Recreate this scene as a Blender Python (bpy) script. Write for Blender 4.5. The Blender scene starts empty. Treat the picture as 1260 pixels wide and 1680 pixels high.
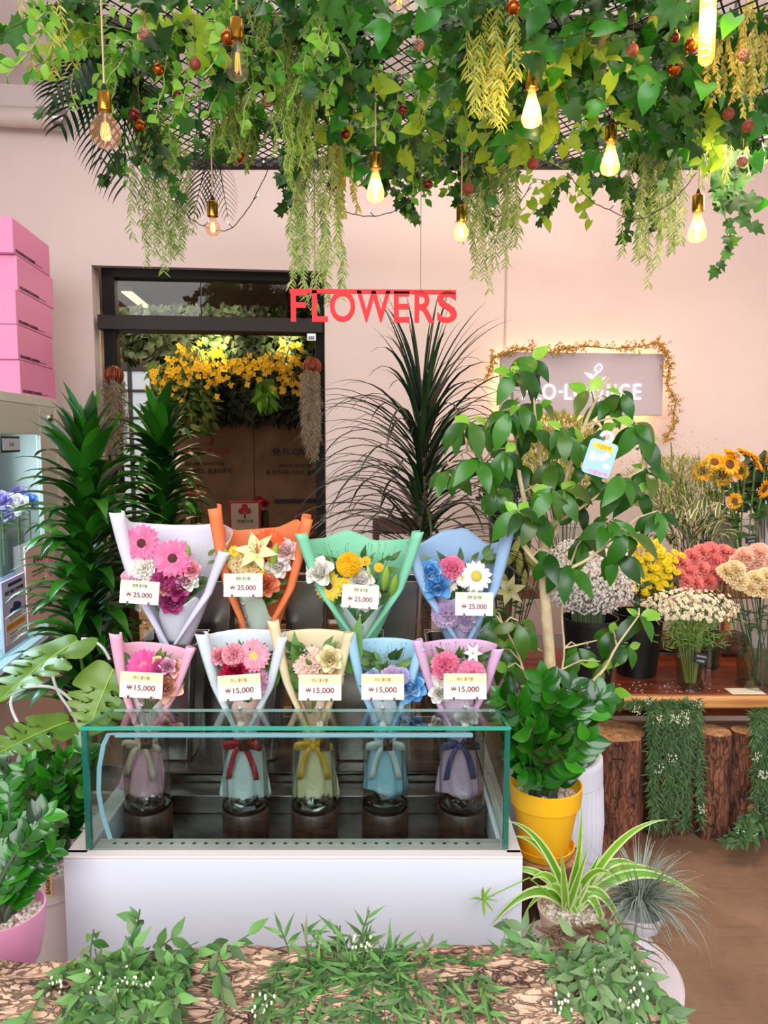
import bpy, math, random
import numpy as np
from mathutils import Vector, Matrix, noise

# ------------------------------------------------------------------ camera, world, light
SC = bpy.context.scene
COL = SC.collection
RD = random.Random(11)
F = 1213.0
PITCH = math.radians(5.6)
CAM = Vector((0, 0, 1.5))
cd = bpy.data.cameras.new('camera'); cam = bpy.data.objects.new('camera', cd); COL.objects.link(cam)
cd.sensor_fit = 'VERTICAL'; cd.sensor_height = 36; cd.lens = 36 * F / 1680
cd.clip_start = .05; cd.clip_end = 60
cam.location = CAM; cam.rotation_euler = (math.pi / 2 - PITCH, 0, 0)
SC.camera = cam
SC.view_settings.view_transform = 'Standard'; SC.view_settings.look = 'None'
SC.view_settings.gamma = 1; SC.view_settings.use_curve_mapping = False
SC.view_settings.exposure = 0.43
wd = bpy.data.worlds.new('daylight'); SC.world = wd; wd.use_nodes = True
bg = wd.node_tree.nodes['Background']; bg.inputs[0].default_value = (.92, .95, 1, 1); bg.inputs[1].default_value = .8


def area(name, loc, aim, sx, sy, power, col):
    l = bpy.data.lights.new(name, 'AREA'); l.shape = 'RECTANGLE'; l.size = sx; l.size_y = sy
    l.energy = power; l.color = col
    o = bpy.data.objects.new(name, l); COL.objects.link(o); o.location = loc
    o.rotation_euler = (Vector(aim) - Vector(loc)).to_track_quat('-Z', 'Y').to_euler()
    return o


def spot(name, loc, aim, power, col, ang=60, r=.04, blend=.6):
    l = bpy.data.lights.new(name, 'SPOT'); l.spot_size = math.radians(ang); l.spot_blend = blend
    l.energy = power; l.color = col; l.shadow_soft_size = r
    o = bpy.data.objects.new(name, l); COL.objects.link(o); o.location = loc
    o.rotation_euler = (Vector(aim) - Vector(loc)).to_track_quat('-Z', 'Y').to_euler()
    return o


area('storefront_daylight', (-.4, -2.0, 3.0), (0, 2.2, .9), 4.5, 2.6, 165, (.97, .98, 1))
area('shop_ceiling_light', (.3, 2.6, 3.2), (.3, 2.7, 0), 3.0, 1.6, 24, (1, .90, .82))
area('back_wall_washer', (1.2, 3.3, 3.15), (1.5, 4.3, 1.6), 2.2, .25, 6, (1, .66, .50))
area('added_ceiling_fill', (.2, 2.3, 2.80), (.2, 2.3, 3.3), 2.6, 1.4, 16, (1, .92, .88))  # added lamp, hidden above the grid, to brighten the ceiling
area('shelf_warm_light', (1.6, 2.85, 2.5), (1.5, 3.0, .6), 1.2, .3, 13, (1, .80, .60))

# ------------------------------------------------------------------ geometry helpers


def depth(P):
    return P[1] * math.cos(PITCH) + (1.5 - P[2]) * math.sin(PITCH)


def at(px, py, Y):
    cx = (px - 630) / F; cy = (840 - py) / F
    d = Vector((cx, math.cos(PITCH) + cy * math.sin(PITCH), -math.sin(PITCH) + cy * math.cos(PITCH)))
    return CAM + d * (Y / d.y)


def on_z(px, py, z):
    a = at(px, py, 1.0) - CAM
    return CAM + a * ((z - 1.5) / a.z)


def m_per_px(P):
    return depth(P) / F


TH = math.radians(6.6)
WV = Vector((math.cos(TH), math.sin(TH), 0)); NV = Vector((-math.sin(TH), math.cos(TH), 0))


def on_side(px, py, a):
    d = at(px, py, 1.0) - CAM
    P = CAM + d * (a / d.dot(WV))
    return P.dot(NV), P.z


def rowlabels(pts, base, rowh=16):
    ys = sorted(range(len(pts)), key=lambda i: pts[i][1]); rows = []; out = {}
    for i in ys:
        if rows and pts[i][1] - pts[rows[-1][0]][1] < rowh: rows[-1].append(i)
        else: rows.append([i])
    rn = ['top'] + ['middle'] * (len(rows) - 2) + ['bottom'] if len(rows) > 1 else ['only']
    if len(rows) == 4: rn = ['top', 'second', 'third', 'bottom']
    if len(rows) == 5: rn = ['top', 'second', 'third', 'fourth', 'bottom']
    if len(rows) > 5: rn = ['row %s' % w for w in ('one', 'two', 'three', 'four', 'five', 'six', 'seven', 'eight')]
    ow = ['leftmost', 'second from left', 'third from left', 'fourth from left', 'fifth from left', 'sixth from left', 'seventh from left', 'eighth from left', 'ninth from left', 'tenth from left']
    for r, row in enumerate(rows):
        row.sort(key=lambda i: pts[i][0])
        for k, i in enumerate(row): out[i] = '%s, %s in the %s row' % (base, ow[k] if len(row) > 1 else 'alone', rn[r])
    return [out[i] for i in range(len(pts))]


def rw(a, b, z=0):
    return WV * a + NV * b + Vector((0, 0, z))


def on_wall(px, py, b):
    d = at(px, py, 1.0) - CAM
    return CAM + d * (b / d.dot(NV))


class MB:
    def __init__(s):
        s.v = []; s.f = []; s.n = 0

    def add(s, V, Fs, mat=0):
        V = np.asarray(V, dtype=np.float64).reshape(-1, 3)
        for f in Fs:
            f = np.asarray(f, dtype=np.int64)
            if f.size:
                s.f.append((f + s.n, mat))
        s.v.append(V); s.n += len(V)

    def inst(s, tpl, mats, mat=None):
        V, Fs = tpl
        if not mats: return
        M = np.array([[list(r) for r in m] for m in mats])
        W = np.einsum('nij,kj->nki', M[:, :3, :3], V) + M[:, None, :3, 3]
        k = len(V); N = len(mats); off = np.arange(N)[:, None, None] * k + s.n
        for f, mt in Fs:
            f = np.asarray(f)
            s.f.append(((f[None] + off).reshape(-1, f.shape[1]), mt if mat is None else mat))
        s.v.append(W.reshape(-1, 3)); s.n += k * N

    def tpl(s):
        return np.concatenate(s.v), [(f, m) for f, m in s.f]

    def mesh(s, name, offset=None, smooth=True, angle=45):
        me = bpy.data.meshes.new(name)
        V = np.concatenate(s.v)
        if offset is not None: V = V - np.array(offset)
        tot = np.concatenate([np.full(len(f), f.shape[1]) for f, m in s.f])
        mi = np.concatenate([np.full(len(f), m) for f, m in s.f])
        L = np.concatenate([f.reshape(-1) for f, m in s.f])
        me.vertices.add(len(V)); me.vertices.foreach_set('co', V.reshape(-1).astype(np.float32))
        me.loops.add(len(L)); me.loops.foreach_set('vertex_index', L.astype(np.int32))
        me.polygons.add(len(tot))
        st = np.concatenate([[0], np.cumsum(tot)[:-1]])
        me.polygons.foreach_set('loop_start', st.astype(np.int32))
        me.polygons.foreach_set('material_index', mi.astype(np.int32))
        me.update(calc_edges=True)
        me.polygons.foreach_set('use_smooth', np.full(len(tot), bool(smooth)))
        if smooth and angle: me.set_sharp_from_angle(angle=math.radians(angle))
        me.update()
        return me


ORG = {}


def _name(o, label, cat, group):
    if label: o['label'] = label
    if cat: o['category'] = cat
    if group: o['group'] = group


def thing(name, label, cat, loc, rot=(0, 0, 0), group=None):
    o = bpy.data.objects.new(name, None); COL.objects.link(o)
    o.empty_display_size = .05
    o.location = loc; o.rotation_euler = rot
    _name(o, label, cat, group); ORG[o.name] = Vector(loc)
    return o


def part(name, mb, mats, parent, label=None, local=False, bevel=0, smooth=True, angle=45, mesh=None, mw=None, solid=0):
    off = None if (local or mesh is not None) else ORG[parent.name]
    me = mesh if mesh is not None else mb.mesh(name, off, smooth, angle)
    if mesh is None or not len(me.materials):
        for m in (mats if isinstance(mats, (list, tuple)) else [mats]): me.materials.append(m)
    o = bpy.data.objects.new(name, me); COL.objects.link(o); o.parent = parent
    if mw is not None:
        o.matrix_basis = mw if local else Matrix.Translation(-ORG[parent.name]) @ mw
    if label: o['label'] = label
    if solid:
        md = o.modifiers.new('thickness', 'SOLIDIFY'); md.thickness = solid; md.offset = 0
    if bevel:
        md = o.modifiers.new('bevel', 'BEVEL'); md.width = bevel; md.segments = 2; md.limit_method = 'ANGLE'
    ORG[o.name] = ORG[parent.name]
    return o


def single(name, mb, mats, label, cat, loc, group=None, bevel=0, smooth=True, angle=45, solid=0):
    me = mb.mesh(name, loc, smooth, angle)
    for m in (mats if isinstance(mats, (list, tuple)) else [mats]): me.materials.append(m)
    o = bpy.data.objects.new(name, me); COL.objects.link(o); o.location = loc
    _name(o, label, cat, group)
    if solid:
        md = o.modifiers.new('thickness', 'SOLIDIFY'); md.thickness = solid; md.offset = 0
    if bevel:
        md = o.modifiers.new('bevel', 'BEVEL'); md.width = bevel; md.segments = 2; md.limit_method = 'ANGLE'
    ORG[o.name] = Vector(loc)
    return o


def struct(name, mb, mats, bevel=0, smooth=False):
    me = mb.mesh(name, None, smooth)
    for m in (mats if isinstance(mats, (list, tuple)) else [mats]): me.materials.append(m)
    o = bpy.data.objects.new(name, me); COL.objects.link(o); o['kind'] = 'structure'
    if bevel:
        md = o.modifiers.new('bevel', 'BEVEL'); md.width = bevel; md.segments = 2
    ORG[o.name] = Vector((0, 0, 0))
    return o


def copy_tree(o, parent=None, loc=None, rot=None, label=None, group=None, scale=None):
    c = o.copy(); COL.objects.link(c)
    if parent: c.parent = parent
    if loc is not None: c.location = loc
    if rot is not None: c.rotation_euler = rot
    if scale is not None: c.scale = (scale,) * 3
    if label: c['label'] = label
    if group: c['group'] = group
    if loc is not None: ORG[c.name] = Vector(loc)
    for ch in list(o.children): copy_tree(ch, c)
    return c


def box(mb, c, d, M=None, mat=0, ax=None):
    """c centre, d full sizes; ax=(X,Y) axis vectors for a turned box"""
    x, y, z = [k / 2 for k in d]
    V = np.array([(sx * x, sy * y, sz * z) for sz in (-1, 1) for sy in (-1, 1) for sx in (-1, 1)])
    if ax is not None:
        X, Y = [np.array(k) for k in ax]; Z = np.cross(X, Y)
        V = V @ np.array([X, Y, Z])
    V = V + np.array(c)
    if M is not None: V = V @ np.array(M.to_3x3()).T + np.array(M.translation)
    mb.add(V, [[(0, 2, 3, 1), (4, 5, 7, 6), (0, 1, 5, 4), (2, 6, 7, 3), (0, 4, 6, 2), (1, 3, 7, 5)]], mat)


def rbox(mb, a0, a1, b0, b1, z0, z1, mat=0):
    box(mb, rw((a0 + a1) / 2, (b0 + b1) / 2, (z0 + z1) / 2), (abs(a1 - a0), abs(b1 - b0), abs(z1 - z0)), ax=(WV, NV), mat=mat)


def quad(mb, a, b, c, d, mat=0):
    mb.add([a, b, c, d], [[(0, 1, 2, 3)]], mat)


def tube(mb, pts, r, seg=6, mat=0, caps=True, flat=1.0):
    pts = [Vector(p) for p in pts]; n = len(pts)
    rs = [r] * n if not isinstance(r, (list, tuple)) else r
    V = []
    up = Vector((0.03, -0.12, 1)).normalized()
    prev = None
    for i in range(n):
        t = (pts[min(i + 1, n - 1)] - pts[max(i - 1, 0)])
        t = t.normalized() if t.length > 1e-9 else Vector((0, 0, 1))
        ref = prev if prev is not None else (Vector((1, 0, 0)) if abs(t.dot(up)) > .9 else up)
        x = ref - t * ref.dot(t)
        x = x.normalized() if x.length > 1e-6 else t.orthogonal().normalized()
        y = t.cross(x); prev = x
        for k in range(seg):
            a = 2 * math.pi * k / seg
            V.append(pts[i] + (x * math.cos(a) + y * math.sin(a) * flat) * rs[i])
    Fq = [(i * seg + k, i * seg + (k + 1) % seg, (i + 1) * seg + (k + 1) % seg, (i + 1) * seg + k) for i in range(n - 1) for k in range(seg)]
    fs = [Fq]
    if caps: fs.append([tuple(range(seg))[::-1], tuple(range((n - 1) * seg, n * seg))])
    mb.add(V, fs, mat)


def lathe(mb, prof, seg=32, c=(0, 0, 0), mat=0, fn=None, M=None, close=True):
    V = []
    for i, (r, z) in enumerate(prof):
        for k in range(seg):
            a = 2 * math.pi * k / seg
            rr = r if fn is None else fn(r, z, a, i)
            V.append((rr * math.cos(a), rr * math.sin(a), z))
    V = np.array(V)
    if M is not None: V = V @ np.array(M.to_3x3()).T + np.array(M.translation)
    V = V + np.array(c)
    n = len(prof)
    Fq = [(i * seg + k, i * seg + (k + 1) % seg, (i + 1) * seg + (k + 1) % seg, (i + 1) * seg + k) for i in range(n - 1) for k in range(seg)]
    fs = [Fq]
    if close: fs.append([tuple(range(seg))[::-1], tuple(range((n - 1) * seg, n * seg))])
    mb.add(V, fs, mat)


def ball_t(nu=8, nv=6):
    V = []; Fq = []
    for j in range(nv + 1):
        p = math.pi * j / nv
        for i in range(nu):
            a = 2 * math.pi * i / nu
            V.append((max(math.sin(p), .01) * math.cos(a), max(math.sin(p), .01) * math.sin(a), -math.cos(p)))
    for j in range(nv):
        for i in range(nu):
            Fq.append((j * nu + i, j * nu + (i + 1) % nu, (j + 1) * nu + (i + 1) % nu, (j + 1) * nu + i))
    return np.array(V), [(np.array(Fq), 0)]


BALL = ball_t(14, 10); BALL_S = ball_t(6, 4)


def ball(mb, c, r, mat=0, t=BALL, sc=(1, 1, 1)):
    M = Matrix.Translation(c) @ Matrix.Diagonal((r * sc[0], r * sc[1], r * sc[2], 1))
    mb.inst(t, [M], mat)


def frame(pos, d, n, s=1.0, sx=1.0):
    d = Vector(d).normalized(); n = Vector(n); n = n - d * n.dot(d)
    n = n.normalized() if n.length > 1e-5 else d.orthogonal().normalized()
    x = d.cross(n)
    M = Matrix(((x.x * s * sx, d.x * s, n.x * s, pos[0]), (x.y * s * sx, d.y * s, n.y * s, pos[1]), (x.z * s * sx, d.z * s, n.z * s, pos[2]), (0, 0, 0, 1)))
    return M


def face_mat(pos, right, up, s=1.0):
    """matrix whose X is right, Y is up, Z towards the viewer"""
    r = Vector(right).normalized(); u = Vector(up).normalized(); z = r.cross(u)
    return Matrix(((r.x * s, u.x * s, z.x * s, pos[0]), (r.y * s, u.y * s, z.y * s, pos[1]), (r.z * s, u.z * s, z.z * s, pos[2]), (0, 0, 0, 1)))


def grid(mb, P, mat=0):
    """P[i][j] 3-vectors"""
    P = np.asarray(P); a, b = P.shape[:2]
    idx = np.arange(a * b).reshape(a, b)
    Fq = np.stack([idx[:-1, :-1], idx[:-1, 1:], idx[1:, 1:], idx[1:, :-1]], -1).reshape(-1, 4)
    mb.add(P.reshape(-1, 3), [Fq], mat)


def interp(prof, t):
    x = t * (len(prof) - 1); i = min(int(x), len(prof) - 2); f = x - i
    return prof[i] * (1 - f) + prof[i + 1] * f


def leaf_t(prof, w=.3, n=6, fold=.25, droop=.3, lobe=0, wav=0, edge=False):
    V = []; Fq = []; Fe = []
    cols = 5 if edge else 3
    for i in range(n + 1):
        t = i / n; hw = max(interp(prof, t) * w, .004)
        zz = -droop * t * t; wv = wav * math.sin(t * 9)
        y = t * (1 - droop * .25 * t)
        lb = -lobe * (1 - t) ** 3
        if edge:
            V += [(-hw, y + lb, zz + fold * hw + wv), (-hw * .72, y + lb * .5, zz + fold * hw * .72), (0, y, zz), (hw * .72, y + lb * .5, zz + fold * hw * .72), (hw, y + lb, zz + fold * hw - wv)]
        else:
            V += [(-hw, y + lb, zz + fold * hw + wv), (0, y, zz), (hw, y + lb, zz + fold * hw - wv)]
    for i in range(n):
        for k in range(cols - 1):
            q = (i * cols + k, i * cols + k + 1, (i + 1) * cols + k + 1, (i + 1) * cols + k)
            (Fe if edge and k in (0, 3) else Fq).append(q)
    fs = [(np.array(Fq), 0)]
    if Fe: fs.append((np.array(Fe), 1))
    return np.array(V), fs


def fan_t(outl, droop=.25, cy=.35, fold=.15):
    V = [(0, cy, 0)] + [(x, y, -droop * ((y) ** 2) + fold * abs(x) - .12 * abs(x)) for x, y in outl]
    n = len(outl)
    return np.array(V), [(np.array([(0, 1 + i, 1 + (i + 1) % n) for i in range(n)]), 0)]


OV = leaf_t([.08, .62, .92, 1, .82, .45, .02], .30, 6, .3, .25)
OV_D = leaf_t([.08, .55, .88, 1, .88, .5, .02], .235, 7, .25, .55)
HEART = leaf_t([.55, .95, 1, .86, .62, .3, .02], .40, 6, .25, .35, lobe=.22)
LANCE = leaf_t([.1, .7, 1, .85, .55, .25, .02], .13, 5, .3, .3)
LANCE_W = leaf_t([.1, .7, 1, .9, .65, .3, .02], .2, 5, .3, .35)
NEEDLE = leaf_t([.2, 1, .6, .02], .07, 3, .1, .2)
TINY = leaf_t([.2, 1, .8, .05], .22, 2, .1, .2)
_iv = [(0, -.02), (.22, -.14), (.42, .0), (.58, .12), (.36, .3), (.5, .62), (.24, .58), (.12, .8), (0, 1.05)]
IVY = fan_t(_iv + [(-x, y) for x, y in _iv[-2:0:-1]], .3)

# ------------------------------------------------------------------ materials


def hexc(h):
    h = h.lstrip('#'); c = [int(h[i:i + 2], 16) / 255 for i in (0, 2, 4)]
    return tuple((k / 12.92 if k <= .04045 else ((k + .055) / 1.055) ** 2.4) for k in c) + (1,)


def nmat(name):
    m = bpy.data.materials.new(name); m.use_nodes = True
    nt = m.node_tree; return m, nt, nt.nodes['Principled BSDF'], nt.nodes['Material Output']


MC = {}


def pm(name, col, rough=.5, metal=0, noise_s=0, noise_a=.08, bump=0, spec=.5, emit=0, coat=0, trans=0, alpha=1):
    """plain principled with an optional object-space mottling"""
    if name in MC: return MC[name]
    m, nt, b, out = nmat(name); c = hexc(col)
    b.inputs['Base Color'].default_value = c; b.inputs['Roughness'].default_value = rough
    b.inputs['Metallic'].default_value = metal; b.inputs['Specular IOR Level'].default_value = spec
    b.inputs['Coat Weight'].default_value = coat
    if emit:
        b.inputs['Emission Color'].default_value = c; b.inputs['Emission Strength'].default_value = emit
    if noise_s:
        tc = nt.nodes.new('ShaderNodeTexCoord'); nz = nt.nodes.new('ShaderNodeTexNoise'); nz.inputs['Scale'].default_value = noise_s
        nz.inputs['Detail'].default_value = 6
        nt.links.new(tc.outputs['Object'], nz.inputs['Vector'])
        rp = nt.nodes.new('ShaderNodeValToRGB')
        rp.color_ramp.elements[0].position = .3; rp.color_ramp.elements[1].position = .7
        rp.color_ramp.elements[0].color = tuple(max(0, k * (1 - noise_a)) for k in c[:3]) + (1,)
        rp.color_ramp.elements[1].color = tuple(min(1, k * (1 + noise_a)) for k in c[:3]) + (1,)
        nt.links.new(nz.outputs['Fac'], rp.inputs['Fac']); nt.links.new(rp.outputs['Color'], b.inputs['Base Color'])
        if bump:
            bp = nt.nodes.new('ShaderNodeBump'); bp.inputs['Strength'].default_value = bump; bp.inputs['Distance'].default_value = .01
            nt.links.new(nz.outputs['Fac'], bp.inputs['Height']); nt.links.new(bp.outputs['Normal'], b.inputs['Normal'])
    if trans:
        tr = nt.nodes.new('ShaderNodeBsdfTranslucent'); tr.inputs['Color'].default_value = c
        mx = nt.nodes.new('ShaderNodeMixShader'); mx.inputs[0].default_value = trans
        nt.links.new(b.outputs[0], mx.inputs[1]); nt.links.new(tr.outputs[0], mx.inputs[2]); nt.links.new(mx.outputs[0], out.inputs[0])
    if alpha < 1:
        tr = nt.nodes.new('ShaderNodeBsdfTransparent')
        mx = nt.nodes.new('ShaderNodeMixShader'); mx.inputs[0].default_value = alpha
        nt.links.new(tr.outputs[0], mx.inputs[1]); nt.links.new(b.outputs[0], mx.inputs[2]); nt.links.new(mx.outputs[0], out.inputs[0])
    MC[name] = m
    return m


def leafm(name, cols, rough=.4, trans=.2, spec=.5, grad=0):
    """leaf colours varying from leaf to leaf"""
    if name in MC: return MC[name]
    m, nt, b, out = nmat(name)
    g = nt.nodes.new('ShaderNodeNewGeometry'); rp = nt.nodes.new('ShaderNodeValToRGB')
    el = rp.color_ramp.elements
    cs = [hexc(c) for c in cols]
    el[0].color = cs[0]; el[0].position = 0; el[1].color = cs[-1]; el[1].position = 1
    for i, c in enumerate(cs[1:-1]):
        e = el.new((i + 1) / (len(cs) - 1)); e.color = c
    nt.links.new(g.outputs['Random Per Island'], rp.inputs['Fac'])
    nt.links.new(rp.outputs['Color'], b.inputs['Base Color'])
    b.inputs['Roughness'].default_value = rough; b.inputs['Specular IOR Level'].default_value = spec
    tr = nt.nodes.new('ShaderNodeBsdfTranslucent'); nt.links.new(rp.outputs['Color'], tr.inputs['Color'])
    mx = nt.nodes.new('ShaderNodeMixShader'); mx.inputs[0].default_value = trans
    nt.links.new(b.outputs[0], mx.inputs[1]); nt.links.new(tr.outputs[0], mx.inputs[2]); nt.links.new(mx.outputs[0], out.inputs[0])
    MC[name] = m
    return m


def glassm(name, tint, refl=.08, rough=0.0, milk=0):
    """thin clear sheet: see-through tint plus surface reflection"""
    if name in MC: return MC[name]
    m, nt, b, out = nmat(name); nt.nodes.remove(b)
    tr = nt.nodes.new('ShaderNodeBsdfTransparent'); tr.inputs['Color'].default_value = tint + (1,)
    gl = nt.nodes.new('ShaderNodeBsdfGlossy'); gl.inputs['Roughness'].default_value = rough
    fr = nt.nodes.new('ShaderNodeFresnel'); fr.inputs['IOR'].default_value = 1.5
    ad = nt.nodes.new('ShaderNodeMath'); ad.operation = 'MULTIPLY_ADD'; ad.inputs[1].default_value = 1.0; ad.inputs[2].default_value = refl - .04
    ad.use_clamp = True
    mx = nt.nodes.new('ShaderNodeMixShader')
    ge = nt.nodes.new('ShaderNodeNewGeometry'); sb = nt.nodes.new('ShaderNodeMath'); sb.operation = 'SUBTRACT'; sb.inputs[0].default_value = 1
    ml = nt.nodes.new('ShaderNodeMath'); ml.operation = 'MULTIPLY'
    nt.links.new(ge.outputs['Backfacing'], sb.inputs[1]); nt.links.new(ad.outputs[0], ml.inputs[0]); nt.links.new(sb.outputs[0], ml.inputs[1])
    nt.links.new(fr.outputs[0], ad.inputs[0]); nt.links.new(ml.outputs[0], mx.inputs[0])
    nt.links.new(tr.outputs[0], mx.inputs[1]); nt.links.new(gl.outputs[0], mx.inputs[2]); nt.links.new(mx.outputs[0], out.inputs[0])
    if milk:
        tl = nt.nodes.new('ShaderNodeBsdfTranslucent'); tl.inputs['Color'].default_value = tint + (1,); m2 = nt.nodes.new('ShaderNodeMixShader'); m2.inputs[0].default_value = milk
        nt.links.new(mx.outputs[0], m2.inputs[1]); nt.links.new(tl.outputs[0], m2.inputs[2]); nt.links.new(m2.outputs[0], out.inputs[0])
    MC[name] = m
    return m


def barkm(name, dark, light, axis, sc=14, stretch=.22, bump=.8, wn=.65, dist=.8):
    m, nt, b, out = nmat(name)
    tc = nt.nodes.new('ShaderNodeTexCoord'); mp = nt.nodes.new('ShaderNodeMapping')
    s = [1, 1, 1]; s[axis] = stretch; mp.inputs['Scale'].default_value = s
    nt.links.new(tc.outputs['Object'], mp.inputs['Vector'])
    nz = nt.nodes.new('ShaderNodeTexNoise'); nz.inputs['Scale'].default_value = sc; nz.inputs['Detail'].default_value = 8; nz.inputs['Distortion'].default_value = dist
    vo = nt.nodes.new('ShaderNodeTexVoronoi'); vo.feature = 'DISTANCE_TO_EDGE'; vo.inputs['Scale'].default_value = sc * 2.4
    nt.links.new(mp.outputs[0], nz.inputs['Vector'])
    mv = nt.nodes.new('ShaderNodeMixRGB'); mv.inputs[0].default_value = .07
    nt.links.new(mp.outputs[0], mv.inputs[1]); nt.links.new(nz.outputs['Color'], mv.inputs[2]); nt.links.new(mv.outputs[0], vo.inputs['Vector'])
    ml = nt.nodes.new('ShaderNodeMath'); ml.operation = 'MULTIPLY'; ml.inputs[1].default_value = 8; ml.use_clamp = True
    nt.links.new(vo.outputs['Distance'], ml.inputs[0])
    r1 = nt.nodes.new('ShaderNodeValToRGB'); r1.color_ramp.elements[0].position = .38; r1.color_ramp.elements[1].position = .58
    nt.links.new(nz.outputs['Fac'], r1.inputs[0])
    mm = nt.nodes.new('ShaderNodeMath'); mm.operation = 'MULTIPLY_ADD'; mm.inputs[1].default_value = 1 - wn
    nt.links.new(ml.outputs[0], mm.inputs[0]); m2 = nt.nodes.new('ShaderNodeMath'); m2.operation = 'MULTIPLY'; m2.inputs[1].default_value = wn
    nt.links.new(r1.outputs[0], m2.inputs[0]); nt.links.new(m2.outputs[0], mm.inputs[2])
    rp = nt.nodes.new('ShaderNodeValToRGB'); rp.color_ramp.elements[0].color = hexc(dark); rp.color_ramp.elements[1].color = hexc(light)
    rp.color_ramp.elements[0].position = .12; rp.color_ramp.elements[1].position = .85
    nt.links.new(mm.outputs[0], rp.inputs[0]); nt.links.new(rp.outputs[0], b.inputs['Base Color'])
    b.inputs['Roughness'].default_value = .85
    bp = nt.nodes.new('ShaderNodeBump'); bp.inputs['Strength'].default_value = bump; bp.inputs['Distance'].default_value = .012
    nt.links.new(mm.outputs[0], bp.inputs['Height']); nt.links.new(bp.outputs['Normal'], b.inputs['Normal'])
    return m


def woodm(name, dark, light, axis=0, sc=6, rough=.45, stretch=.08):
    m, nt, b, out = nmat(name)
    tc = nt.nodes.new('ShaderNodeTexCoord'); mp = nt.nodes.new('ShaderNodeMapping')
    s = [1, 1, 1]; s[axis] = stretch; mp.inputs['Scale'].default_value = s
    nt.links.new(tc.outputs['Object'], mp.inputs['Vector'])
    nz = nt.nodes.new('ShaderNodeTexNoise'); nz.inputs['Scale'].default_value = sc * 4; nz.inputs['Detail'].default_value = 7; nz.inputs['Distortion'].default_value = 1.2
    nt.links.new(mp.outputs[0], nz.inputs['Vector'])
    rp = nt.nodes.new('ShaderNodeValToRGB'); rp.color_ramp.elements[0].color = hexc(dark); rp.color_ramp.elements[1].color = hexc(light)
    rp.color_ramp.elements[0].position = .32; rp.color_ramp.elements[1].position = .68
    nt.links.new(nz.outputs['Fac'], rp.inputs[0]); nt.links.new(rp.outputs[0], b.inputs['Base Color'])
    b.inputs['Roughness'].default_value = rough
    bp = nt.nodes.new('ShaderNodeBump'); bp.inputs['Strength'].default_value = .3; bp.inputs['Distance'].default_value = .003
    nt.links.new(nz.outputs['Fac'], bp.inputs['Height']); nt.links.new(bp.outputs['Normal'], b.inputs['Normal'])
    return m


WALL = pm('painted_plaster', '#dbcac4', .85, noise_s=3, noise_a=.03, bump=.05)
CEIL = pm('ceiling_paint', '#e6dede', .9)
BLACKF = pm('black_aluminium', '#0e0b0a', .6, spec=.2)
GREYF = pm('dark_grey_metal', '#2e2926', .55, spec=.25)
STEEL = pm('brushed_steel', '#a39f9a', .24, metal=1, noise_s=8, noise_a=.12)
WHITE = pm('white_gloss_panel', '#dfe3ee', .3)  # the daylight's bluish cast is put into this white
BRASS = pm('brass', '#c89437', .18, metal=1)
GREEN_STEM = pm('green_stem', '#5c7c2e', .5)
DK_STEM = pm('dark_stem', '#2f4a22', .5)
TWIG = pm('twig_brown', '#7c6248', .7)
BLACKP = pm('black_plastic', '#0c0d0f', .4)
CLEAR = glassm('clear_glass', (.93, .95, .94), .07)
CASEG = glassm('case_glass', (.86, .92, .90), .07)
GEDGE = pm('green_glass_edge', '#1f6b5b', .15, spec=.8, alpha=.75)
PLASTIC = glassm('clear_plastic', (.95, .95, .95), .16, .08)
INK = pm('dark_ink', '#26221f', .6)
REDINK = pm('dark_red_ink', '#7c2a28', .6)

# ------------------------------------------------------------------ lettering
_TM = {}


def text_mesh(body, w=None, h=None, bold=0.0, ext=0.0, center=True):
    key = (body, w, h, bold, ext, center)
    if key in _TM: return _TM[key].copy()
    cu = bpy.data.curves.new('lettering', 'FONT'); cu.body = body; cu.size = 1; cu.offset = bold
    cu.resolution_u = 4; cu.extrude = .5 if ext else 0
    o = bpy.data.objects.new('lettering', cu); COL.objects.link(o)
    dg = bpy.context.evaluated_depsgraph_get(); me = bpy.data.meshes.new_from_object(o.evaluated_get(dg))
    bpy.data.objects.remove(o); bpy.data.curves.remove(cu)
    me.materials.clear()
    V = np.empty(len(me.vertices) * 3, dtype=np.float32); me.vertices.foreach_get('co', V); V = V.reshape(-1, 3)
    if len(V):
        mn = V.min(0); mx = V.max(0); sz = np.maximum(mx - mn, 1e-6)
        sx = w / sz[0] if w else None; sy = h / sz[1] if h else None
        sx = sx or sy; sy = sy or sx
        V[:, 0] = (V[:, 0] - (mn[0] + (sz[0] / 2 if center else 0))) * sx
        V[:, 1] = (V[:, 1] - (mn[1] + (sz[1] / 2 if center else 0))) * sy
        V[:, 2] = (V[:, 2]) * ext
        me.vertices.foreach_set('co', V.reshape(-1))
    me.update(); me.name = 'lettering'
    _TM[key] = me
    return me


def letter(body, mat, parent, M, w=None, h=None, bold=0.0, ext=0.0, name='lettering', local=False, center=True):
    me = text_mesh(body, w, h, bold, ext, center)
    me = me.copy(); me.materials.clear(); me.materials.append(mat)
    return part(name, None, mat, parent, mesh=me, mw=M, local=local)
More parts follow.
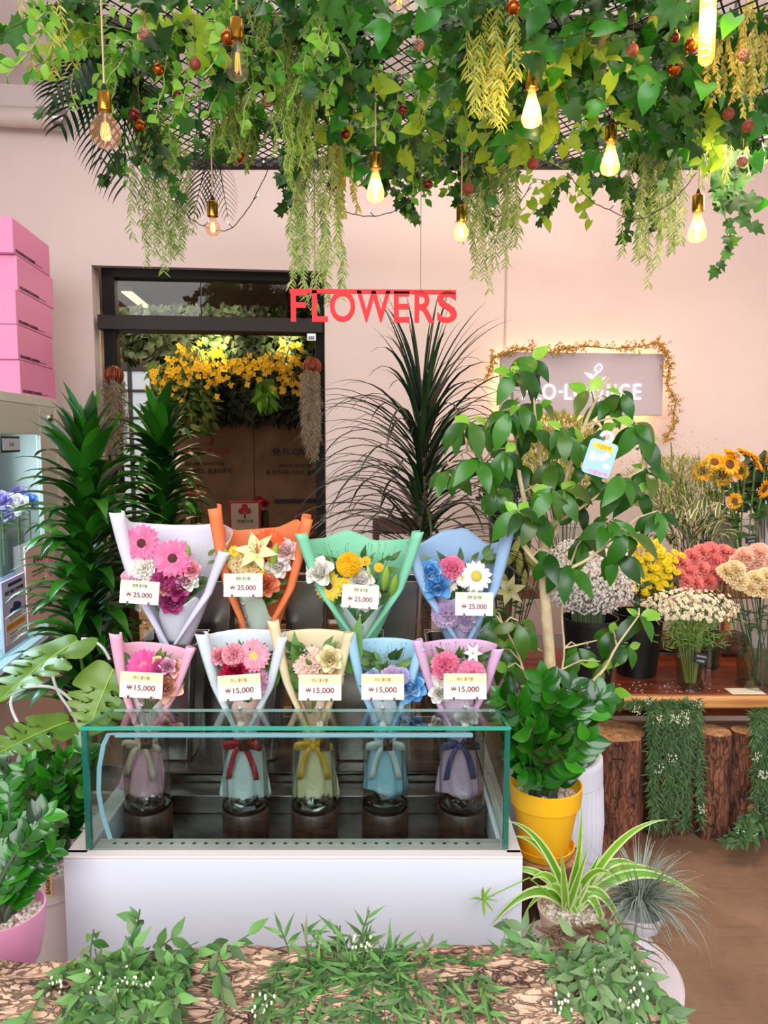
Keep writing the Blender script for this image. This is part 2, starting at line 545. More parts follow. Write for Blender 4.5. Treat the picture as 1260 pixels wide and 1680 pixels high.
# ------------------------------------------------------------------ the setting
BW = 4.08          # distance of the back wall along NV
ZC = 3.27
mb = MB(); quad(mb, (-4, -1.0, 0), (6, -1.0, 0), (6, 9, 0), (-4, 9, 0))
fm, nt, b, out = nmat('worn_concrete')
tc = nt.nodes.new('ShaderNodeTexCoord'); n1 = nt.nodes.new('ShaderNodeTexNoise'); n1.inputs['Scale'].default_value = 2.2; n1.inputs['Detail'].default_value = 9; n1.inputs['Roughness'].default_value = .7
mp = nt.nodes.new('ShaderNodeMapping'); mp.inputs['Rotation'].default_value = (0, 0, .5); mp.inputs['Scale'].default_value = (2, 34, 1)
n2 = nt.nodes.new('ShaderNodeTexNoise'); n2.inputs['Scale'].default_value = 2; n2.inputs['Detail'].default_value = 5
nt.links.new(tc.outputs['Object'], n1.inputs['Vector']); nt.links.new(tc.outputs['Object'], mp.inputs[0]); nt.links.new(mp.outputs[0], n2.inputs['Vector'])
rp = nt.nodes.new('ShaderNodeValToRGB'); rp.color_ramp.elements[0].color = hexc('#6b4c38'); rp.color_ramp.elements[1].color = hexc('#9a7a63')
rp.color_ramp.elements[0].position = .3; rp.color_ramp.elements[1].position = .7
r2 = nt.nodes.new('ShaderNodeValToRGB'); r2.color_ramp.elements[0].color = (.72, .68, .66, 1); r2.color_ramp.elements[0].position = .33; r2.color_ramp.elements[1].position = .45
mu = nt.nodes.new('ShaderNodeMixRGB'); mu.blend_type = 'MULTIPLY'; mu.inputs[0].default_value = .5
nt.links.new(n1.outputs['Fac'], rp.inputs[0]); nt.links.new(n2.outputs['Fac'], r2.inputs[0]); nt.links.new(rp.outputs[0], mu.inputs[1]); nt.links.new(r2.outputs[0], mu.inputs[2])
nt.links.new(mu.outputs[0], b.inputs['Base Color']); b.inputs['Roughness'].default_value = .55
struct('floor', mb, fm)

# doorway corner points measured on the wall plane
DL = on_wall(150, 440, BW); DRr = on_wall(532, 440, BW)
dA0 = DL.dot(WV); dA1 = DRr.dot(WV); DZ = (DL.z + DRr.z) / 2
mb = MB()
for a0, a1, z0, z1 in [(-2.3, dA0, 0, ZC), (dA1, 3.3, 0, ZC), (dA0, dA1, DZ, ZC)]:
    rbox(mb, a0, a1, BW, BW + .14, z0, z1)
struct('wall_back', mb, WALL)
mb = MB(); rbox(mb, -2.4, -2.28, .6, BW + .14, 0, ZC); struct('wall_left', mb, WALL)
mb = MB(); rbox(mb, 3.3, 3.42, .6, BW + .14, 0, ZC); struct('wall_right', mb, WALL)
mb = MB(); rbox(mb, -2.4, 3.42, .6, BW + .14, ZC, ZC + .1); struct('ceiling', mb, CEIL)
mb = MB(); rbox(mb, -2.28, -1.62, .8, BW, ZC - .09, ZC); struct('trim_1', mb, CEIL)
# wall panel seams
mb = MB()
for px in (831,):
    p = on_wall(px, 400, BW); a = p.dot(WV); rbox(mb, a - .006, a + .006, BW - .004, BW, .1, ZC - .02)
struct('trim_2', mb, pm('seam_paint', '#b9a8a0', .8))

# door: black frame, transom, glass
fb = BW + .05
d = MB(); t = .065
rbox(d, dA0 + .035, dA0 + .035 + t, fb, fb + .09, 0, DZ); rbox(d, dA1 - .05, dA1 - .005, fb, fb + .09, 0, DZ)
rbox(d, dA0 + .035, dA1 - .005, fb, fb + .09, DZ - .05, DZ)
dr = struct('door_1', d, BLACKF, bevel=.004)
zb1 = on_wall(340, 519, BW).z; zb0 = on_wall(340, 543, BW).z
m2 = MB(); rbox(m2, dA0 + .02, dA1 - .01, fb - .05, fb + .1, zb0, zb1); part('sliding_rail_cover', m2, GREYF, dr, bevel=.004)
m2 = MB(); rbox(m2, dA0 + .1, dA1 - .05, fb + .04, fb + .046, zb1, DZ - .05)
part('transom_glass', m2, glassm('transom_tint', (.75, .71, .67), .03), dr)
m2 = MB(); rbox(m2, dA0 + .1, dA1 - .05, fb + .02, fb + .028, .05, zb0)
part('door_glass', m2, glassm('door_tint', (.84, .79, .74), -.004), dr)
m2 = MB(); p = on_wall(326, 480, BW).dot(WV); rbox(m2, p - .003, p + .003, fb + .036, fb + .05, zb1, DZ - .05); part('glass_joint', m2, GREYF, dr)

# the room behind the door
NB = 6.3
M_STONE = pm('stone_panel', '#8d7564', .8, noise_s=5, noise_a=.28, bump=.15)
mb = MB(); rbox(mb, -2.6, .7, NB, NB + .1, 0, 2.65); struct('wall_far', mb, M_STONE)
mb = MB(); rbox(mb, -2.75, -2.6, BW + .14, NB + .1, 0, 2.65); struct('wall_far_left', mb, pm('cream_paint', '#b7a796', .8))
mb = MB(); rbox(mb, .7, .82, BW + .14, NB + .1, 0, 2.65); struct('wall_far_right', mb, pm('cream_paint', '#b7a796', .8))
mb = MB(); rbox(mb, -2.75, .82, BW + .14, NB + .1, 2.55, 2.65); struct('ceiling_far', mb, pm('far_ceiling', '#8d857c', .9, noise_s=30, noise_a=.1))
mb = MB(); p = on_wall(450, 770, NB).dot(WV); rbox(mb, p - .17, p - .163, NB - .004, NB, .3, 2.54); struct('trim_3', mb, pm('stone_joint', '#5b4a3e', .9))
mb = MB(); z_ = on_wall(480, 821, NB).z; rbox(mb, p - .0, .7, NB - .02, NB, z_ - .018, z_ + .012); struct('trim_4', mb, pm('indigo_strip', '#2a2350', .5))
# window at the left of the far room
wa0 = on_wall(203, 600, NB).dot(WV); wa1 = on_wall(252, 600, NB).dot(WV); wz1 = on_wall(230, 598, NB).z; wz0 = on_wall(230, 860, NB).z
mb = MB(); rbox(mb, wa0 - .1, wa1 + .02, NB - .05, NB - .01, wz0, wz1); w_ = struct('window_1', mb, pm('window_daylight', '#a9bccf', .5, emit=1.0))
mb = MB()
for k in range(3): rbox(mb, wa0 - .12 + k * (wa1 - wa0 + .12) / 2 - .015, wa0 - .12 + k * (wa1 - wa0 + .12) / 2 + .015, NB - .08, NB - .04, wz0, wz1)
for k in range(7): z = wz0 + (wz1 - wz0) * k / 6; rbox(mb, wa0 - .12, wa1 + .04, NB - .08, NB - .04, z - .012 - (.05 if k == 6 else 0), z + .012)
part('window_frame', mb, pm('slate_frame', '#4c5660', .6), w_)
# linear ceiling lamp seen through the transom
pL = on_z(207, 474, 2.53); pR = on_z(240, 501, 2.53)
lt = thing('linear_ceiling_lamp', 'thin warm linear lamp on the ceiling behind the transom glass', 'lamp', (pL + pR) / 2)
mb = MB(); dd = (pR - pL).normalized(); box(mb, (pL + pR) / 2, ((pR - pL).length, .08, .03), ax=(dd, Vector((0, 0, 1)).cross(dd)))
part('housing', mb, pm('lamp_housing', '#d8d0c0', .5), lt)
mb = MB(); box(mb, (pL + pR) / 2 - Vector((0, 0, .018)), ((pR - pL).length * .98, .07, .008), ax=(dd, Vector((0, 0, 1)).cross(dd)))
part('diffuser', mb, pm('lamp_diffuser', '#fff0b0', .5, emit=2.2), lt)
area('far_room_lamp', rw(-1.0, 5.0, 2.47), rw(-1.0, 5.2, 0), 1.4, .6, 36, (1, .84, .66))
area('refrigerator_light', rw(-1.45, 2.8, 1.6), rw(-1.45, 2.8, 0), .3, .8, 20, (.85, .93, 1))
p0 = on_wall(472, 578, 5.2)
lt = thing('spot_lamp', 'white cylindrical spot lamp above the yellow flowers in the far room', 'lamp', p0)
mb = MB(); lathe(mb, [(.04, -.08), (.055, -.075), (.055, .09), (.05, .1)], 20, c=p0); part('lamp_body', mb, pm('lamp_white', '#c9c2bb', .5), lt)
mb = MB(); tube(mb, [p0 + Vector((0, 0, .1)), p0 + Vector((0, 0, 2.55 - p0.z))], .008); part('rod', mb, GREYF, lt)
mb = MB(); lathe(mb, [(.001, -.0805), (.036, -.0805)], 16, c=p0, close=False); part('lamp_face', mb, pm('lamp_face', '#ffe9b8', .5, emit=6), lt)
spot('far_room_spot', on_wall(360, 520, 4.9), on_wall(330, 640, 5.5), 70, (1, .86, .52), 80)
spot('far_room_spot_right', on_wall(470, 520, 4.9), on_wall(460, 640, 5.5), 45, (1, .86, .52), 70)

# lettering on the far stone wall
wl = thing('wall_lettering', 'red LOUNGE lettering and sprout with Korean lines on the stone wall', 'sign', on_wall(340, 760, NB - .004))
MRED = pm('letter_red', '#a01c20', .5); MPUR = pm('letter_purple', '#35204a', .5)


def wlet(par, body, mat, x0, x1, yc, hpx, bold=0.0):
    P = on_wall((x0 + x1) / 2, yc, NB - .006); s = m_per_px(P)
    letter(body, mat, par, face_mat(P, WV, (0, 0, 1)), w=(x1 - x0) * s, h=hpx * s, bold=bold, ext=.004)


wlet(wl, 'FLO-LOUNGE', MRED, 268, 378, 740, 10, .03)
wlet(wl, '마음 담은 선물 약속시간 배송', INK, 290, 367, 761, 6)
wlet(wl, '꽃배달 서비스, 플로리운지', INK, 286, 379, 773, 9, .01)
P = on_wall(347, 727, NB - .006); s = m_per_px(P); mb = MB()
tube(mb, [P + Vector((0, 0, k)) * s + WV * x * s for k, x in ((-8, 0), (-2, -1), (5, 2), (8, 4))], .8 * s, 5)
mb.inst(LANCE_W, [frame(P + Vector((0, 0, 0)), Vector((-1, 0, .6)), (0, -1, 0), 6 * s), frame(P, Vector((1, 0, .5)), (0, -1, 0), 6 * s), frame(P + Vector((0, 0, 5 * s)), Vector((.4, 0, 1)), (0, -1, 0), 7 * s)])
part('sprout_logo', mb, MRED, wl)
wl = thing('wall_lettering', 'purple FLOR lettering with bird-like monogram and Korean lines on the stone wall', 'sign', on_wall(480, 760, NB - .004))
wlet(wl, 'FLORA', MPUR, 464, 511, 741, 10, .035)
wlet(wl, '2주에 한 번 나를 위한 선물', INK, 456, 510, 764, 6)
wlet(wl, '꽃 정기구독 서비스, 플로리', INK, 437, 524, 775, 9, .01)
P = on_wall(453, 741, NB - .006); s = m_per_px(P); mb = MB()
for pts in ([(-7, -5), (-3, -5), (-3, 5), (-6, 2), (0, 6), (3, 6)], [(-5, 0), (7, 1)], [(-1, -6), (-1, -1), (3, -1), (3, -6), (7, -5)], [(1, 2), (6, 3), (6, -3)]):
    tube(mb, [P + WV * x * s + Vector((0, 0, z * s)) for x, z in pts], .7 * s, 5)
part('monogram', mb, MPUR, wl)

# far room counter with certificate and small vases
cz = on_wall(400, 872, 5.0).z
mb = MB(); rbox(mb, -2.2, .5, 4.8, 5.3, cz - .05, cz); rbox(mb, -2.15, .45, 4.84, 5.28, 0, cz - .05)
single('counter', mb, woodm('counter_wood', '#3c2a20', '#5a4030'), 'brown counter below the stone wall in the far room', 'counter', rw(-.9, 5.0, 0), smooth=False)
c = on_wall(402, 850, 4.95); s = m_per_px(c)
ce = thing('framed_certificate', 'red framed certificate with three red circles on the far counter', 'frame', c - Vector((0, 0, 27 * s)))
mb = MB(); box(mb, c, (52 * s, .02, 56 * s), ax=(WV, NV)); part('frame', mb, pm('frame_red', '#9c1420', .4), ce, bevel=.003)
mb = MB(); box(mb, c - NV * .012, (44 * s, .004, 49 * s), ax=(WV, NV)); part('sheet', mb, pm('certificate_paper', '#b9b2aa', .7), ce)
mb = MB(); q = c - NV * .017
for x, z in ((0, 19), (-5.5, 12), (5.5, 12)):
    lathe(mb, [(.0005, 0), (5 * s, 0), (5 * s, .002), (.0005, .002)], 20, M=face_mat(q + WV * x * s + Vector((0, 0, z * s)), WV, (0, 0, 1)))
part('three_circle_logo', mb, pm('logo_red', '#a80f18', .5), ce)
mb = MB(); box(mb, q + Vector((0, 0, 4 * s)), (2.5 * s, .002, 8 * s), ax=(WV, NV)); part('logo_stem', mb, INK, ce)
letter('착한가게', INK, ce, face_mat(q - Vector((0, 0, 5 * s)), WV, (0, 0, 1)), w=25 * s, h=6 * s, bold=.01, ext=.002)
letter('이웃사랑 나눔 캠페인', MRED, ce, face_mat(q - Vector((0, 0, 20 * s)), WV, (0, 0, 1)), w=34 * s, h=3 * s, ext=.002)

# pipe on the back wall, left
pz = on_wall(50, 193, BW - .1).z
pp = thing('wall_pipe', 'beige wrapped pipe along the top left of the back wall', 'pipe', rw(-1.9, BW - .1, pz))
mb = MB(); e = on_wall(108, 193, BW - .1).dot(WV)
tube(mb, [rw(-2.27 + (e + 2.27) * k / 8, BW - .1, pz) for k in range(9)], .047, 20); part('pipe_body', mb, pm('pipe_wrap', '#cdbfb6', .7, noise_s=20, noise_a=.06, bump=.2), pp)
mb = MB(); tube(mb, [rw(e - .05, BW - .1, pz), rw(e, BW - .1, pz)], .053, 20); box(mb, rw(e - .025, BW - .05, pz + .02), (.03, .1, .02), ax=(WV, NV)); part('clamp', mb, pm('zinc', '#a8a6a4', .3, metal=1), pp)

# ------------------------------------------------------------------ left: refrigerated cabinet, boxes, posters
FA = -1.079
fz1 = 1.68; fz0 = .66
fr = thing('display_refrigerator', 'pale grey glass-door flower refrigerator at the left wall', 'refrigerator', rw(-1.45, 2.7, 0))
CAB = pm('fridge_grey', '#cfd0c4', .35); mb = MB()
rbox(mb, -1.9, FA, 1.9, 3.52, fz1 - .04, fz1); rbox(mb, -1.9, FA, 3.48, 3.52, fz0, fz1 - .04); rbox(mb, -1.9, -1.86, 1.9, 3.48, fz0, fz1 - .04); rbox(mb, -1.9, FA, 1.9, 3.52, fz0 - .06, fz0); rbox(mb, -1.9, FA, 1.9, 1.94, fz0, fz1 - .04)
rbox(mb, -1.86, FA - .2, 3.30, 3.34, fz0, fz1 - .04)
part('cabinet_body', mb, CAB, fr, bevel=.004)
mb = MB(); rbox(mb, FA - .02, FA, 3.28, 3.48, fz0, fz1 - .04); rbox(mb, FA - .02, FA, 1.94, 3.28, fz1 - .16, fz1 - .04)
part('front_panel', mb, pm('fridge_panel', '#c4c3b6', .25), fr, bevel=.003)
mb = MB(); rbox(mb, -1.84, FA - .03, 1.96, 3.28, fz0 + .02, fz0 + .03); part('shelf', mb, glassm('shelf_glass', (.8, .88, .92), .1), fr)
mb = MB(); rbox(mb, -1.855, -1.85, 1.96, 3.29, fz0, fz1 - .05); part('inner_back', mb, pm('fridge_inside', '#c0d4ea', .5), fr)
mb = MB(); rbox(mb, FA - .012, FA - .004, 1.94, 3.28, fz0, fz1 - .16); part('glass_door', mb, glassm('fridge_glass', (.84, .92, .97), .10), fr)
mb = MB(); rbox(mb, FA - .02, FA + .012, 1.9, 3.52, fz0 - .09, fz0 - .0); part('door_rail', mb, pm('rail_grey', '#6a655c', .6), fr, bevel=.003)
mb = MB(); q = rw(FA, 3.40, fz1 - .085); lathe(mb, [(.0005, .014), (.016, .012), (.02, .006), (.021, 0)], 20, M=face_mat(q, NV, (0, 0, 1))); part('lock', mb, pm('lock_steel', '#b8b0aa', .25, metal=1), fr)
mb = MB(); rbox(mb, -1.9, FA - .02, 1.9, 3.5, 0, fz0 - .09); part('base_cabinet', mb, pm('base_pink', '#dcbcb0', .6), fr)
tb_, tz_ = on_side(18, 729, FA + .01)
mb = MB(); rbox(mb, FA - .004, FA + .01, tb_ - .09, tb_ + .09, tz_ - .03, tz_ + .03); th = part('thermometer', mb, pm('thermo_black', '#26262c', .4), fr, bevel=.002)
mb = MB(); rbox(mb, FA + .01, FA + .012, tb_ - .08, tb_ + .08, tz_ - .022, tz_ + .022); part('display', mb, pm('thermo_face', '#b9c3d0', .4), th)
letter('5.0', INK, th, face_mat(rw(FA + .0125, tb_, tz_), NV, (0, 0, 1)), w=.04, h=.014, ext=.001)

PINK = pm('pink_card', '#e28bb4', .55)
bz = fz1; hs = .124
_bx = [((33, 636), (90, 645)), ((28, 560), (86, 590)), ((25, 500), (84, 530)), ((27, 440), (86, 480)), ((20, 385), (80, 430))]
bb1 = on_side(90, 645, FA - .03)[0]; hs = (on_side(20, 357, FA - .03)[1] - fz1) / 5 - .001
for k in range(5):
    a1 = FA - .03; b0 = on_side(*_bx[k][0], a1)[0]; b1_ = on_side(*_bx[k][1], a1)[0]
    c = rw(a1 - .25, b0 + .25, bz)
    g = thing('gift_box', ['lowest pink cardboard box, resting on the refrigerator', 'second pink box from the bottom of the stack', 'middle pink box of the stack of five', 'second pink box from the top of the stack', 'topmost pink cardboard box of the stack'][k], 'box', c, group='pink boxes on the refrigerator')
    mb = MB(); rbox(mb, a1 - .5, a1, b0, b1_, bz + .0, bz + hs - .03); part('box_base', mb, PINK, g, bevel=.002)
    mb = MB(); rbox(mb, a1 - .503, a1 + .003, b0 - .003, b1_ + .003, bz + .0012, bz + hs); part('lid', mb, PINK, g, bevel=.0025)
    letter('FLO-LOUNGE X FLORAENG', INK, g, face_mat(rw(a1 + .0045, b0 + .13, bz + .016), NV, (0, 0, 1)), w=.22, h=.012, bold=.02, ext=.001)
    mb = MB(); rbox(mb, a1 + .003, a1 + .0042, b0 + .25, b0 + .33, bz + .013, bz + .015); part('printed_line', mb, INK, g)
    bz += hs + .001


def poster(label, b0, b1, z0, z1, colr, items, extra=None):
    c = rw(FA + .03, (b0 + b1) / 2, (z0 + z1) / 2)
    g = thing('poster', label, 'poster', c - Vector((0, 0, (z1 - z0) / 2)))
    mb = MB(); rbox(mb, FA + .012, FA + .018, b0, b1, z0, z1); part('sheet', mb, colr, g)
    W = b1 - b0; H = z1 - z0
    for body, m, u, v, w, h in items:
        letter(body, m, g, face_mat(rw(FA + .019, b0 + W * u, z0 + H * v), NV, (0, 0, 1)), w=W * w, h=H * h, bold=.015, ext=.001)
    if extra: extra(g, b0, z0, W, H)
    return g


LAV = pm('poster_lavender', '#cfc5e6', .5); NAVY = pm('navy_ink', '#1c3368', .5); ORG_ = pm('orange_band', '#e7a93c', .5)


def ex1(g, b0, z0, W, H):
    mb = MB(); rbox(mb, FA + .018, FA + .0188, b0 + W * .08, b0 + W * .92, z0 + H * .08, z0 + H * .50); part('pale_panel', mb, pm('poster_pale', '#ecdfe8', .5), g)
    mb = MB(); rbox(mb, FA + .0185, FA + .0195, b0 + W * .25, b0 + W * .85, z0 + H * .90, z0 + H * .945); part('ribbon_banner', mb, NAVY, g)
    mb = MB(); ball(mb, rw(FA + .019, b0 + W * .52, z0 + H * .57), 1, sc=(.002, W * .19, H * .075)); ball(mb, rw(FA + .019, b0 + W * .36, z0 + H * .54), 1, sc=(.002, W * .09, H * .04))
    part('blue_rock_drawing', mb, NAVY, g)
    mb = MB(); rbox(mb, FA + .0188, FA + .0195, b0 + W * .1, b0 + W * .9, z0 + H * .28, z0 + H * .37); part('orange_band', mb, ORG_, g)
    mb = MB(); ball(mb, rw(FA + .019, b0 + W * .72, z0 + H * .22), 1, sc=(.002, W * .05, H * .025)); part('pink_flower_drawing', mb, PINK, g)


_pa, _pb = on_side(3, 1000, FA + .015), on_side(42, 1000, FA + .015); _pt, _pq = on_side(42, 937, FA + .015), on_side(42, 1047, FA + .015)
poster('lavender poster with navy banner and orange band on refrigerator glass', _pa[0], _pb[0], _pq[1], _pt[1], LAV,
       [('화란 행운거북이를', INK, .5, .82, .8, .06), ('찾아라!', INK, .55, .73, .5, .06), ('꽃 찾아 선물 증정!', INK, .5, .325, .7, .045),
        ('매장 곳곳에 숨겨진 행운거북이를', INK, .5, .46, .55, .015), ('찾아서 인증해 주세요', INK, .5, .42, .5, .015), ('기간 상시 진행', INK, .38, .22, .3, .013), ('매장 문의', INK, .35, .16, .25, .013)], ex1)


def ex2(g, b0, z0, W, H):
    YF = pm('flower_yellow_print', '#e8b83a', .5)
    for u, v, r in ((.8, .62, .09), (.66, .49, .06)):
        mb = MB()
        for k in range(7):
            a = k * .9; ball(mb, rw(FA + .019, b0 + W * u + math.cos(a) * W * r * .8, z0 + H * v + math.sin(a) * W * r * .8), 1, t=BALL_S, sc=(.0015, W * r * .55, W * r * .55))
        part('flower_print', mb, PINK if r > .07 else pm('white_print', '#e6dfc8', .5), g)
        mb = MB(); ball(mb, rw(FA + .0205, b0 + W * u, z0 + H * v), 1, sc=(.0015, W * r * .6, W * r * .6)); part('flower_print_centre', mb, YF, g)
    for u, v in ((.22, .2), (.74, .17)):
        mb = MB(); rbox(mb, FA + .018, FA + .0195, b0 + W * (u - .06), b0 + W * (u + .06), z0 + H * (v - .04), z0 + H * (v + .04)); part('dark_picture', mb, INK, g)


_pa, _pb = on_side(44, 1000, FA + .015), on_side(93, 1000, FA + .015); _pt, _pq = on_side(44, 896, FA + .015), on_side(46, 1036, FA + .015)
poster('tall pale pink event poster beside the dracaena on the refrigerator', _pa[0], _pb[0], _pq[1], _pt[1], pm('poster_pink', '#eac8be', .5),
       [('EVENT', INK, .5, .80, .5, .07), ('네이버 영수증 리뷰 이벤트', INK, .5, .67, .62, .02), ('방문 후 리뷰를 남겨주세요', INK, .45, .62, .5, .014), ('플로리 이용권', INK, .5, .52, .3, .02), ('증정 안내', INK, .5, .485, .22, .018),
        ('카카오톡 친구 추가', INK, .5, .26, .5, .018), ('할인 쿠폰', INK, .48, .17, .24, .02), ('전국 꽃배달', INK, .48, .13, .22, .018)], ex2)

# ------------------------------------------------------------------ the display case
S0 = at(103, 1410, 1.5); S1 = at(858, 1410, 1.5)
bx0, bx1, bz1 = S0.x, S1.x, S0.z
gY = 1.53; G0 = at(147, 1388, gY); G1 = at(829, 1388, gY); gz0 = G0.z - .004; gzT = at(400, 1195, gY).z
gx0, gx1 = G0.x, G1.x; gB = 1.70; gzB = at(400, 1168, gB).z; CB = 2.28
dc = thing('flower_display_case', 'white refrigerated display case with glass front holding the bouquets', 'display case', ((bx0 + bx1) / 2, 1.85, 0))
mb = MB()
box(mb, ((bx0 + bx1) / 2, 1.513, bz1 / 2), (bx1 - bx0, .026, bz1)); box(mb, ((bx0 + bx1) / 2, CB + .03, bz1 / 2), (bx1 - bx0, .03, bz1))
for x in (bx0, bx1): box(mb, (x + (.022 if x == bx0 else -.022), (1.5 + CB) / 2 + .02, bz1 / 2), (.044, CB - 1.5, bz1))
part('base_cabinet', mb, WHITE, dc, bevel=.003)
PINKW = pm('case_top_rim', '#e6d9d8', .35)  # case white painted pinker on top, against the daylight-blue front
mb = MB(); box(mb, ((bx0 + bx1) / 2, 1.5135, bz1 + .003), (bx1 - bx0, .028, .006))
for s_ in (-1, 1):
    x = bx0 + (gx0 - bx0) / 2 if s_ < 0 else bx1 - (bx1 - gx1) / 2
    box(mb, (x, 1.9, bz1 + .003), (gx0 - bx0 if s_ < 0 else bx1 - gx1, .77, .006))
part('top_rim', mb, PINKW, dc, bevel=.002)
mb = MB(); box(mb, ((gx0 + gx1) / 2, 1.57, .30), (gx1 - gx0, .01, .44)); box(mb, ((gx0 + gx1) / 2, 1.72, bz1 - .075), (gx1 - gx0, .33, .012)); part('well_floor', mb, pm('dark_steel', '#4c4b4c', .32, metal=1, noise_s=6, noise_a=.3), dc)
# perforated front strip
ms = MB(); zt = bz1 - .002
box(ms, ((gx0 + gx1) / 2, 1.553, zt), (gx1 - gx0 - .012, .045, .012))
nh = 33
for k in range(nh):
    x = gx0 + .045 + (gx1 - gx0 - .1) * k / (nh - 1)
    lathe(ms, [(.0001, .0066), (.0042, .0066), (.0042, .006)], 12, c=(x, 1.556, zt), mat=1, close=False)
part('perforated_strip', ms, [pm('strip_steel', '#d6d2cc', .4, metal=.6), BLACKP], dc)
lz = at(400, 1267, 1.9).z
mb = MB(); box(mb, ((gx0 + gx1) / 2, 1.9 + .2, lz - .006), (gx1 - gx0 + .0, .4, .012)); box(mb, ((gx0 + gx1) / 2, 1.905, lz - .06), (gx1 - gx0, .01, .12))
box(mb, ((gx0 + gx1) / 2, 1.86, bz1 - .045), (gx1 - gx0, .07, .05))
part('steel_ledge', mb, pm('dull_steel', '#6d6b6a', .3, metal=1, noise_s=6, noise_a=.3), dc, bevel=.003)
mb = MB(); box(mb, (.5 * (gx0 + gx1) - .0, 1.80, bz1 - .03), (.012, .2, .07)); part('divider', mb, STEEL, dc)
mb = MB(); th_ = .009
quad_ = [((gx0, gY, gz0), (gx1, gY, gz0), (gx1, gY, gzT), (gx0, gY, gzT))]
box(mb, ((gx0 + gx1) / 2, gY, (gz0 + gzT) / 2), (gx1 - gx0 - 2 * th_, th_ * .6, gzT - gz0)); part('front_glass', mb, CASEG, dc)
for sgn, x in ((-1, gx0), (1, gx1)):
    mb = MB()
    V = [(x + dx, y, z) for dx in (-th_ / 2, th_ / 2) for (y, z) in ((gY, gz0), (CB, gz0), (CB, gzB), (gB, gzB), (gY, gzT))]
    mb.add(V, [[(0, 1, 2, 3, 4), (9, 8, 7, 6, 5)], [(i, (i + 1) % 5, 5 + (i + 1) % 5, 5 + i) for i in range(5)]])
    part('side_glass', mb, CASEG, dc)
    mb = MB(); box(mb, (x, gY, (gz0 + gzT) / 2), (th_ * 1.3, .012, gzT - gz0)); part('glass_corner_edge', mb, GEDGE, dc)
mb = MB(); V = [(x, y, z + dz) for dz in (0, .007) for (x, y, z) in ((gx0 - .004, gY - .008, gzT), (gx1 + .004, gY - .008, gzT), (gx1 - .0, gB, gzB), (gx0, gB, gzB))]
mb.add(V, [[(3, 2, 1, 0), (4, 5, 6, 7)], [(i, (i + 1) % 4, 4 + (i + 1) % 4, 4 + i) for i in range(4)]]); tg = part('top_glass', mb, CASEG, dc)
mb = MB(); TE = pm('top_edge_green', '#3fae93', .15, spec=.8, alpha=.7)
box(mb, ((gx0 + gx1) / 2, gY - .0085, gzT + .0035), (gx1 - gx0 + .01, .003, .008))
box(mb, ((gx0 + gx1) / 2, gB + .001, gzB + .0035), (gx1 - gx0, .002, .006), mat=1)
for x in (gx0 - .004, gx1 + .004): tube(mb, [(x, gY - .008, gzT + .0035), (x, gB, gzB + .0035)], .004, 4, mat=0)
part('polished_edge', mb, [TE, pm('rear_edge', '#c3e3dc', .2, alpha=.8)], tg)
LB = pm('pale_blue_silicone', '#a9cfe2', .35)
mb = MB(); a = at(188, 1206, gY + .02); b_ = at(776, 1206, gY + .02)
box(mb, (a + b_) / 2, ((b_ - a).length, .010, .010)); part('light_strip', mb, LB, dc, bevel=.003)
mb = MB()
for o in (0, .004, .008):
    pts = [at(x, y, gY + .02) + Vector((o * .7, 0, 0)) for x, y in ((188, 1204), (176, 1205), (168, 1222), (161, 1260), (160, 1300), (166, 1335), (174, 1360), (179, 1376))]
    tube(mb, pts, .0022 if o else .003, 8)
part('cable', mb, LB, dc)
# slatted wooden crate/blind behind the case
WOODC = woodm('crate_wood', '#6a431f', '#c08a4c', 0, 5)
cr = thing('wooden_crate', 'brown slatted wooden crate behind the display case', 'crate', (-.35, 2.55, 0))
for k in range(12):
    mb = MB(); z = .1 + k * .075; box(mb, (-.35, 2.45, z), (.95, .02, .058)); part('slat', mb, WOODC, cr, bevel=.003)
for x in (-.80, .10):
    mb = MB(); box(mb, (x, 2.47, .5), (.04, .03, .98)); part('crate_post', mb, WOODC, cr)

# steel vases
def steel_vase(cx, rimy, Y, wpx, lab, botz):
    c = at(cx, rimy, Y); s = m_per_px(c); w = wpx * s
    g = thing('steel_vase', lab, 'vase', (c.x, Y, botz), group='steel vases in the display case')
    H = c.z - botz
    for nm, sc_, z0, z1 in (('vase_wall', 1, 0, H),):
        mb = MB(); prof = [(w * .33, 0), (w * .42, H * .5), (w * .5, H), (w * .46, H), (w * .38, H * .5), (w * .30, .01)]
        V = []
        for r, z in prof:
            for sx, sy in ((-1, -1), (1, -1), (1, 1), (-1, 1)):
                V += [(sx * r, sy * (r - .012), z), (sx * (r - .012), sy * r, z)] if sx * sy < 0 else [(sx * (r - .012), sy * r, z), (sx * r, sy * (r - .012), z)]
        # order the 8 points by angle
        V = np.array(V).reshape(len(prof), 8, 3); o_ = np.argsort(np.arctan2(V[0, :, 1], V[0, :, 0])); V = V[:, o_]
        n = len(prof)
        mb.add(V.reshape(-1, 3), [[(i * 8 + k, i * 8 + (k + 1) % 8, (i + 1) * 8 + (k + 1) % 8, (i + 1) * 8 + k) for i in range(n - 1) for k in range(8)], [tuple(range(8))[::-1], tuple(range((n - 1) * 8, n * 8))]])
        part('vase_body', mb, STEEL, g, local=True, smooth=False, bevel=.003)
    mb = MB(); r = w * .505
    for a in ((-r, -r, r, -r), (r, -r, r, r), (r, r, -r, r), (-r, r, -r, -r)):
        tube(mb, [(a[0], a[1], H), (a[2], a[3], H)], .003, 6)
    part('rim', mb, STEEL, g, local=True)
    return g


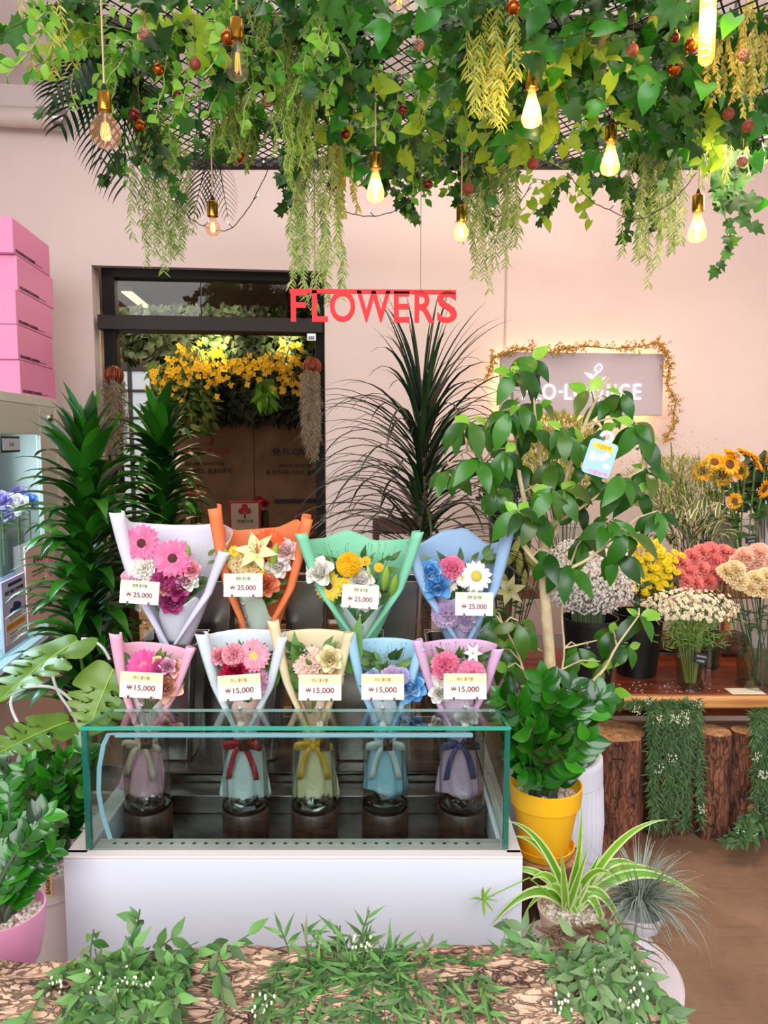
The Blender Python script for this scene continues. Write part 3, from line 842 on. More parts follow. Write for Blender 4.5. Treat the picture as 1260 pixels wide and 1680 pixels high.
for cx, l in ((286, 'steel vase holding the white-wrapped bouquet'), (424, 'steel vase holding the orange-wrapped bouquet'), (582, 'steel vase holding the mint-wrapped bouquet'), (745, 'steel vase holding the light blue bouquet, far right')):
    steel_vase(cx, 1046, 2.02, 92, l, lz + .002)
for cx, l in ((355, 'tall rear steel column vase between white and orange bouquets'), (505, 'tall rear steel column vase between orange and mint bouquets'), (655, 'tall rear steel column vase between mint and blue bouquets')):
    steel_vase(cx, 948, 2.2, 74, l, lz + .002)

# glass cylinder vases and dark wood blocks for the small bouquets
DW = woodm('dark_block_wood', '#1c110c', '#4b3226', 2, 8, .4)
SMX = [(243, 'pink'), (403, 'white'), (516, 'cream'), (632, 'blue'), (757, 'lilac')]
for cx, l in SMX:
    c = at(cx, 1322, 1.72); s = m_per_px(c); r = 38 * s; zb = bz1 - .068
    mb = MB(); H = c.z - zb
    lathe(mb, [(.001, 0), (r - .003, 0), (r, .003), (r, H - .003), (r - .003, H), (.001, H)], 40, c=(c.x, 1.72, zb))
    single('wood_block', mb, DW, 'dark round wood block under the %s mini bouquet' % l, 'block', (c.x, 1.72, zb), group='dark wood blocks in the glass case')
    zt_ = at(cx, 1185, 1.72).z; r *= .97
    g = thing('glass_vase', 'clear cylinder vase holding the %s mini bouquet' % l, 'vase', (c.x, 1.72, c.z), group='clear cylinder vases in the case')
    mb = MB(); h = zt_ - c.z
    lathe(mb, [(.001, .001), (r, .001), (r, h), (r - .0025, h), (r - .0025, .006), (.001, .006)], 40, c=(c.x, 1.72, c.z)); part('vase_wall', mb, CLEAR, g)
    mb = MB(); lathe(mb, [(r - .004, .006), (r + .0005, .010), (r + .001, .004), (r - .002, .0015)], 40, c=(c.x, 1.72, c.z), close=False); part('base_ring', mb, glassm('ring_glass', (.6, .64, .66), .25), g)
    mb = MB(); P = []
    for i in range(9):
        row = []
        for j in range(9):
            a = i / 8 * 2 * math.pi; q = j / 8
            row.append((c.x + math.cos(a) * r * .8 * q, 1.72 + math.sin(a) * r * .8 * q, c.z + .012 + .022 * noise.noise(Vector((i * 1.3, j * 1.7, cx)))))
        P.append(row)
    grid(mb, P); part('crumpled_film', mb, glassm('film', (.9, .93, .93), .22, .05), g, smooth=False)
# ------------------------------------------------------------------ flowers (each head faces +Z, about 1 unit wide)


def petal_patch(mb, M, L, W, prof, cup=.3, curl=.3, ruf=0, rf=6, nx=5, ny=6, mat=0, ph=0):
    P = []
    for j in range(ny + 1):
        t = j / ny; hw = max(interp(prof, t) * W / 2, W * .01); row = []
        for i in range(nx):
            u = -1 + 2 * i / (nx - 1)
            z = cup * hw * u * u * 1.4 - curl * L * t * t + ruf * L * math.sin(u * rf + ph) * t * t
            y = L * t * (1 - .12 * abs(u) * t) + (ruf * .7 * L * math.sin(u * rf * 1.7 + ph) if j == ny else 0)
            row.append(M @ Vector((u * hw, y, z)))
        P.append(row)
    grid(mb, P, mat)


def ring(mb, n, L, W, tilt, prof, r0=0, z0=0, cup=.3, curl=.3, ruf=0, mat=0, off=0, jit=.0, nx=5, ny=5, rf=6):
    """n petals around Z; tilt 0 = flat outward, pi/2 = straight up"""
    for k in range(n):
        a = 2 * math.pi * (k + off) / n + RD.uniform(-jit, jit); tl = tilt + RD.uniform(-jit, jit) * .6
        rad = Vector((math.cos(a), math.sin(a), 0)); d = rad * math.cos(tl) + Vector((0, 0, math.sin(tl)))
        nn = -rad * math.sin(tl) + Vector((0, 0, math.cos(tl)))
        petal_patch(mb, frame(rad * r0 + Vector((0, 0, z0)), d, nn), L * RD.uniform(.93, 1.05), W, prof, cup, curl, ruf, rf, nx, ny, mat, RD.random() * 6)


PR_STRAP = [.35, .8, 1, 1, .85, .1]; PR_ROUND = [.4, .85, 1.1, 1.2, 1.12, .8]; PR_PT = [.3, .8, 1, .8, .45, .03]; PR_FAN = [.15, .45, .8, 1.05, 1.15, 1.0]
_FM = {}


def petm(c1, c2=None, c3=None):
    k = 'petal_' + c1.strip('#') + (c2 or '').strip('#')
    return leafm(k, [c1, c2 or c1] + ([c3] if c3 else []), .6, .22, .25)


CAL = pm('calyx_green', '#6d8f3a', .55)


def head(kind, pal):
    """returns (mesh, materials); cached per kind and palette"""
    key = (kind, pal)
    if key in _FM: return _FM[key]
    mb = MB(); mats = [petm(*pal[:2]), CAL, pm('disc_' + (pal[2] if len(pal) > 2 else 'none').strip('#'), pal[2] if len(pal) > 2 else '#c9a02a', .8, noise_s=60, noise_a=.4)]
    if kind == 'gerbera':
        ring(mb, 20, .36, .13, .10, PR_STRAP, .12, 0, .25, .12, jit=.05, nx=3)
        ring(mb, 18, .30, .12, .28, PR_STRAP, .11, .015, .25, .15, jit=.06, nx=3, off=.5)
        ring(mb, 16, .14, .06, .6, PR_PT, .08, .02, .2, .2, jit=.1, nx=3, ny=3)
        ball(mb, (0, 0, .01), .13, 2, BALL, (1, 1, .35))
    elif kind == 'daisy':
        ring(mb, 15, .36, .15, .08, PR_STRAP, .13, 0, .2, .15, jit=.06, nx=3); ball(mb, (0, 0, .01), .16, 2, BALL, (1, 1, .5))
    elif kind == 'rose':
        for k, (n, L, W, tl, r0, z0) in enumerate([(3, .30, .26, 1.62, .05, .16), (3, .36, .34, 1.5, .09, .10), (4, .40, .40, 1.36, .13, .05), (5, .42, .44, 1.12, .16, .02), (5, .42, .48, .80, .17, 0), (4, .36, .46, .45, .16, -.02)]):
            ring(mb, n, L, W, tl, PR_ROUND, r0, z0, cup=.75, curl=.05 + .07 * k, off=k * .37, jit=.08, nx=7, ny=6)
        ring(mb, 5, .3, .1, .3, PR_PT, .05, -.05, mat=1, nx=3, ny=3)
    elif kind == 'carnation':
        for k, (n, L, tl) in enumerate([(10, .44, .12), (9, .42, .42), (9, .40, .72), (8, .38, 1.02), (6, .34, 1.32)]):
            ring(mb, n, L, .36, tl, PR_FAN, .03, .02 * k, cup=.1, curl=.1, ruf=.10, off=k * .4, jit=.15, nx=9, ny=4, rf=7)
        tube(mb, [(0, 0, -.38), (0, 0, -.1), (0, 0, .0)], [.05, .09, .12], 8, mat=1)
    elif kind == 'pompon':
        mats_ = []
        N = 300
        for k in range(N):
            z = 1 - 1.35 * k / N; r = math.sqrt(max(0, 1 - z * z)); a = k * 2.39996
            d = Vector((r * math.cos(a), r * math.sin(a), z)); tg_ = Vector((math.cos(a), math.sin(a), -.5)); mats_.append(frame(d * .32 + Vector((0, 0, .1)), d * .9 + tg_ * RD.uniform(.2, .9) + Vector((RD.uniform(-.3, .3), RD.uniform(-.3, .3), 0)), d, .15, 1.2))
        mb.inst(leaf_t([.4, .9, 1, .7], .24, 3, .5, -.2), mats_); ball(mb, (0, 0, .08), .3, 0, BALL)
    elif kind == 'lily':
        ring(mb, 3, .62, .26, .45, PR_PT, .02, 0, .35, .3, jit=.05, ny=7); ring(mb, 3, .6, .32, .5, PR_PT, .02, .01, .35, .35, off=.5, jit=.05, ny=7)
        for k in range(6):
            a = k * 1.05; p = Vector((math.cos(a) * .12, math.sin(a) * .12, .36)); tube(mb, [(0, 0, 0), p], .008, 4, mat=1); ball(mb, p, .022, 2, BALL_S)
    elif kind == 'bud':
        V = [(.02, -.5), (.09, -.35), (.14, -.05), (.12, .22), (.05, .42), (.005, .5)]
        lathe(mb, V, 10, fn=lambda r, z, a, i: r * (1 + .1 * math.cos(3 * a)))
    elif kind == 'sunflower':
        ring(mb, 20, .34, .14, .12, PR_PT, .17, 0, .25, .1, jit=.1, nx=3); ring(mb, 18, .3, .13, .4, PR_PT, .17, .01, .25, .1, off=.5, jit=.12, nx=3)
        ball(mb, (0, 0, .0), .19, 2, BALL, (1, 1, .35)); ring(mb, 12, .26, .12, -.1, PR_PT, .12, -.04, .2, -.1, mat=1, nx=3)
        ball(mb, (0, 0, -.05), .15, 1, BALL, (1, 1, .5))
    elif kind == 'button':
        ring(mb, 14, .34, .14, .1, PR_STRAP, .14, 0, .2, .2, nx=3, ny=3); ring(mb, 11, .22, .12, .5, PR_STRAP, .12, .03, .2, .2, nx=3, ny=3); ball(mb, (0, 0, .03), .2, 2, BALL_S, (1, 1, .6))
    me = mb.mesh('flower_head', None, True, 60)
    for m in mats: me.materials.append(m)
    _FM[key] = (me, mats); return _FM[key]


FNAME = {'gerbera': 'gerbera', 'daisy': 'daisy', 'rose': 'rose', 'carnation': 'carnation', 'pompon': 'pompon_chrysanthemum', 'lily': 'lily', 'bud': 'lily_bud', 'sunflower': 'sunflower', 'button': 'button_chrysanthemum'}

# ------------------------------------------------------------------ bouquets


def wrapper(H, RW, RDp, r0, roll, tops, skirt=0, sk_r=0, ph_top=118):
    """paper sheet: closed at the tie, open to the front above; tops = edge height offsets over u"""
    mb = MB(); NU, NV_ = 56, 22; P = []
    for j in range(NV_ + 1):
        v = j / NV_; row = []
        pm_ = math.radians(172 + (ph_top - 172) * min(1, max(0, (v - .06) / .48)) ** .7)
        for i in range(NU + 1):
            u = i / NU; hz = H * v * (1 + 1.35 * interp(tops, u) * v ** 3)
            e = v ** .9
            a_ = r0 + (RW - r0) * e; b_ = r0 + (RDp - r0) * e
            uu = min(max(u, .1), .9); k = (uu - .1) / .8
            ph = -pm_ + 2 * pm_ * k
            x = a_ * math.sin(ph); y = b_ * math.cos(ph)
            if u < .1 or u > .9:
                s = (abs(u - uu) / .1) * 2.9; sg = -1 if u < .1 else 1
                T = Vector((a_ * math.cos(ph), -b_ * math.sin(ph), 0)).normalized() * sg
                Nn = Vector((x / a_ ** 2, y / b_ ** 2, 0)).normalized()
                rr = roll * 1.35 * (.3 + .7 * v)
                x += rr * (math.sin(s) * T.x + (1 - math.cos(s)) * Nn.x); y += rr * (math.sin(s) * T.y + (1 - math.cos(s)) * Nn.y)
            row.append((x, y + .02 * v, hz))
        P.append(row)
    grid(mb, P)
    if skirt:
        P = []
        for j in range(13):
            v = j / 12; row = []
            for i in range(41):
                a = 2 * math.pi * i / 40
                rr = r0 * .8 + (sk_r - r0 * .8) * (v ** .6)
                rr *= 1 + (.16 * math.sin(4 * a + 1) + .08 * math.sin(9 * a)) * (1 - .5 * v)
                row.append((rr * math.cos(a), rr * .62 * math.sin(a), -skirt * v + (.008 * math.sin(2 * a) if j == 12 else 0)))
            P.append(row)
        grid(mb, P)
    return mb


def inner_tissue(H, RW, RDp, r0, v0, v1, seed):
    mb = MB(); P = []
    for j in range(13):
        t = j / 12; row = []
        for i in range(45):
            u = i / 44; ph = math.radians(-105 + 210 * u) + math.pi
            top = v1 + .09 * math.sin(u * 7 + seed) + .05 * math.sin(u * 17 + seed * 2)
            v = v0 + (top - v0) * t
            rp_ = 1 + .05 * math.sin(u * 22 + seed) * t
            a_ = (r0 + (RW - r0) * v ** .9) * .86 * rp_; b_ = (r0 + (RDp - r0) * v ** .9) * .95 * rp_
            row.append((a_ * math.sin(ph), b_ * math.cos(ph) + .012, H * v))
        P.append(row)
    grid(mb, P)
    return mb


def bouquet(label, group, cx, tie_y, Y, top_y, wpx, col, flowers, tops, tissue, tis_v=(.15, .42), skirt_y=None, ribbon=None, sk_w=60, greens=(), tilt=0, dark=False, roll=.013, fill=None, lean=-.12, pht=118):
    c = at(cx, tie_y, Y); s = m_per_px(c)
    g = thing('bouquet', label, 'bouquet', (c.x, Y, c.z), rot=(-lean, math.radians(tilt), 0), group=group)
    H = (tie_y - top_y) * s; RW = wpx / 2 * s; RDp = RW * .55
    paper = pm('paper_' + col.strip('#'), col, .5, trans=.25)
    sk = (skirt_y - tie_y) * s if skirt_y else 0
    mb = wrapper(H, RW, RDp, .022 if skirt_y else .035, roll, tops, sk, sk_w * .57 * s, pht)
    part('wrapping_paper', mb, paper, g, local=True, solid=.0008)
    mb = inner_tissue(H, RW, RDp, .024, tis_v[0], tis_v[1], cx)
    part('inner_tissue', mb, pm('tissue_' + tissue.strip('#'), tissue, .6, trans=.35, alpha=.82), g, local=True, solid=.0006)
    # stems and greens
    mb = MB()
    for kind, pal, px, py, sz in flowers:
        z = (tie_y - py) * s; x = (px - cx) * s - z * math.tan(math.radians(tilt))
        tube(mb, [(0, 0, .0), (x * .4, -.01, z * .5), (x, -RDp * .25, z - sz * s * .2)], .0022, 5)
    part('stems', mb, GREEN_STEM, g, local=True)
    mb = MB(); ms = []
    rr = random.Random(int(cx))
    for k in range(46):
        a = rr.uniform(-1, 1); v = rr.uniform(.38, .8)
        p = Vector((a * RW * v * .75, RDp * rr.uniform(-.2, .5) * v, H * v)); d = Vector((a * .8, rr.uniform(-.8, .1), rr.uniform(.2, 1)))
        ms.append(frame(p, d, (0, -1, .5), rr.uniform(.03, .055)))
    mb.inst(LANCE_W, ms); part('filler_leaves', mb, leafm('bouquet_greens', ['#2e4a22', '#52752f', '#7b9a52'], .5), g, local=True)
    for px, py, L, a in greens:
        mb = MB(); z = (tie_y - py) * s; x = (px - cx) * s - z * math.tan(math.radians(tilt))
        mb.inst(leaf_t([.2, .8, 1, .85, .6, .3, .02], .17, 7, .3, .2), [frame((x, -.004, z - L * s / 2), (math.sin(a), -.1, math.cos(a)), (0, -1, .1), L * s)])
        part('leaf_blade', mb, leafm('blade_green', ['#4f7d33', '#6a9a45'], .4), g, local=True)
    if fill:
        mb = MB(); pts = []
        for k in range(60):
            x = rr.uniform(-.62, .62) * RW; v = rr.uniform(.62, .93); p = Vector((x, RDp * .35, H * v)); b_ = Vector((x * .6, 0, H * v * .6))
            tube(mb, [b_, p], .0005, 3, caps=False); ball(mb, p, .0016, 1, BALL_S)
        part('filler_sprays', mb, [pm('spray_' + fill.strip('#'), fill, .7)] * 2, g, local=True)
    for i, (kind, pal, px, py, sz) in enumerate(flowers):
        sz *= 1.22 if kind != 'bud' else 1.1
        z = (tie_y - py) * s; x = (px - cx) * s - z * math.tan(math.radians(tilt))
        me, mats = head(kind, pal)
        v = z / H; y = -RDp * .42 * (1 - .2 * v) - .012 * (i % 2)
        if kind in ('bud',):
            M = frame((x, y, z), (rr.uniform(-.3, .3) + x * 3, -.3, 1), (0, -1, .3), sz * s) @ Matrix.Rotation(-math.pi / 2, 4, 'X')
        else:
            up = .75 if kind in ('rose', 'lily') else (.35 if kind != 'carnation' else .55)
            d = Vector((x * 2.0 + rr.uniform(-.15, .15), -1, up + rr.uniform(-.1, .15))).normalized()
            q = d.to_track_quat('Z', 'Y').to_matrix().to_4x4()
            off = .18 if kind in ('rose', 'carnation') else 0
            M = Matrix.Translation(Vector((x, y, z)) - d * off * sz * s) @ q @ Matrix.Rotation(rr.uniform(0, 6), 4, 'Z') @ Matrix.Scale(sz * s, 4)
        nm = FNAME[kind] if not (kind == 'bud' and pal[0].startswith('#f')) else 'rose_bud'
        part(nm, None, None, g, mesh=me, local=True, mw=M)
    if ribbon:
        mb = MB(); rm = pm('ribbon_' + ribbon.strip('#'), ribbon, .45, trans=.2)
        def band(pts, w):
            P = []
            for i, p in enumerate(pts):
                P.append([Vector(p) + Vector((0, 0, w / 2)), Vector(p) - Vector((0, 0, w / 2))])
            grid(mb, P)
        lathe(mb, [(.026, -.01), (.028, 0), (.026, .01)], 20, close=False)
        for sg in (-1, 1):
            band([(sg * (.004 + .042 * math.sin(t * math.pi) ** .8 * (1 if t < .5 else 1)), -.032 - .02 * math.sin(t * math.pi), -.012 * sg * math.cos(t * math.pi) + .0) if False else
                  (sg * (.002 + .045 * math.sin(t * math.pi)), -.034 - .012 * math.sin(2 * math.pi * t), .012 * math.sin(2 * math.pi * t + .3)) for t in [k / 14 for k in range(15)]], .014)
            P = []
            for k in range(9):
                t = k / 8; q = Vector((sg * (.004 + .03 * t), -.034 - .006 * math.sin(t * 5), -.085 * t * t - .01 * t)); P.append([q - Vector((.007, 0, 0)), q + Vector((.007, 0, .003))])
            grid(mb, P)
        ball(mb, (0, -.034, 0), .009, 0)
        part('ribbon', mb, rm, g, local=True, solid=.0006)
    return g


TOPS_A = [.10, .06, .0, -.03, -.05, -.06, -.05, -.03, .0, .05, .07, .10]
G_PK = ('#f06fa0', '#fb93b8', '#4a1c1c'); G_PK2 = ('#ef8fa6', '#f7b3bf', '#c9b25a'); G_HOT = ('#e0488f', '#ee6cab', '#c97a8a'); G_YE = ('#e8c83a', '#f1d95c', '#3a2412')
R_PK = ('#f7c3c6', '#f08aa4'); R_W = ('#f1ece4', '#fbf8f0'); R_RED = ('#b8173f', '#d42c55'); R_PEACH = ('#f6c1a4', '#f9d3bc'); R_BLUE = ('#3b9be0', '#bfe3f2'); R_OR = ('#f2926a', '#f7a985')
C_MAG = ('#b83f80', '#cf5c98'); C_CREAM = ('#f3dc9c', '#f7e6b8'); C_PK = ('#f29bb4', '#e36f94'); C_BLUSH = ('#f4d3c4', '#f8e2d6'); C_YP = ('#f3d28f', '#f4c3a0'); C_LIL = ('#c7a9d0', '#d9c3de'); C_MPK = ('#eac0d2', '#d98fb2')
BIG = 'large bouquets in the back row of the display case'; SM = 'mini bouquets in the front row of the display case'
bouquet('large bouquet in white paper with pink gerberas and magenta carnations', BIG, 288, 1062, 2.02, 868, 176, '#ebe8f4',
        [('gerbera', G_PK, 251, 884, 58), ('gerbera', G_PK, 300, 903, 58), ('rose', ('#f9d9dc', '#ee5c92'), 239, 940, 40), ('carnation', C_MAG, 282, 934, 38), ('carnation', C_MAG, 310, 935, 34), ('rose', C_MAG, 305, 953, 30),
         ('rose', R_PK, 327, 921, 24), ('rose', R_PK, 285, 950, 24), ('rose', R_PK, 262, 948, 18), ('carnation', R_W, 252, 918, 42), ('rose', C_MAG, 293, 975, 34), ('bud', ('#b9cf7a', '#98b85a'), 325, 889, 22), ('rose', R_W, 318, 940, 30)],
        [.13, .13, .11, .02, .0, -.01, .0, .03, .02, .0, -.06, -.07], '#dcdde4', (.06, .38), roll=.016, fill='#d5dccb', tilt=3.5)
bouquet('large bouquet in orange paper with yellow carnations and an orange gerbera', BIG, 424, 1062, 2.03, 862, 150, '#f48a52',
        [('gerbera', ('#e8501f', '#f2703a', '#5a1a0a'), 450, 882, 48), ('lily', ('#eef0b8', '#dfe8a0'), 432, 895, 50), ('carnation', C_CREAM, 402, 910, 40), ('carnation', C_CREAM, 422, 914, 40), ('rose', ('#f3d3d0', '#f8e6e2'), 476, 890, 32),
         ('button', ('#f2c928', '#f6d648'), 396, 895, 18), ('button', ('#f2c928', '#f6d648'), 409, 899, 16), ('button', ('#f2c928', '#f6d648'), 434, 922, 20), ('button', ('#f2c928', '#f6d648'), 448, 929, 18), ('rose', R_OR, 443, 944, 36), ('rose', R_W, 463, 915, 32),
         ('bud', ('#b9cf5a', '#a4c04e'), 458, 898, 44), ('bud', ('#b9cf5a', '#a4c04e'), 385, 908, 36)],
        [.12, .14, .13, -.02, -.06, -.05, -.03, .04, -.02, .10, .12, .10], '#c5dccc', (.05, .42), roll=.015, tilt=4)
bouquet('large bouquet in mint green paper with a yellow pompon chrysanthemum', BIG, 592, 1056, 2.0, 876, 192, '#8fdcb6',
        [('pompon', ('#eeb818', '#f5cb32'), 575, 916, 34), ('rose', R_W, 528, 924, 38), ('gerbera', G_YE, 543, 951, 46), ('button', ('#f2c928', '#f6d648'), 568, 944, 20), ('rose', R_W, 593, 940, 34), ('button', ('#f0b828', '#f6c640'), 591, 911, 18), ('button', ('#f0b828', '#f6c640'), 602, 910, 16),
         ('button', ('#f0b828', '#f6c640'), 622, 918, 16), ('bud', ('#d6e0a8', '#c7d58a'), 606, 928, 24), ('bud', ('#8fb240', '#9bbd4c'), 632, 936, 44), ('bud', ('#8fb240', '#9bbd4c'), 541, 935, 36), ('rose', R_W, 600, 962, 40), ('bud', ('#a9c45c', '#8fb240'), 551, 972, 22), ('bud', ('#a9c45c', '#8fb240'), 645, 948, 42)],
        [.06, .05, .03, -.05, -.06, -.01, -.09, -.07, -.04, .04, .06, .07], '#cfdcd6', (.05, .36), roll=.015, fill='#5f8a3a')
bouquet('large bouquet in light blue paper with blue roses and white daisies', BIG, 757, 1060, 2.02, 872, 162, '#a9c8e8',
        [('rose', R_BLUE, 703, 925, 34), ('rose', R_BLUE, 713, 945, 42), ('carnation', C_PK, 738, 921, 40), ('daisy', ('#f1ebe0', '#faf6ee', '#c9b04a'), 775, 934, 46), ('daisy', ('#f1ebe0', '#faf6ee', '#d9b02a'), 733, 946, 28), ('daisy', ('#f1ebe0', '#faf6ee', '#d9b02a'), 756, 938, 26),
         ('daisy', ('#f1ebe0', '#faf6ee', '#d9b02a'), 773, 950, 28), ('carnation', C_LIL, 729, 992, 42), ('carnation', C_LIL, 762, 1010, 30)],
        [-.06, -.04, -.03, -.09, -.08, -.02, -.01, -.12, -.08, .10, .11, .11], '#c9bedd', (.03, .42), roll=.017, tilt=-3)
bouquet('mini bouquet in pink paper with a hot pink gerbera and peach rose', SM, 240, 1212, 1.75, 1040, 124, '#f7bdd2',
        [('gerbera', G_HOT, 249, 1078, 50), ('gerbera', G_HOT, 258, 1090, 36), ('rose', R_PEACH, 284, 1107, 42), ('carnation', C_MAG, 278, 1073, 28), ('rose', R_PEACH, 299, 1074, 24), ('rose', C_MPK, 291, 1068, 22), ('rose', ('#f3e4a0', '#f6ecb8'), 272, 1067, 14)],
        [.05, .04, .0, -.10, -.1, -.1, -.1, -.1, -.08, -.02, .02, .04], '#e4dcdb', (.05, .45), 1308, '#f2d9c4', 62, tilt=9, roll=.012)
bouquet('mini bouquet in white paper with a pale pink gerbera and red rose', SM, 401, 1212, 1.75, 1030, 130, '#e6edf2',
        [('gerbera', G_PK2, 424, 1060, 50), ('rose', R_RED, 396, 1078, 36), ('rose', R_PK, 369, 1062, 24), ('carnation', ('#e99aa8', '#f0b3bd'), 391, 1055, 34), ('carnation', C_MPK, 422, 1099, 52), ('rose', R_RED, 383, 1088, 20)],
        [.03, .02, .0, -.05, -.05, -.04, -.04, -.03, -.04, .01, .02, .03], '#f1cdbb', (.04, .36), 1316, '#c4203a', 70, [(444, 1088, 70, .35)], tilt=2, roll=.013)
bouquet('mini bouquet in cream yellow paper with peach carnations', SM, 516, 1212, 1.75, 1018, 122, '#f1e2b8',
        [('carnation', C_BLUSH, 512, 1074, 48), ('rose', ('#eee6ae', '#f4e3c8'), 545, 1062, 34), ('carnation', C_YP, 542, 1096, 46), ('bud', ('#f0d0b0', '#f6dcc4'), 520, 1110, 14)],
        [.07, .06, .02, -.08, -.08, -.08, -.08, -.08, -.08, -.04, -.02, .0], '#f3c9a8', (.04, .40), 1320, '#f0bd3a', 64, [(493, 1052, 60, -.1), (490, 1100, 50, -.3), (573, 1045, 100, .2)], tilt=0, roll=.012)
bouquet('mini bouquet in sky blue paper with a blue dyed rose', SM, 632, 1212, 1.75, 1034, 112, '#aedaf2',
        [('rose', R_BLUE, 671, 1112, 44), ('carnation', C_LIL, 643, 1094, 38), ('rose', ('#a6b6d8', '#c3cfe6'), 613, 1100, 26), ('carnation', ('#b8b0dc', '#d0c8ea'), 658, 1092, 26)],
        [.05, .04, .0, -.06, -.08, -.08, -.08, -.08, -.08, -.07, -.06, -.05], '#dbe6ea', (.04, .42), 1302, '#e9f0f4', 62, [(622, 1078, 34, 0)], fill='#7c9a78', roll=.012)
bouquet('mini bouquet in lilac pink paper with a pink pompon and white carnation', SM, 752, 1212, 1.75, 1036, 132, '#e6bcdc',
        [('carnation', C_PK, 727, 1075, 44), ('pompon', ('#e58fb2', '#ee9fbe'), 767, 1088, 40), ('carnation', R_W, 722, 1098, 34), ('rose', R_W, 718, 1118, 28), ('lily', R_W, 770, 1058, 22), ('rose', R_W, 762, 1160, 30)],
        [.03, .02, -.02, -.08, -.09, -.09, -.09, -.09, -.09, -.08, -.06, -.05], '#e2c9dc', (.03, .40), 1306, '#4a4f8c', 66, tilt=-2, roll=.012, fill='#6c7a5a')

# ------------------------------------------------------------------ price cards in clear clips


def price_card(label, cx, cy, Y, title, price, band, rot, wpx=64, hpx=38, foot=None):
    c = at(cx, cy, Y); s = m_per_px(c); w = wpx * s; h = hpx * s
    g = thing('price_card', label, 'price card', tuple(c - Vector((0, 0, h * .9))), group='price cards on the bouquets')
    R_ = Matrix.Rotation(-.12, 4, 'X') @ Matrix.Rotation(-math.radians(rot), 4, 'Y')
    B = Matrix.Translation(c) @ R_
    FM = lambda x, z: B @ face_mat(Vector((x, -.0022, z)), (1, 0, 0), (0, 0, 1))
    mb = MB(); box(mb, (0, 0, 0), (w, .0012, h), M=B); part('card', mb, pm('card_cream', '#f6f2e4', .5), g)
    mb = MB(); box(mb, (0, -.0009, h * .31), (w, .0008, h * .36), M=B); part('title_band', mb, pm('band_' + band.strip('#'), band, .5), g)
    letter(title, REDINK if '15' in price else INK, g, FM(0, h * .29), w=w * .38, h=h * .15, ext=.0006)
    letter(price[2:], REDINK, g, FM(w * .09, -h * .12), w=w * .48, h=h * .25, bold=.012, ext=.0006)
    letter('W', REDINK, g, FM(-w * .27, -h * .10), w=w * .12, h=h * .2, bold=.01, ext=.0006)
    mb = MB(); box(mb, (-w * .27, -.0028, -h * .10), (w * .145, .0006, h * .028), M=B); part('won_bar', mb, REDINK, g)
    mb = MB(); box(mb, (0, -.001, -h * .42), (w * 1.01, .005, h * .14), M=B)
    for x in (-.27, .27): box(mb, (x * w, -.003, -h * .45), (w * .055, .009, h * .22), M=B)
    quadM = B
    box(mb, (0, .002, -h * .62), (w * .16, .004, h * .34), M=B)
    part('clip_holder', mb, PLASTIC, g)
    mb = MB()
    for x in (-.27, .27): box(mb, (x * w, -.0085, -h * .45), (w * .04, .0012, h * .12), M=B)
    part('clip_teeth', mb, pm('clip_dark', '#5a2c28', .4), g)
    fx, fy = foot or (cx + 6, cy + 78)
    f = at(fx, fy, Y + .03)
    mb = MB(); p1 = c - Vector((0, 0, h * .82)); tube(mb, [p1, (p1 + f) / 2 + Vector((.004, -.006, 0)), f], .0035, 8); ball(mb, p1, .0075); ball(mb, (p1 + f) / 2 + Vector((.004, -.006, 0)), .005)
    box(mb, f, (.022, .02, .03)); part('clip_arm', mb, PLASTIC, g)
    return g


GB = '#dfe6bf'; YB = '#f1e3a6'
price_card('25,000 won price card on the white-wrapped bouquet', 229, 972, 1.88, '생화 꽃다발', '₩ 25,000', GB, -4, foot=(244, 1040))
price_card('25,000 won price card on the orange-wrapped bouquet', 399, 960, 1.88, '생화 꽃다발', '₩ 25,000', GB, 0, foot=(404, 1030))
price_card('25,000 won price card on the mint-wrapped bouquet', 591, 979, 1.85, '생화 꽃다발', '₩ 25,000', GB, -4, 60, foot=(590, 1040))
price_card('25,000 won price card at the right edge of the light blue bouquet', 778, 991, 1.88, '생화 꽃다발', '₩ 25,000', GB, -1, 62, foot=(792, 1046))
for (cx, l), (x, y, r) in zip(SMX, [(232, 1124, -3), (393, 1128, 4), (525, 1128, 0), (628, 1127, 0), (763, 1126, 0)]):
    price_card('15,000 won price card on the %s mini bouquet' % l, x, y, 1.645, '미니 꽃다발', '₩ 15,000', YB, r, 70, 42, foot=(x + 8, y + 92))
# ------------------------------------------------------------------ plants


def blade(mb, p0, d0, L, W, droop, prof=(.5, .9, 1, .85, .55, .02), n=9, side=None, fold=.25, mats=None):
    """long leaf starting at p0 along d0, bending under its weight; mats=(mid, edge) gives pale margins"""
    d0 = Vector(d0).normalized(); p = Vector(p0); d = d0.copy(); V = []
    cols = 5 if mats else 3
    for i in range(n + 1):
        t = i / n
        x = d.cross(Vector((0, 0, 1)))
        x = x.normalized() if x.length > .05 else (Vector(side) if side else Vector((1, 0, 0)))
        nn = x.cross(d).normalized(); hw = max(interp(list(prof), t) * W / 2, .0004)
        if mats: V += [p - x * hw + nn * fold * hw, p - x * hw * .62 + nn * fold * hw * .6, p, p + x * hw * .62 + nn * fold * hw * .6, p + x * hw + nn * fold * hw]
        else: V += [p - x * hw + nn * fold * hw, p, p + x * hw + nn * fold * hw]
        p = p + d * L / n
        d = (d + Vector((0, 0, -1)) * droop / n * (0.4 + 1.3 * t)).normalized()
    q = [[], []]
    for i in range(n):
        for k in range(cols - 1):
            q[1 if mats and k in (0, 3) else 0].append((i * cols + k, i * cols + k + 1, (i + 1) * cols + k + 1, (i + 1) * cols + k))
    b_ = mb.n
    mb.add(V, [q[0]], 0)
    if mats:
        mb.n = b_; mb.f.append((np.array(q[1]) + b_, 1)); mb.n = b_ + len(V)


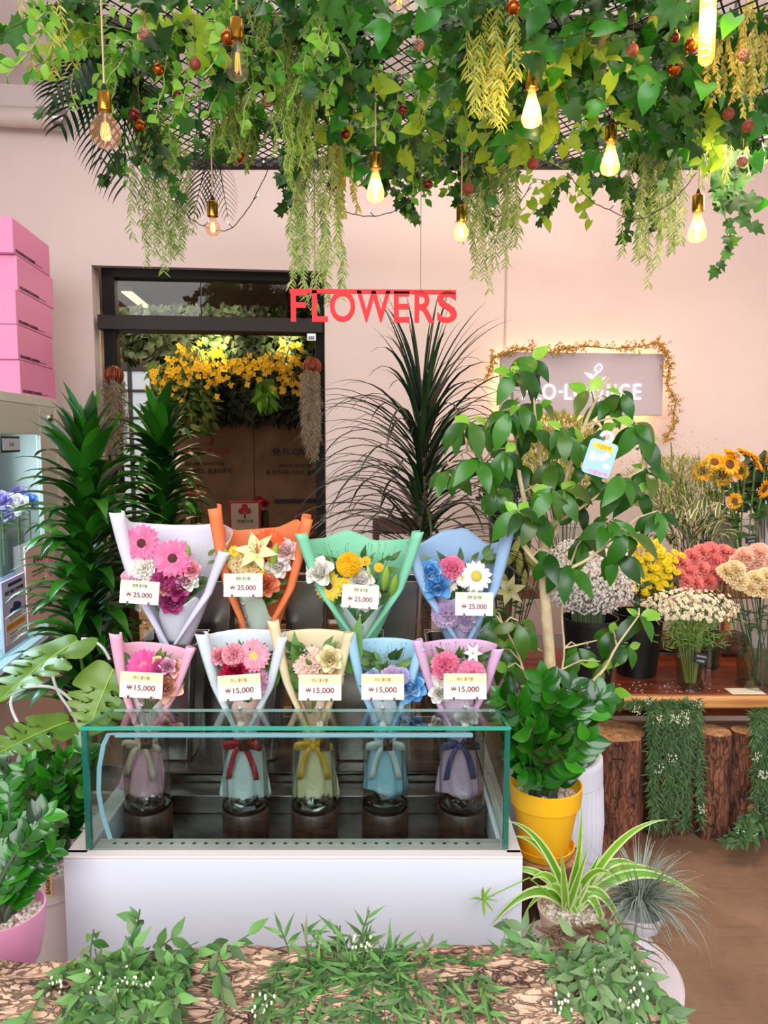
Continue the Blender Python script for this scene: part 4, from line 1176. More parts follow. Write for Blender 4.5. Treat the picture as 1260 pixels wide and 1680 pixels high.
def pot_profile(r0, r1, H, rim, lip=.008):
    return [(.001, 0), (r0, 0), (r1 * .96, H - rim), (r1 * .96 + lip, H - rim + .001), (r1 + lip, H), (r1 + lip - .008, H + .002), (r1 * .93, H - .002), (r1 * .90, H - .03), (.001, H - .032)]


def gravel(mb, c, r, n, sz, mat=0):
    ms = []
    for k in range(n):
        a = RD.uniform(0, 6.28); q = r * math.sqrt(RD.random())
        s = sz * RD.uniform(.6, 1.3)
        M = Matrix.Translation((c[0] + q * math.cos(a), c[1] + q * math.sin(a), c[2] + RD.uniform(0, sz * .6))) @ Matrix.Rotation(RD.uniform(0, 3), 4, (RD.random(), RD.random(), 1)) @ Matrix.Diagonal((s, s * .8, s * .65, 1))
        ms.append(M)
    mb.inst(ball_t(5, 4), ms, mat)


GRAV = leafm('pumice_gravel', ['#b9a795', '#e6dccf', '#cfc0ae', '#8f7d6c'], .9, .0)

# --- dracaena (broad glossy leaves up a cane)
DRAC = leafm('dracaena_leaf', ['#10300a', '#1c5010', '#36801a', '#163d0c'], .3, .15, .5)


def dracaena(label, cx, top, bot, Y, wpx, n, seed, potlab=None, name='dracaena'):
    rr = random.Random(seed)
    T = at(cx, top, Y); B = at(cx + 4, bot, Y); s = m_per_px(T); W = wpx / 2 * s
    g = thing(name, label, 'potted plant', (B.x, B.y, 0))
    mb = MB()
    for k in range(n):
        t = (k / n); a = k * 2.39996 + rr.uniform(-.6, .6)
        z = B.z + (T.z - .12 - B.z) * t
        el = -.15 + 1.15 * max(0, (t - .72) / .28) ** 1.2 + rr.uniform(-.1, .28)
        d = Vector((math.cos(a) * math.cos(el), math.sin(a) * math.cos(el), math.sin(el) + 1.05))
        blade(mb, (B.x + (T.x - B.x) * t, Y, z), d, W * rr.uniform(1.25, 1.8) * (1.0 if t < .9 else .8), .058 * rr.uniform(.75, 1.15), rr.uniform(1.2, 2.6) if t < .85 else rr.uniform(.5, 1.1), (.55, .85, 1, .9, .6, .02), 8, fold=.3)
    part('foliage', mb, DRAC, g, angle=0)
    mb = MB(); tube(mb, [(B.x, Y, .25), (B.x, Y, B.z), (T.x, Y, T.z - .15)], [.028, .024, .012], 10); part('cane', mb, barkm('cane_bark_' + str(seed), '#2a2118', '#6a5640', 0, 20, 1), g)
    mb = MB(); lathe(mb, pot_profile(.11, .14, .28, .05), 32, c=(B.x, Y, 0)); part('pot', mb, pm('grey_pot', '#6b645e', .6), g)
    return g


dracaena('large dark green dracaena standing between refrigerator and white bouquet', 142, 676, 1180, 2.55, 172, 230, 3)
dracaena('smaller dark green dracaena further back, in front of the doorway', 262, 664, 900, 3.15, 138, 130, 5)

# --- dracaena marginata, long thin arching leaves
rr = random.Random(21)
T = at(692, 650, 2.95); B = at(692, 900, 2.95); s = m_per_px(T)
g = thing('dragon_tree', 'tall dark plant with long thin arching leaves below the FLOWERS letters', 'potted plant', (B.x, B.y, 0))
mb = MB()
for k in range(205):
    t = k / 205; a = k * 2.39996 + rr.uniform(-.3, .3); z = B.z - .10 + (T.z - .05 - B.z + .10) * t
    el = .35 + .9 * t ** 2.2 + rr.uniform(-.15, .35)
    d = Vector((math.cos(a) * math.cos(el), .55 * math.sin(a) * math.cos(el), math.sin(el)))
    blade(mb, (B.x, B.y, z), d, rr.uniform(.46, .68) * (1 if t < .8 else .8), .019 * rr.uniform(.8, 1.2), rr.uniform(1.6, 3.0) if t < .85 else rr.uniform(.7, 1.6), (.7, 1, .95, .8, .5, .02), 10, fold=.35)
part('foliage', mb, leafm('marginata_leaf', ['#0e1c10', '#18301a', '#24401f', '#2c2a1c'], .3, .06, .6), g, angle=0)
mb = MB(); tube(mb, [(B.x, B.y, .3), (B.x, B.y, T.z - .05)], [.03, .018], 10); part('trunk', mb, barkm('marginata_bark', '#2a241d', '#5c4d3c', 0, 20, 1), g)
mb = MB(); lathe(mb, pot_profile(.13, .17, .34, .05), 32, c=(B.x, B.y, 0)); part('pot', mb, pm('charcoal_pot', '#34312f', .6), g)

# wooden chair behind the mint bouquet
c = at(660, 850, 3.35); s = m_per_px(c)
g = thing('wooden_chair', 'dark wooden chair with backrest showing behind the mint bouquet', 'chair', (c.x + .02, c.y + .2, 0))
CW = woodm('chair_wood', '#3b2018', '#6a4232', 0, 6)
mb = MB(); box(mb, (c.x + .0, c.y, c.z - .035), (.23, .025, .075)); part('backrest', mb, CW, g, bevel=.01)
mb = MB(); box(mb, (c.x, c.y + .2, .45), (.38, .38, .04)); part('seat', mb, CW, g, bevel=.01)
for sx in (-.12, .12):
    mb = MB(); box(mb, (c.x + sx * 1.0, c.y + .012, (c.z) / 2 - .0), (.03, .03, c.z)); part('rear_post', mb, CW, g)
    mb = MB(); box(mb, (c.x + sx * 1.3, c.y + .36, .22), (.03, .03, .44)); part('leg', mb, CW, g)

# --- ZZ plants
ZZL = leafm('zz_leaf', ['#0e3d08', '#1a5a0e', '#2a7a14', '#0c3006', '#3f9420'], .18, .12, .6)
ZZL_T = leaf_t([.12, .66, .95, 1, .88, .55, .02], .27, 6, .35, .2)


def zz(name, label, base, stalks, pot, leaf=.07, seed=1, cat='potted plant'):
    """stalks = [(tip px, py, Y)]; base = world point of the soil"""
    rr = random.Random(seed)
    g = thing(name, label, cat, (base[0], base[1], pot['z']))
    ml = []; mb = MB()
    for i, (px, py, Y) in enumerate(stalks):
        tip = at(px, py, Y); b0 = Vector(base) + Vector((rr.uniform(-1, 1) * pot['r'] * .4, rr.uniform(-1, 1) * pot['r'] * .4, -.01))
        mid = b0.lerp(tip, .5) + Vector(((b0.x - tip.x) * .22, (b0.y - tip.y) * .2, .02))
        pts = [b0 * ((1 - t) ** 2) + mid * (2 * t * (1 - t)) + tip * (t * t) for t in [k / 8 for k in range(9)]]
        L = (tip - b0).length
        tube(mb, pts, [.0085 * (1 - .75 * k / 8) for k in range(9)], 8)
        n = max(5, int(L * .85 / (leaf * .36)))
        view = Vector((0, -1, .35))
        for k in range(n):
            t = .2 + .8 * k / (n - 1); j = min(int(t * 8), 7); f = t * 8 - j
            p = pts[j].lerp(pts[min(j + 1, 8)], f); tan = (pts[min(j + 1, 8)] - pts[j]).normalized()
            side = tan.cross(view).normalized(); nn = side.cross(tan)
            for sg in (-1, 1):
                d = side * sg * .8 + tan * .75 + nn * rr.uniform(.05, .35)
                ml.append(frame(p, d, nn + Vector((rr.uniform(-.4, .4), 0, .5)), leaf * rr.uniform(.8, 1.15) * (1 - .25 * abs(t - .55))))
        ml.append(frame(tip, pts[-1] - pts[-2], view, leaf * .8))
    part('stalks', mb, pm('zz_stalk', '#3f4a34', .5), g)
    mb = MB(); mb.inst(ZZL_T, ml); part('foliage', mb, ZZL, g, angle=0)
    return g


# yellow pot with its saucer, on a wood stump
Yp = 1.76
c = at(895, 1292, Yp); s = m_per_px(c); pr = 59 * s; zs = at(900, 1414, Yp - .05).z
yb = zs
g = zz('zz_plant', 'glossy green ZZ plant in the yellow pot beside the display case', (c.x, Yp, c.z - .01),
       [(850, 1165, 1.66), (890, 1118, 1.72), (915, 1150, 1.62), (945, 1160, 1.72), (838, 1215, 1.62), (960, 1215, 1.7), (872, 1195, 1.58), (935, 1130, 1.8), (828, 1150, 1.78), (905, 1215, 1.58), (985, 1145, 1.78), (860, 1260, 1.62), (925, 1245, 1.6)], {'z': yb, 'r': pr}, .068, 9)
mb = MB(); H = c.z - yb; YEL = pm('yellow_plastic', '#f2b41c', .35)
lathe(mb, [(.001, 0), (pr * .66, 0), (pr * .90, H * .72), (pr * .97, H * .725), (pr, H), (pr * .96, H + .002), (pr * .92, H - .004), (pr * .88, H - .03), (.001, H - .034)], 48, c=(c.x, Yp, yb + .012)); part('pot', mb, YEL, g)
mb = MB(); lathe(mb, [(.001, 0), (pr * .74, 0), (pr * .84, .022), (pr * .81, .023), (pr * .72, .008), (.001, .006)], 48, c=(c.x, Yp, yb)); part('saucer', mb, YEL, g)
mb = MB(); gravel(mb, (c.x, Yp, yb + .012 + H - .032), pr * .84, 260, .0065); part('gravel', mb, GRAV, g, angle=0)
BK = barkm('stump_bark', '#2b1a12', '#80563a', 2, 12, .2, 1)
BKr = barkm('red_bark', '#35201a', '#90593f', 2, 24, .26, 1, .6, .6)
CUT = woodm('cut_wood', '#8a5a38', '#c79a6c', 0, 8, .8, 1)


def stump(name, label, c, r, H, bark, group=None, seed=0, cat='log'):
    g = thing(name, label, cat, c, group=group); mb = MB(); sg = 56
    f = lambda rad, z, a, i: rad * (1 + .07 * noise.noise(Vector((math.cos(a) * 2.2, math.sin(a) * 2.2, z * 1.2 + seed))) + .07 * noise.noise(Vector((a * 7 / 1.0 if False else math.cos(a) * 9, math.sin(a) * 9, z * 3 + seed))))
    lathe(mb, [(r, H * k / 20) for k in range(21)], sg, c=c, fn=f, close=False); part('bark', mb, bark, g, angle=70)
    mb = MB(); lathe(mb, [(.0005, H - .004), (r * .5, H - .003), (r * .97, H - .002), (r * .97, H - .02)], sg, c=c, fn=lambda rad, z, a, i: f(rad, H, a, i), close=False); part('cut_face', mb, CUT, g)
    return g


stump('tree_stump', 'thick wooden stump carrying the yellow pot', (c.x + .0, Yp, 0), pr * .97, yb - .001, BK, seed=4)

# white ribbed planter with the camellia tree
Yw = 2.0
c = at(912, 1236, Yw); s = m_per_px(c); r = 78 * s; H = c.z
tr = thing('camellia_tree', 'camellia tree with pale trunk and hanging tag in a white ribbed planter', 'potted tree', (c.x, Yw, 0))
mb = MB(); prof = [(.001, 0), (r * .60, 0), (r * .72, H * .1), (r * .93, H * .4), (r * 1.0, H * .7), (r * .96, H * .90), (r * .93, H * .902), (r * .97, H * .905), (r * .95, H), (r * .90, H + .004), (r * .80, H - .002), (r * .78, H - .05), (.001, H - .05)]
prof2 = []
for i in range(len(prof) - 1):
    a_, b_ = prof[i], prof[i + 1]; nn = 5 if b_[1] - a_[1] > .05 else 1
    for k in range(nn): prof2.append((a_[0] + (b_[0] - a_[0]) * k / nn, a_[1] + (b_[1] - a_[1]) * k / nn))
prof2.append(prof[-1])
lathe(mb, prof2, 220, c=(c.x, Yw, 0), fn=lambda rad, z, a, i: rad * (1 + (.018 * math.cos(44 * a) if .03 < z < H * .90 and rad > r * .5 else 0)))
part('planter', mb, pm('planter_white', '#dadbe8', .5), tr, angle=60)
mb = MB(); gravel(mb, (c.x, Yw, H - .05), r * .76, 200, .01); part('soil_gravel', mb, pm('soil', '#4d3a2b', .9), tr, angle=0)


def pl(pts, Y): return [at(x, y, Y if len(q) == 0 else q[0]) for x, y, *q in pts]


BR = [([(905, 1235), (903, 1115), (897, 1020), (892, 940), (890, 885)], [.020, .0175, .0155, .014, .012], 2.0),
      ([(890, 885), (868, 845), (852, 780), (845, 700), (838, 625)], [.010, .008, .006, .005, .003], 1.98),
      ([(890, 890), (912, 872), (913, 850), (893, 790), (880, 700), (872, 610)], [.009, .007, .006, .005, .004, .002], 2.02),
      ([(912, 850), (930, 780), (958, 700), (985, 640), (1000, 620)], [.007, .006, .005, .004, .003], 2.0),
      ([(913, 862), (950, 835), (1000, 800), (1055, 770)], [.005, .004, .003, .002], 1.96),
      ([(895, 958), (930, 935), (968, 915), (1010, 880)], [.006, .005, .004, .002], 1.94),
      ([(892, 940), (865, 905), (845, 870), (815, 800), (775, 740), (735, 762)], [.006, .005, .004, .004, .003, .002], 1.96),
      ([(903, 1130), (930, 1145), (985, 1105), (1012, 1060), (1048, 1010)], [.005, .005, .004, .003, .002], 1.9),
      ([(900, 1180), (870, 1120), (845, 1060), (815, 1010)], [.004, .003, .003, .002], 1.92),
      ([(903, 1150), (925, 1080), (922, 1000), (935, 930)], [.004, .003, .003, .002], 2.04)]
mb = MB(); nodes = []
for pts, rs, Y in BR:
    P = [at(x, y, Y) for x, y in pts]
    P[0] = min(nodes, key=lambda q: (q - P[0]).length) if nodes else P[0]
    # smooth
    Q = []; Rr = []
    for i in range(len(P) - 1):
        p0, p1, p2, p3 = P[max(i - 1, 0)], P[i], P[i + 1], P[min(i + 2, len(P) - 1)]
        for k in range(5):
            t = k / 5; Q.append(.5 * ((2 * p1) + (p2 - p0) * t + (2 * p0 - 5 * p1 + 4 * p2 - p3) * t * t + (3 * p1 - p0 - 3 * p2 + p3) * t ** 3)); Rr.append(rs[i] * (1 - t) + rs[i + 1] * t)
    Q.append(P[-1]); Rr.append(rs[-1]); nodes += Q
    tube(mb, Q, Rr, 10)
TRK = pm('camellia_bark', '#cbb48c', .7, noise_s=30, noise_a=.2, bump=.3)
CL = [(873, 585, 7), (842, 606, 7), (800, 690, 7), (835, 672, 6), (785, 752, 7), (735, 768, 5), (870, 700, 5), (845, 755, 6), (815, 800, 6), (880, 838, 5), (905, 752, 6), (925, 700, 6), (950, 722, 5), (1000, 655, 8), (1042, 690, 7), (1052, 715, 5), (905, 800, 5),
      (940, 815, 5), (985, 786, 7), (1020, 780, 7), (1062, 766, 6), (1078, 838, 6), (1000, 850, 7), (958, 880, 4), (1030, 872, 5), (850, 835, 5), (925, 800, 4), (1012, 905, 4), (862, 600, 3), (850, 1018, 6), (812, 1005, 4), (835, 1055, 5),
      (1002, 1032, 5), (1030, 1055, 5), (1048, 1005, 6), (985, 1085, 4), (948, 1060, 4), (1000, 1128, 7), (950, 1140, 7), (820, 1065, 4), (832, 1095, 4), (760, 700, 4), (930, 925, 4), (885, 660, 4), (985, 700, 4), (965, 640, 2), (1020, 640, 4), (770, 690, 4), (900, 905, 3), (1045, 800, 4), (855, 660, 5), (830, 735, 5), (960, 760, 5)]
rr = random.Random(5); ml = []; mlight = []
for x, y, n in CL:
    P = at(x, y, 1.96 + rr.uniform(-.10, .12)); q = min(nodes, key=lambda k: (k - P).length + max(0, k.z - P.z) * 1.5)
    tube(mb, [q, q.lerp(P, .5) + Vector((0, 0, .015)), P], [.0028, .0022, .0015], 6, caps=False)
    a0 = rr.random() * 6
    n = n + 1
    for k in range(n):
        a = a0 + k * 2.39996; young = (k >= n - 2 and rr.random() < .5)
        el = rr.uniform(-.9, .15) if not young else rr.uniform(.2, 1)
        d = Vector((math.cos(a) * math.cos(el), math.sin(a) * .8 * math.cos(el) - .1, math.sin(el) - .25 * (not young)))
        pp_ = P + Vector((0, 0, -.02 * k / n)) + d * .004
        (mlight if young else ml).append(frame(pp_, d, Vector((0, -.7, .6)) + Vector((rr.uniform(-.4, .4), 0, rr.uniform(-.3, .3))), (.085 if not young else .05) * rr.uniform(.75, 1.25)))
part('trunk_and_branches', mb, TRK, tr)
mb = MB(); mb.inst(OV_D, ml); part('foliage', mb, leafm('camellia_leaf', ['#1a3d0e', '#2a6012', '#418020', '#346a1a', '#566a26'], .28, .2, .5), tr, angle=0)
mb = MB(); mb.inst(OV, mlight); part('young_leaves', mb, leafm('camellia_young', ['#6aa82c', '#8cc63e', '#a7cf52'], .3, .3, .5), tr, label='light green young leaves', angle=0)
# its tag
c = at(984, 752, 1.86); s = m_per_px(c)
g = thing('plant_tag', 'light blue plant tag with flower picture hanging on the camellia tree', 'tag', c - Vector((0, 0, 32 * s)))
RT = Matrix.Translation(c) @ Matrix.Rotation(math.radians(17), 4, 'Y') @ face_mat((0, 0, 0), (1, 0, 0), (0, 0, 1))
w, h = 48 * s, 58 * s; mb = MB(); o_ = []
for cxx, cyy, a0 in ((w / 2, h / 2, 0), (-w / 2, h / 2, 90), (-w / 2, -h / 2, 180), (w / 2, -h / 2, 270)):
    for k in range(5):
        a = math.radians(a0 + k * 22.5); rd = 7 * s; o_.append((cxx - math.copysign(rd, cxx) + rd * math.cos(a), cyy - math.copysign(rd, cyy) + rd * math.sin(a)))
n = len(o_); V = [RT @ Vector((x, y, z)) for z in (-.0008, .0008) for x, y in o_]
mb.add(V, [[tuple(range(n))[::-1], tuple(range(n, 2 * n))], [(i, (i + 1) % n, n + (i + 1) % n, n + i) for i in range(n)]])
part('tag_card', mb, pm('tag_blue', '#9fc3e2', .3), g, smooth=False)
mb = MB(); tube(mb, [RT @ Vector((9 * s * math.cos(a), h / 2 + 7 * s + 8 * s * math.sin(a), 0)) for a in [math.radians(-100 + k * 29) for k in range(11)]], 3.2 * s, 8, flat=.3); part('hook', mb, pm('tag_white', '#dfe7f0', .3), g)
mb = MB(); box(mb, RT @ Vector((0, h * .33, .0012)), (34 * s, 11 * s, .0008), ax=(RT.to_3x3() @ Vector((1, 0, 0)), RT.to_3x3() @ Vector((0, 1, 0)))); part('yellow_strip', mb, pm('tag_yellow', '#f4d23a', .4), g)
letter('샤넬동백', pm('tag_red_ink', '#d05a2a', .5), g, RT @ Matrix.Translation((0, h * .33, .002)), w=24 * s, h=8 * s, ext=.0004)
letter('샤넬동백', pm('tag_pink_ink', '#e58aa4', .5), g, RT @ Matrix.Translation((3 * s, -h * .40, .0014)), w=34 * s, h=7 * s, bold=.02, ext=.0004)
mb = MB()
for x, y, q in ((-12, -2, 8), (2, 2, 9), (14, -10, 7), (10, 8, 6), (-14, 6, 5)):
    for k in range(5): mb.inst(BALL_S, [RT @ Matrix.Translation((x * s + math.cos(k * 1.26) * q * s * .5, y * s + math.sin(k * 1.26) * q * s * .35, .001)) @ Matrix.Diagonal((q * s * .5, q * s * .35, .0006, 1))])
part('printed_camellias', mb, pm('print_white', '#eceef0', .4), g)

# --- left: ZZ plants, pink pot, big white planter, monstera, clear bag
zzb = at(40, 1500, 1.45)
pot_c = at(8, 1500, 1.36); s = m_per_px(pot_c); r = 62 * s
g = zz('zz_plant', 'glossy ZZ plant in the round pink pot at the left edge', (pot_c.x, pot_c.y, pot_c.z), [(70, 1340, 1.40), (15, 1300, 1.44), (-30, 1330, 1.42), (82, 1400, 1.42), (-5, 1370, 1.38), (45, 1375, 1.38)], {'z': pot_c.z - .14, 'r': r}, .05, 31)
mb = MB(); lathe(mb, [(.001, -.14), (r * .5, -.14), (r * .82, -.09), (r * .98, -.03), (r, .012), (r * .96, .012), (r * .94, -.01), (.001, -.015)], 48, c=pot_c); part('pot', mb, pm('pink_bowl', '#ee9fc6', .35), g)
mb = MB(); gravel(mb, pot_c + Vector((0, 0, -.012)), r * .92, 420, .0065); part('gravel', mb, GRAV, g, angle=0)
mb = MB(); lathe(mb, [(.001, 0), (r * .8, 0), (r * .8, pot_c.z - .142), (.001, pot_c.z - .142)], 32, c=(pot_c.x, pot_c.y, 0))
single('plant_stand', mb, BK, 'round wooden block under the pink pot', 'stand', (pot_c.x, pot_c.y, 0))
wc = at(62, 1420, 1.72); s = m_per_px(wc)
wc = Vector((bx0 - .155, 1.74, at(90, 1432, 1.66).z))
g = zz('zz_plant', 'large glossy ZZ plant in the tall white planter left of the display case', tuple(wc), [(110, 1245, 1.7), (40, 1262, 1.72), (75, 1250, 1.82), (20, 1300, 1.66), (128, 1285, 1.64), (100, 1330, 1.6), (-10, 1250, 1.8), (60, 1310, 1.62), (138, 1235, 1.8), (85, 1275, 1.64), (-15, 1300, 1.7)], {'z': 0, 'r': .12}, .056, 33)
mb = MB(); r = .135; lathe(mb, [(.001, 0), (r * .8, 0), (r * .98, wc.z - .06), (r * 1.03, wc.z - .055), (r * 1.03, wc.z + .006), (r * .95, wc.z + .006), (r * .93, wc.z - .02), (.001, wc.z - .02)], 48, c=(wc.x, wc.y, 0)); part('planter', mb, pm('planter_blush', '#d9c6c0', .6), g)
mb = MB(); gravel(mb, (wc.x, wc.y, wc.z - .018), r * .9, 240, .008); part('gravel', mb, GRAV, g, angle=0)
q = at(80, 1452, wc.y - .137); s = m_per_px(q)
mb = MB(); ax_ = (Vector((1, 0, 0)), Vector((0, 0, 1))); M = face_mat(q, (.95, -.25, 0), (0, 0, 1)); box(mb, (0, 0, .0), (15 * s, 38 * s, .002), M=M); sk = part('paper_label', mb, pm('kraft_label', '#d0a070', .7), g)
letter("LEON'S", INK, sk, face_mat(q + Vector((-.001, -.003, 0)), (0, 0, -1), (.95, -.25, 0)), w=30 * s, h=8 * s, bold=.01, ext=.0008)

MON = leafm('monstera_leaf', ['#7a9a3c', '#5f8a30'], .35, .25, .5)


def monstera(mb, mb2, base, tip, nrm, W, cuts, droop=.15, fold=.2):
    L = (Vector(tip) - Vector(base)).length; M = frame(base, Vector(tip) - Vector(base), nrm, L)
    for sg in (-1, 1):
        P = []; N = 44
        for j in range(N + 1):
            t = j / N; w = W * math.sin(math.pi * min(1, (t + .10) / 1.12) ** .75) ** .8 if t < 1 else 0
            cut = 1
            for c0, dp, wd in cuts: cut = min(cut, 1 - dp * math.exp(-((t - c0 - (.03 if sg > 0 else 0)) / wd) ** 2))
            row = []
            for i in range(6):
                u = i / 5; x = sg * w * u * (cut if i > 2 else min(1, cut + .35))
                y = t + .16 * u * u * (1 - t) - (.22 * u * (1 - t * 3) if t < .33 else 0)
                row.append(M @ Vector((x, y, -droop * t * t + fold * abs(x) - .5 * x * x + .01 * math.sin(t * 20 + u * 3))))
            P.append(row)
        grid(mb, P)
    tube(mb2, [M @ Vector((0, t, -droop * t * t + .006)) for t in [k / 10 for k in range(11)]], [.0022 * (1 - .7 * k / 10) for k in range(11)], 6)


CT = [(.30, .75, .022), (.46, .8, .022), (.62, .8, .022), (.77, .7, .02)]
bp = at(140, 1330, 1.95)
g = thing('monstera', 'monstera with three large split leaves at the left edge', 'potted plant', (bp.x, bp.y, 0))
mb = MB(); mv = MB(); MT = []
for (bx, by, bY), (tx, ty, tY), W, nr in [((128, 1052, 1.95), (-8, 1128, 1.72), .40, (-.25, -.5, .9)), ((186, 1098, 1.9), (138, 1205, 1.8), .50, (.1, -1, .45)), ((112, 1185, 1.88), (-12, 1225, 1.7), .36, (0, -.5, .9))]:
    b0 = at(bx, by, bY); monstera(mb, mv, b0, at(tx, ty, tY), nr, W, CT)
    MT.append(b0)
part('leaf_blades', mb, MON, g, angle=0); part('midribs', mv, pm('midrib_lime', '#a9c93c', .5), g)
for b0 in MT:
    mb = MB(); tube(mb, [bp, bp.lerp(b0, .6) + Vector((.02, 0, .03)), b0], [.006, .005, .004], 8); part('leaf_stalk', mb, pm('monstera_stalk', '#55782f', .5), g)
mb = MB(); r = .11; lathe(mb, pot_profile(.08, .11, bp.z, .04), 32, c=(bp.x, bp.y, 0)); part('pot', mb, pm('clay_beige', '#b59c8c', .7), g)
# clear gift bag with white tube handles
bc = at(85, 1290, 2.06); s = m_per_px(bc)
g = thing('clear_gift_bag', 'clear plastic gift bag with white tube handles beside the monstera', 'bag', (bc.x, 2.06, 0))
w = .19; zt_ = at(80, 1235, 2.06).z
mb = MB()
for y in (-.06, .06): quad(mb, (bc.x - w / 2, 2.06 + y, .15), (bc.x + w / 2, 2.06 + y, .15), (bc.x + w / 2, 2.06 + y, zt_), (bc.x - w / 2, 2.06 + y, zt_))
for x in (-w / 2, w / 2): quad(mb, (bc.x + x, 2.0, .15), (bc.x + x, 2.12, .15), (bc.x + x, 2.12, zt_), (bc.x + x, 2.0, zt_))
quad(mb, (bc.x - w / 2, 2.0, .15), (bc.x + w / 2, 2.0, .15), (bc.x + w / 2, 2.12, .15), (bc.x - w / 2, 2.12, .15))
part('bag_panels', mb, glassm('pvc', (.88, .88, .87), .12, .05), g, smooth=False)
HW = pm('white_tube', '#e9e6e4', .35)
for Y, pts in ((1.99, [(46, 1212), (24, 1175), (18, 1150), (30, 1132), (60, 1126), (92, 1130), (118, 1150), (136, 1180), (140, 1240)]), (2.1, [(86, 1088), (88, 1115), (98, 1140), (112, 1160), (128, 1190), (138, 1240)]), (2.12, [(134, 1048), (150, 1050), (168, 1062), (180, 1082)])):
    P = [at(x, y, Y) for x, y in pts]; Q = []
    for i in range(len(P) - 1):
        p0, p1, p2, p3 = P[max(i - 1, 0)], P[i], P[i + 1], P[min(i + 2, len(P) - 1)]
        for k in range(5):
            t = k / 5; Q.append(.5 * ((2 * p1) + (p2 - p0) * t + (2 * p0 - 5 * p1 + 4 * p2 - p3) * t * t + (3 * p1 - p0 - 3 * p2 + p3) * t ** 3))
    Q.append(P[-1]); mb = MB(); tube(mb, Q, .0042, 10); part('handle', mb, HW, g)
mb = MB(); box(mb, (bc.x, 2.06, .075), (.2, .2, .149)); single('low_stand', mb, WHITE, 'low white stand under the clear gift bag', 'stand', (bc.x, 2.06, 0), smooth=False)

# roses inside the refrigerator
for nm, lab, X0, pal, pts in (('x', 'lavender', 0, ('#b7a6e0', '#d8ccf0'), [(2, 822, 34), (28, 830, 38), (30, 812, 30), (8, 845, 30), (-8, 830, 30)]), ('y', 'blue', 0, ('#4f86d8', '#8fb6ea'), [(48, 826, 30), (55, 842, 28), (50, 815, 24)])):
    for i, (x, y, sz) in enumerate(pts):
        P = on_wall(x, y, 0) if False else at(x, y, 2.42)
        if nm == 'x' and i == 1: pal = ('#ece6e0', '#f6f2ea')
        elif nm == 'x': pal = ('#b7a6e0', '#d8ccf0')
        # keep them behind the glass door
        k = (P.dot(WV) - (FA - .10)); P = P - CAM; a_ = P.dot(WV); P = CAM + P * ((FA - .10 - .03 * i) / a_)
        ss = m_per_px(P) * sz
        nmx = 'white' if pal[0] == '#ece6e0' else lab
        side = ['at far left', 'in front', 'at the back', 'lowest', 'by the frame'][i]
        g = thing('rose', '%s rose %s in the refrigerator vase' % (nmx, side), 'flower', P - Vector((0, 0, .12)), group='roses in the refrigerator')
        me, mats = head('rose', pal); d = Vector((.5, -.6, .6)).normalized()
        part('bloom', None, None, g, mesh=me, local=False, mw=Matrix.Translation(P) @ d.to_track_quat('Z', 'Y').to_matrix().to_4x4() @ Matrix.Scale(ss, 4))
        mb = MB(); tube(mb, [P - Vector((0, 0, .26)), P], .003, 6); part('stem', mb, GREEN_STEM, g)
        mb = MB(); mb.inst(LANCE_W, [frame(P - Vector((0, 0, .03 + .02 * k)), (math.cos(k * 2.1), math.sin(k * 2.1), .2), (0, 0, 1), .05) for k in range(5)]); part('leaves', mb, DRAC, g)
vp = at(20, 900, 2.4) - CAM; vp = CAM + vp * ((FA - .16) / vp.dot(WV)); s = m_per_px(vp)
g = thing('glass_vase', 'clear glass vase of roses inside the refrigerator', 'vase', (vp.x, vp.y, fz0 + .031))
mb = MB(); h = at(20, 872, vp.y).z - fz0 - .031; lathe(mb, [(.001, 0), (.05, 0), (.05, h), (.047, h), (.047, .01), (.001, .01)], 32, c=(vp.x, vp.y, fz0 + .031)); part('vase_wall', mb, CLEAR, g)

# ------------------------------------------------------------------ foreground log, spider plant, air plant, round table
LGB = barkm('log_bark', '#54382a', '#dcb497', 0, 34, .30, 1, .52, .7)
A = Vector((-.95, .98, .545)); Bq = Vector((.50, 1.055, .522)); r = .165
ax = (Bq - A).normalized(); up = Vector((0, 0, 1)); sd = ax.cross(up).normalized(); up = sd.cross(ax)
P = []; N = 240; K = 150
for i in range(N + 1):
    t = i / N; row = []
    for k in range(K + 1):
        a = 2 * math.pi * k / K; p = A.lerp(Bq, t)
        q = Vector((t * 5.5, math.cos(a) * 1.6, math.sin(a) * 1.6)); q2 = Vector((t * 9, math.cos(a) * 7, math.sin(a) * 7)); q3 = Vector((t * 50, math.cos(a) * 14, math.sin(a) * 14))
        n2 = noise.noise(q2); rr_ = r * (1 + .07 * noise.noise(q)) + .021 * (abs(n2) ** .6 * (1 if n2 > 0 else -.9)) + .004 * noise.noise(q3)
        # slanted broken right end
        off = ax * (-.10 * (math.sin(a)) * max(0, (t - .8) / .2))
        row.append(p + off + (sd * math.cos(a) + up * math.sin(a)) * rr_)
    P.append(row)
g = thing('fallen_log', 'long pale rough-barked log lying across the foreground', 'log', (-.2, 1.0, .33))
mb = MB(); grid(mb, P); part('bark', mb, LGB, g, angle=0)
for nm, idx in (('cut_end', 0), ('cut_end', -1)):
    mb = MB(); row = P[idx]; cc = sum(row, Vector()) / len(row); mb.add([cc] + row, [[(0, i + 1, i + 2) for i in range(K)]]); part(nm, mb, CUT, g, smooth=False)
stump('log_support', 'low stump under the left half of the foreground log', (-.55, .98, 0), .11, .372, BK, seed=8)
stump('log_support', 'low stump under the right half of the foreground log', (.32, 1.02, 0), .11, .355, BK, seed=9)

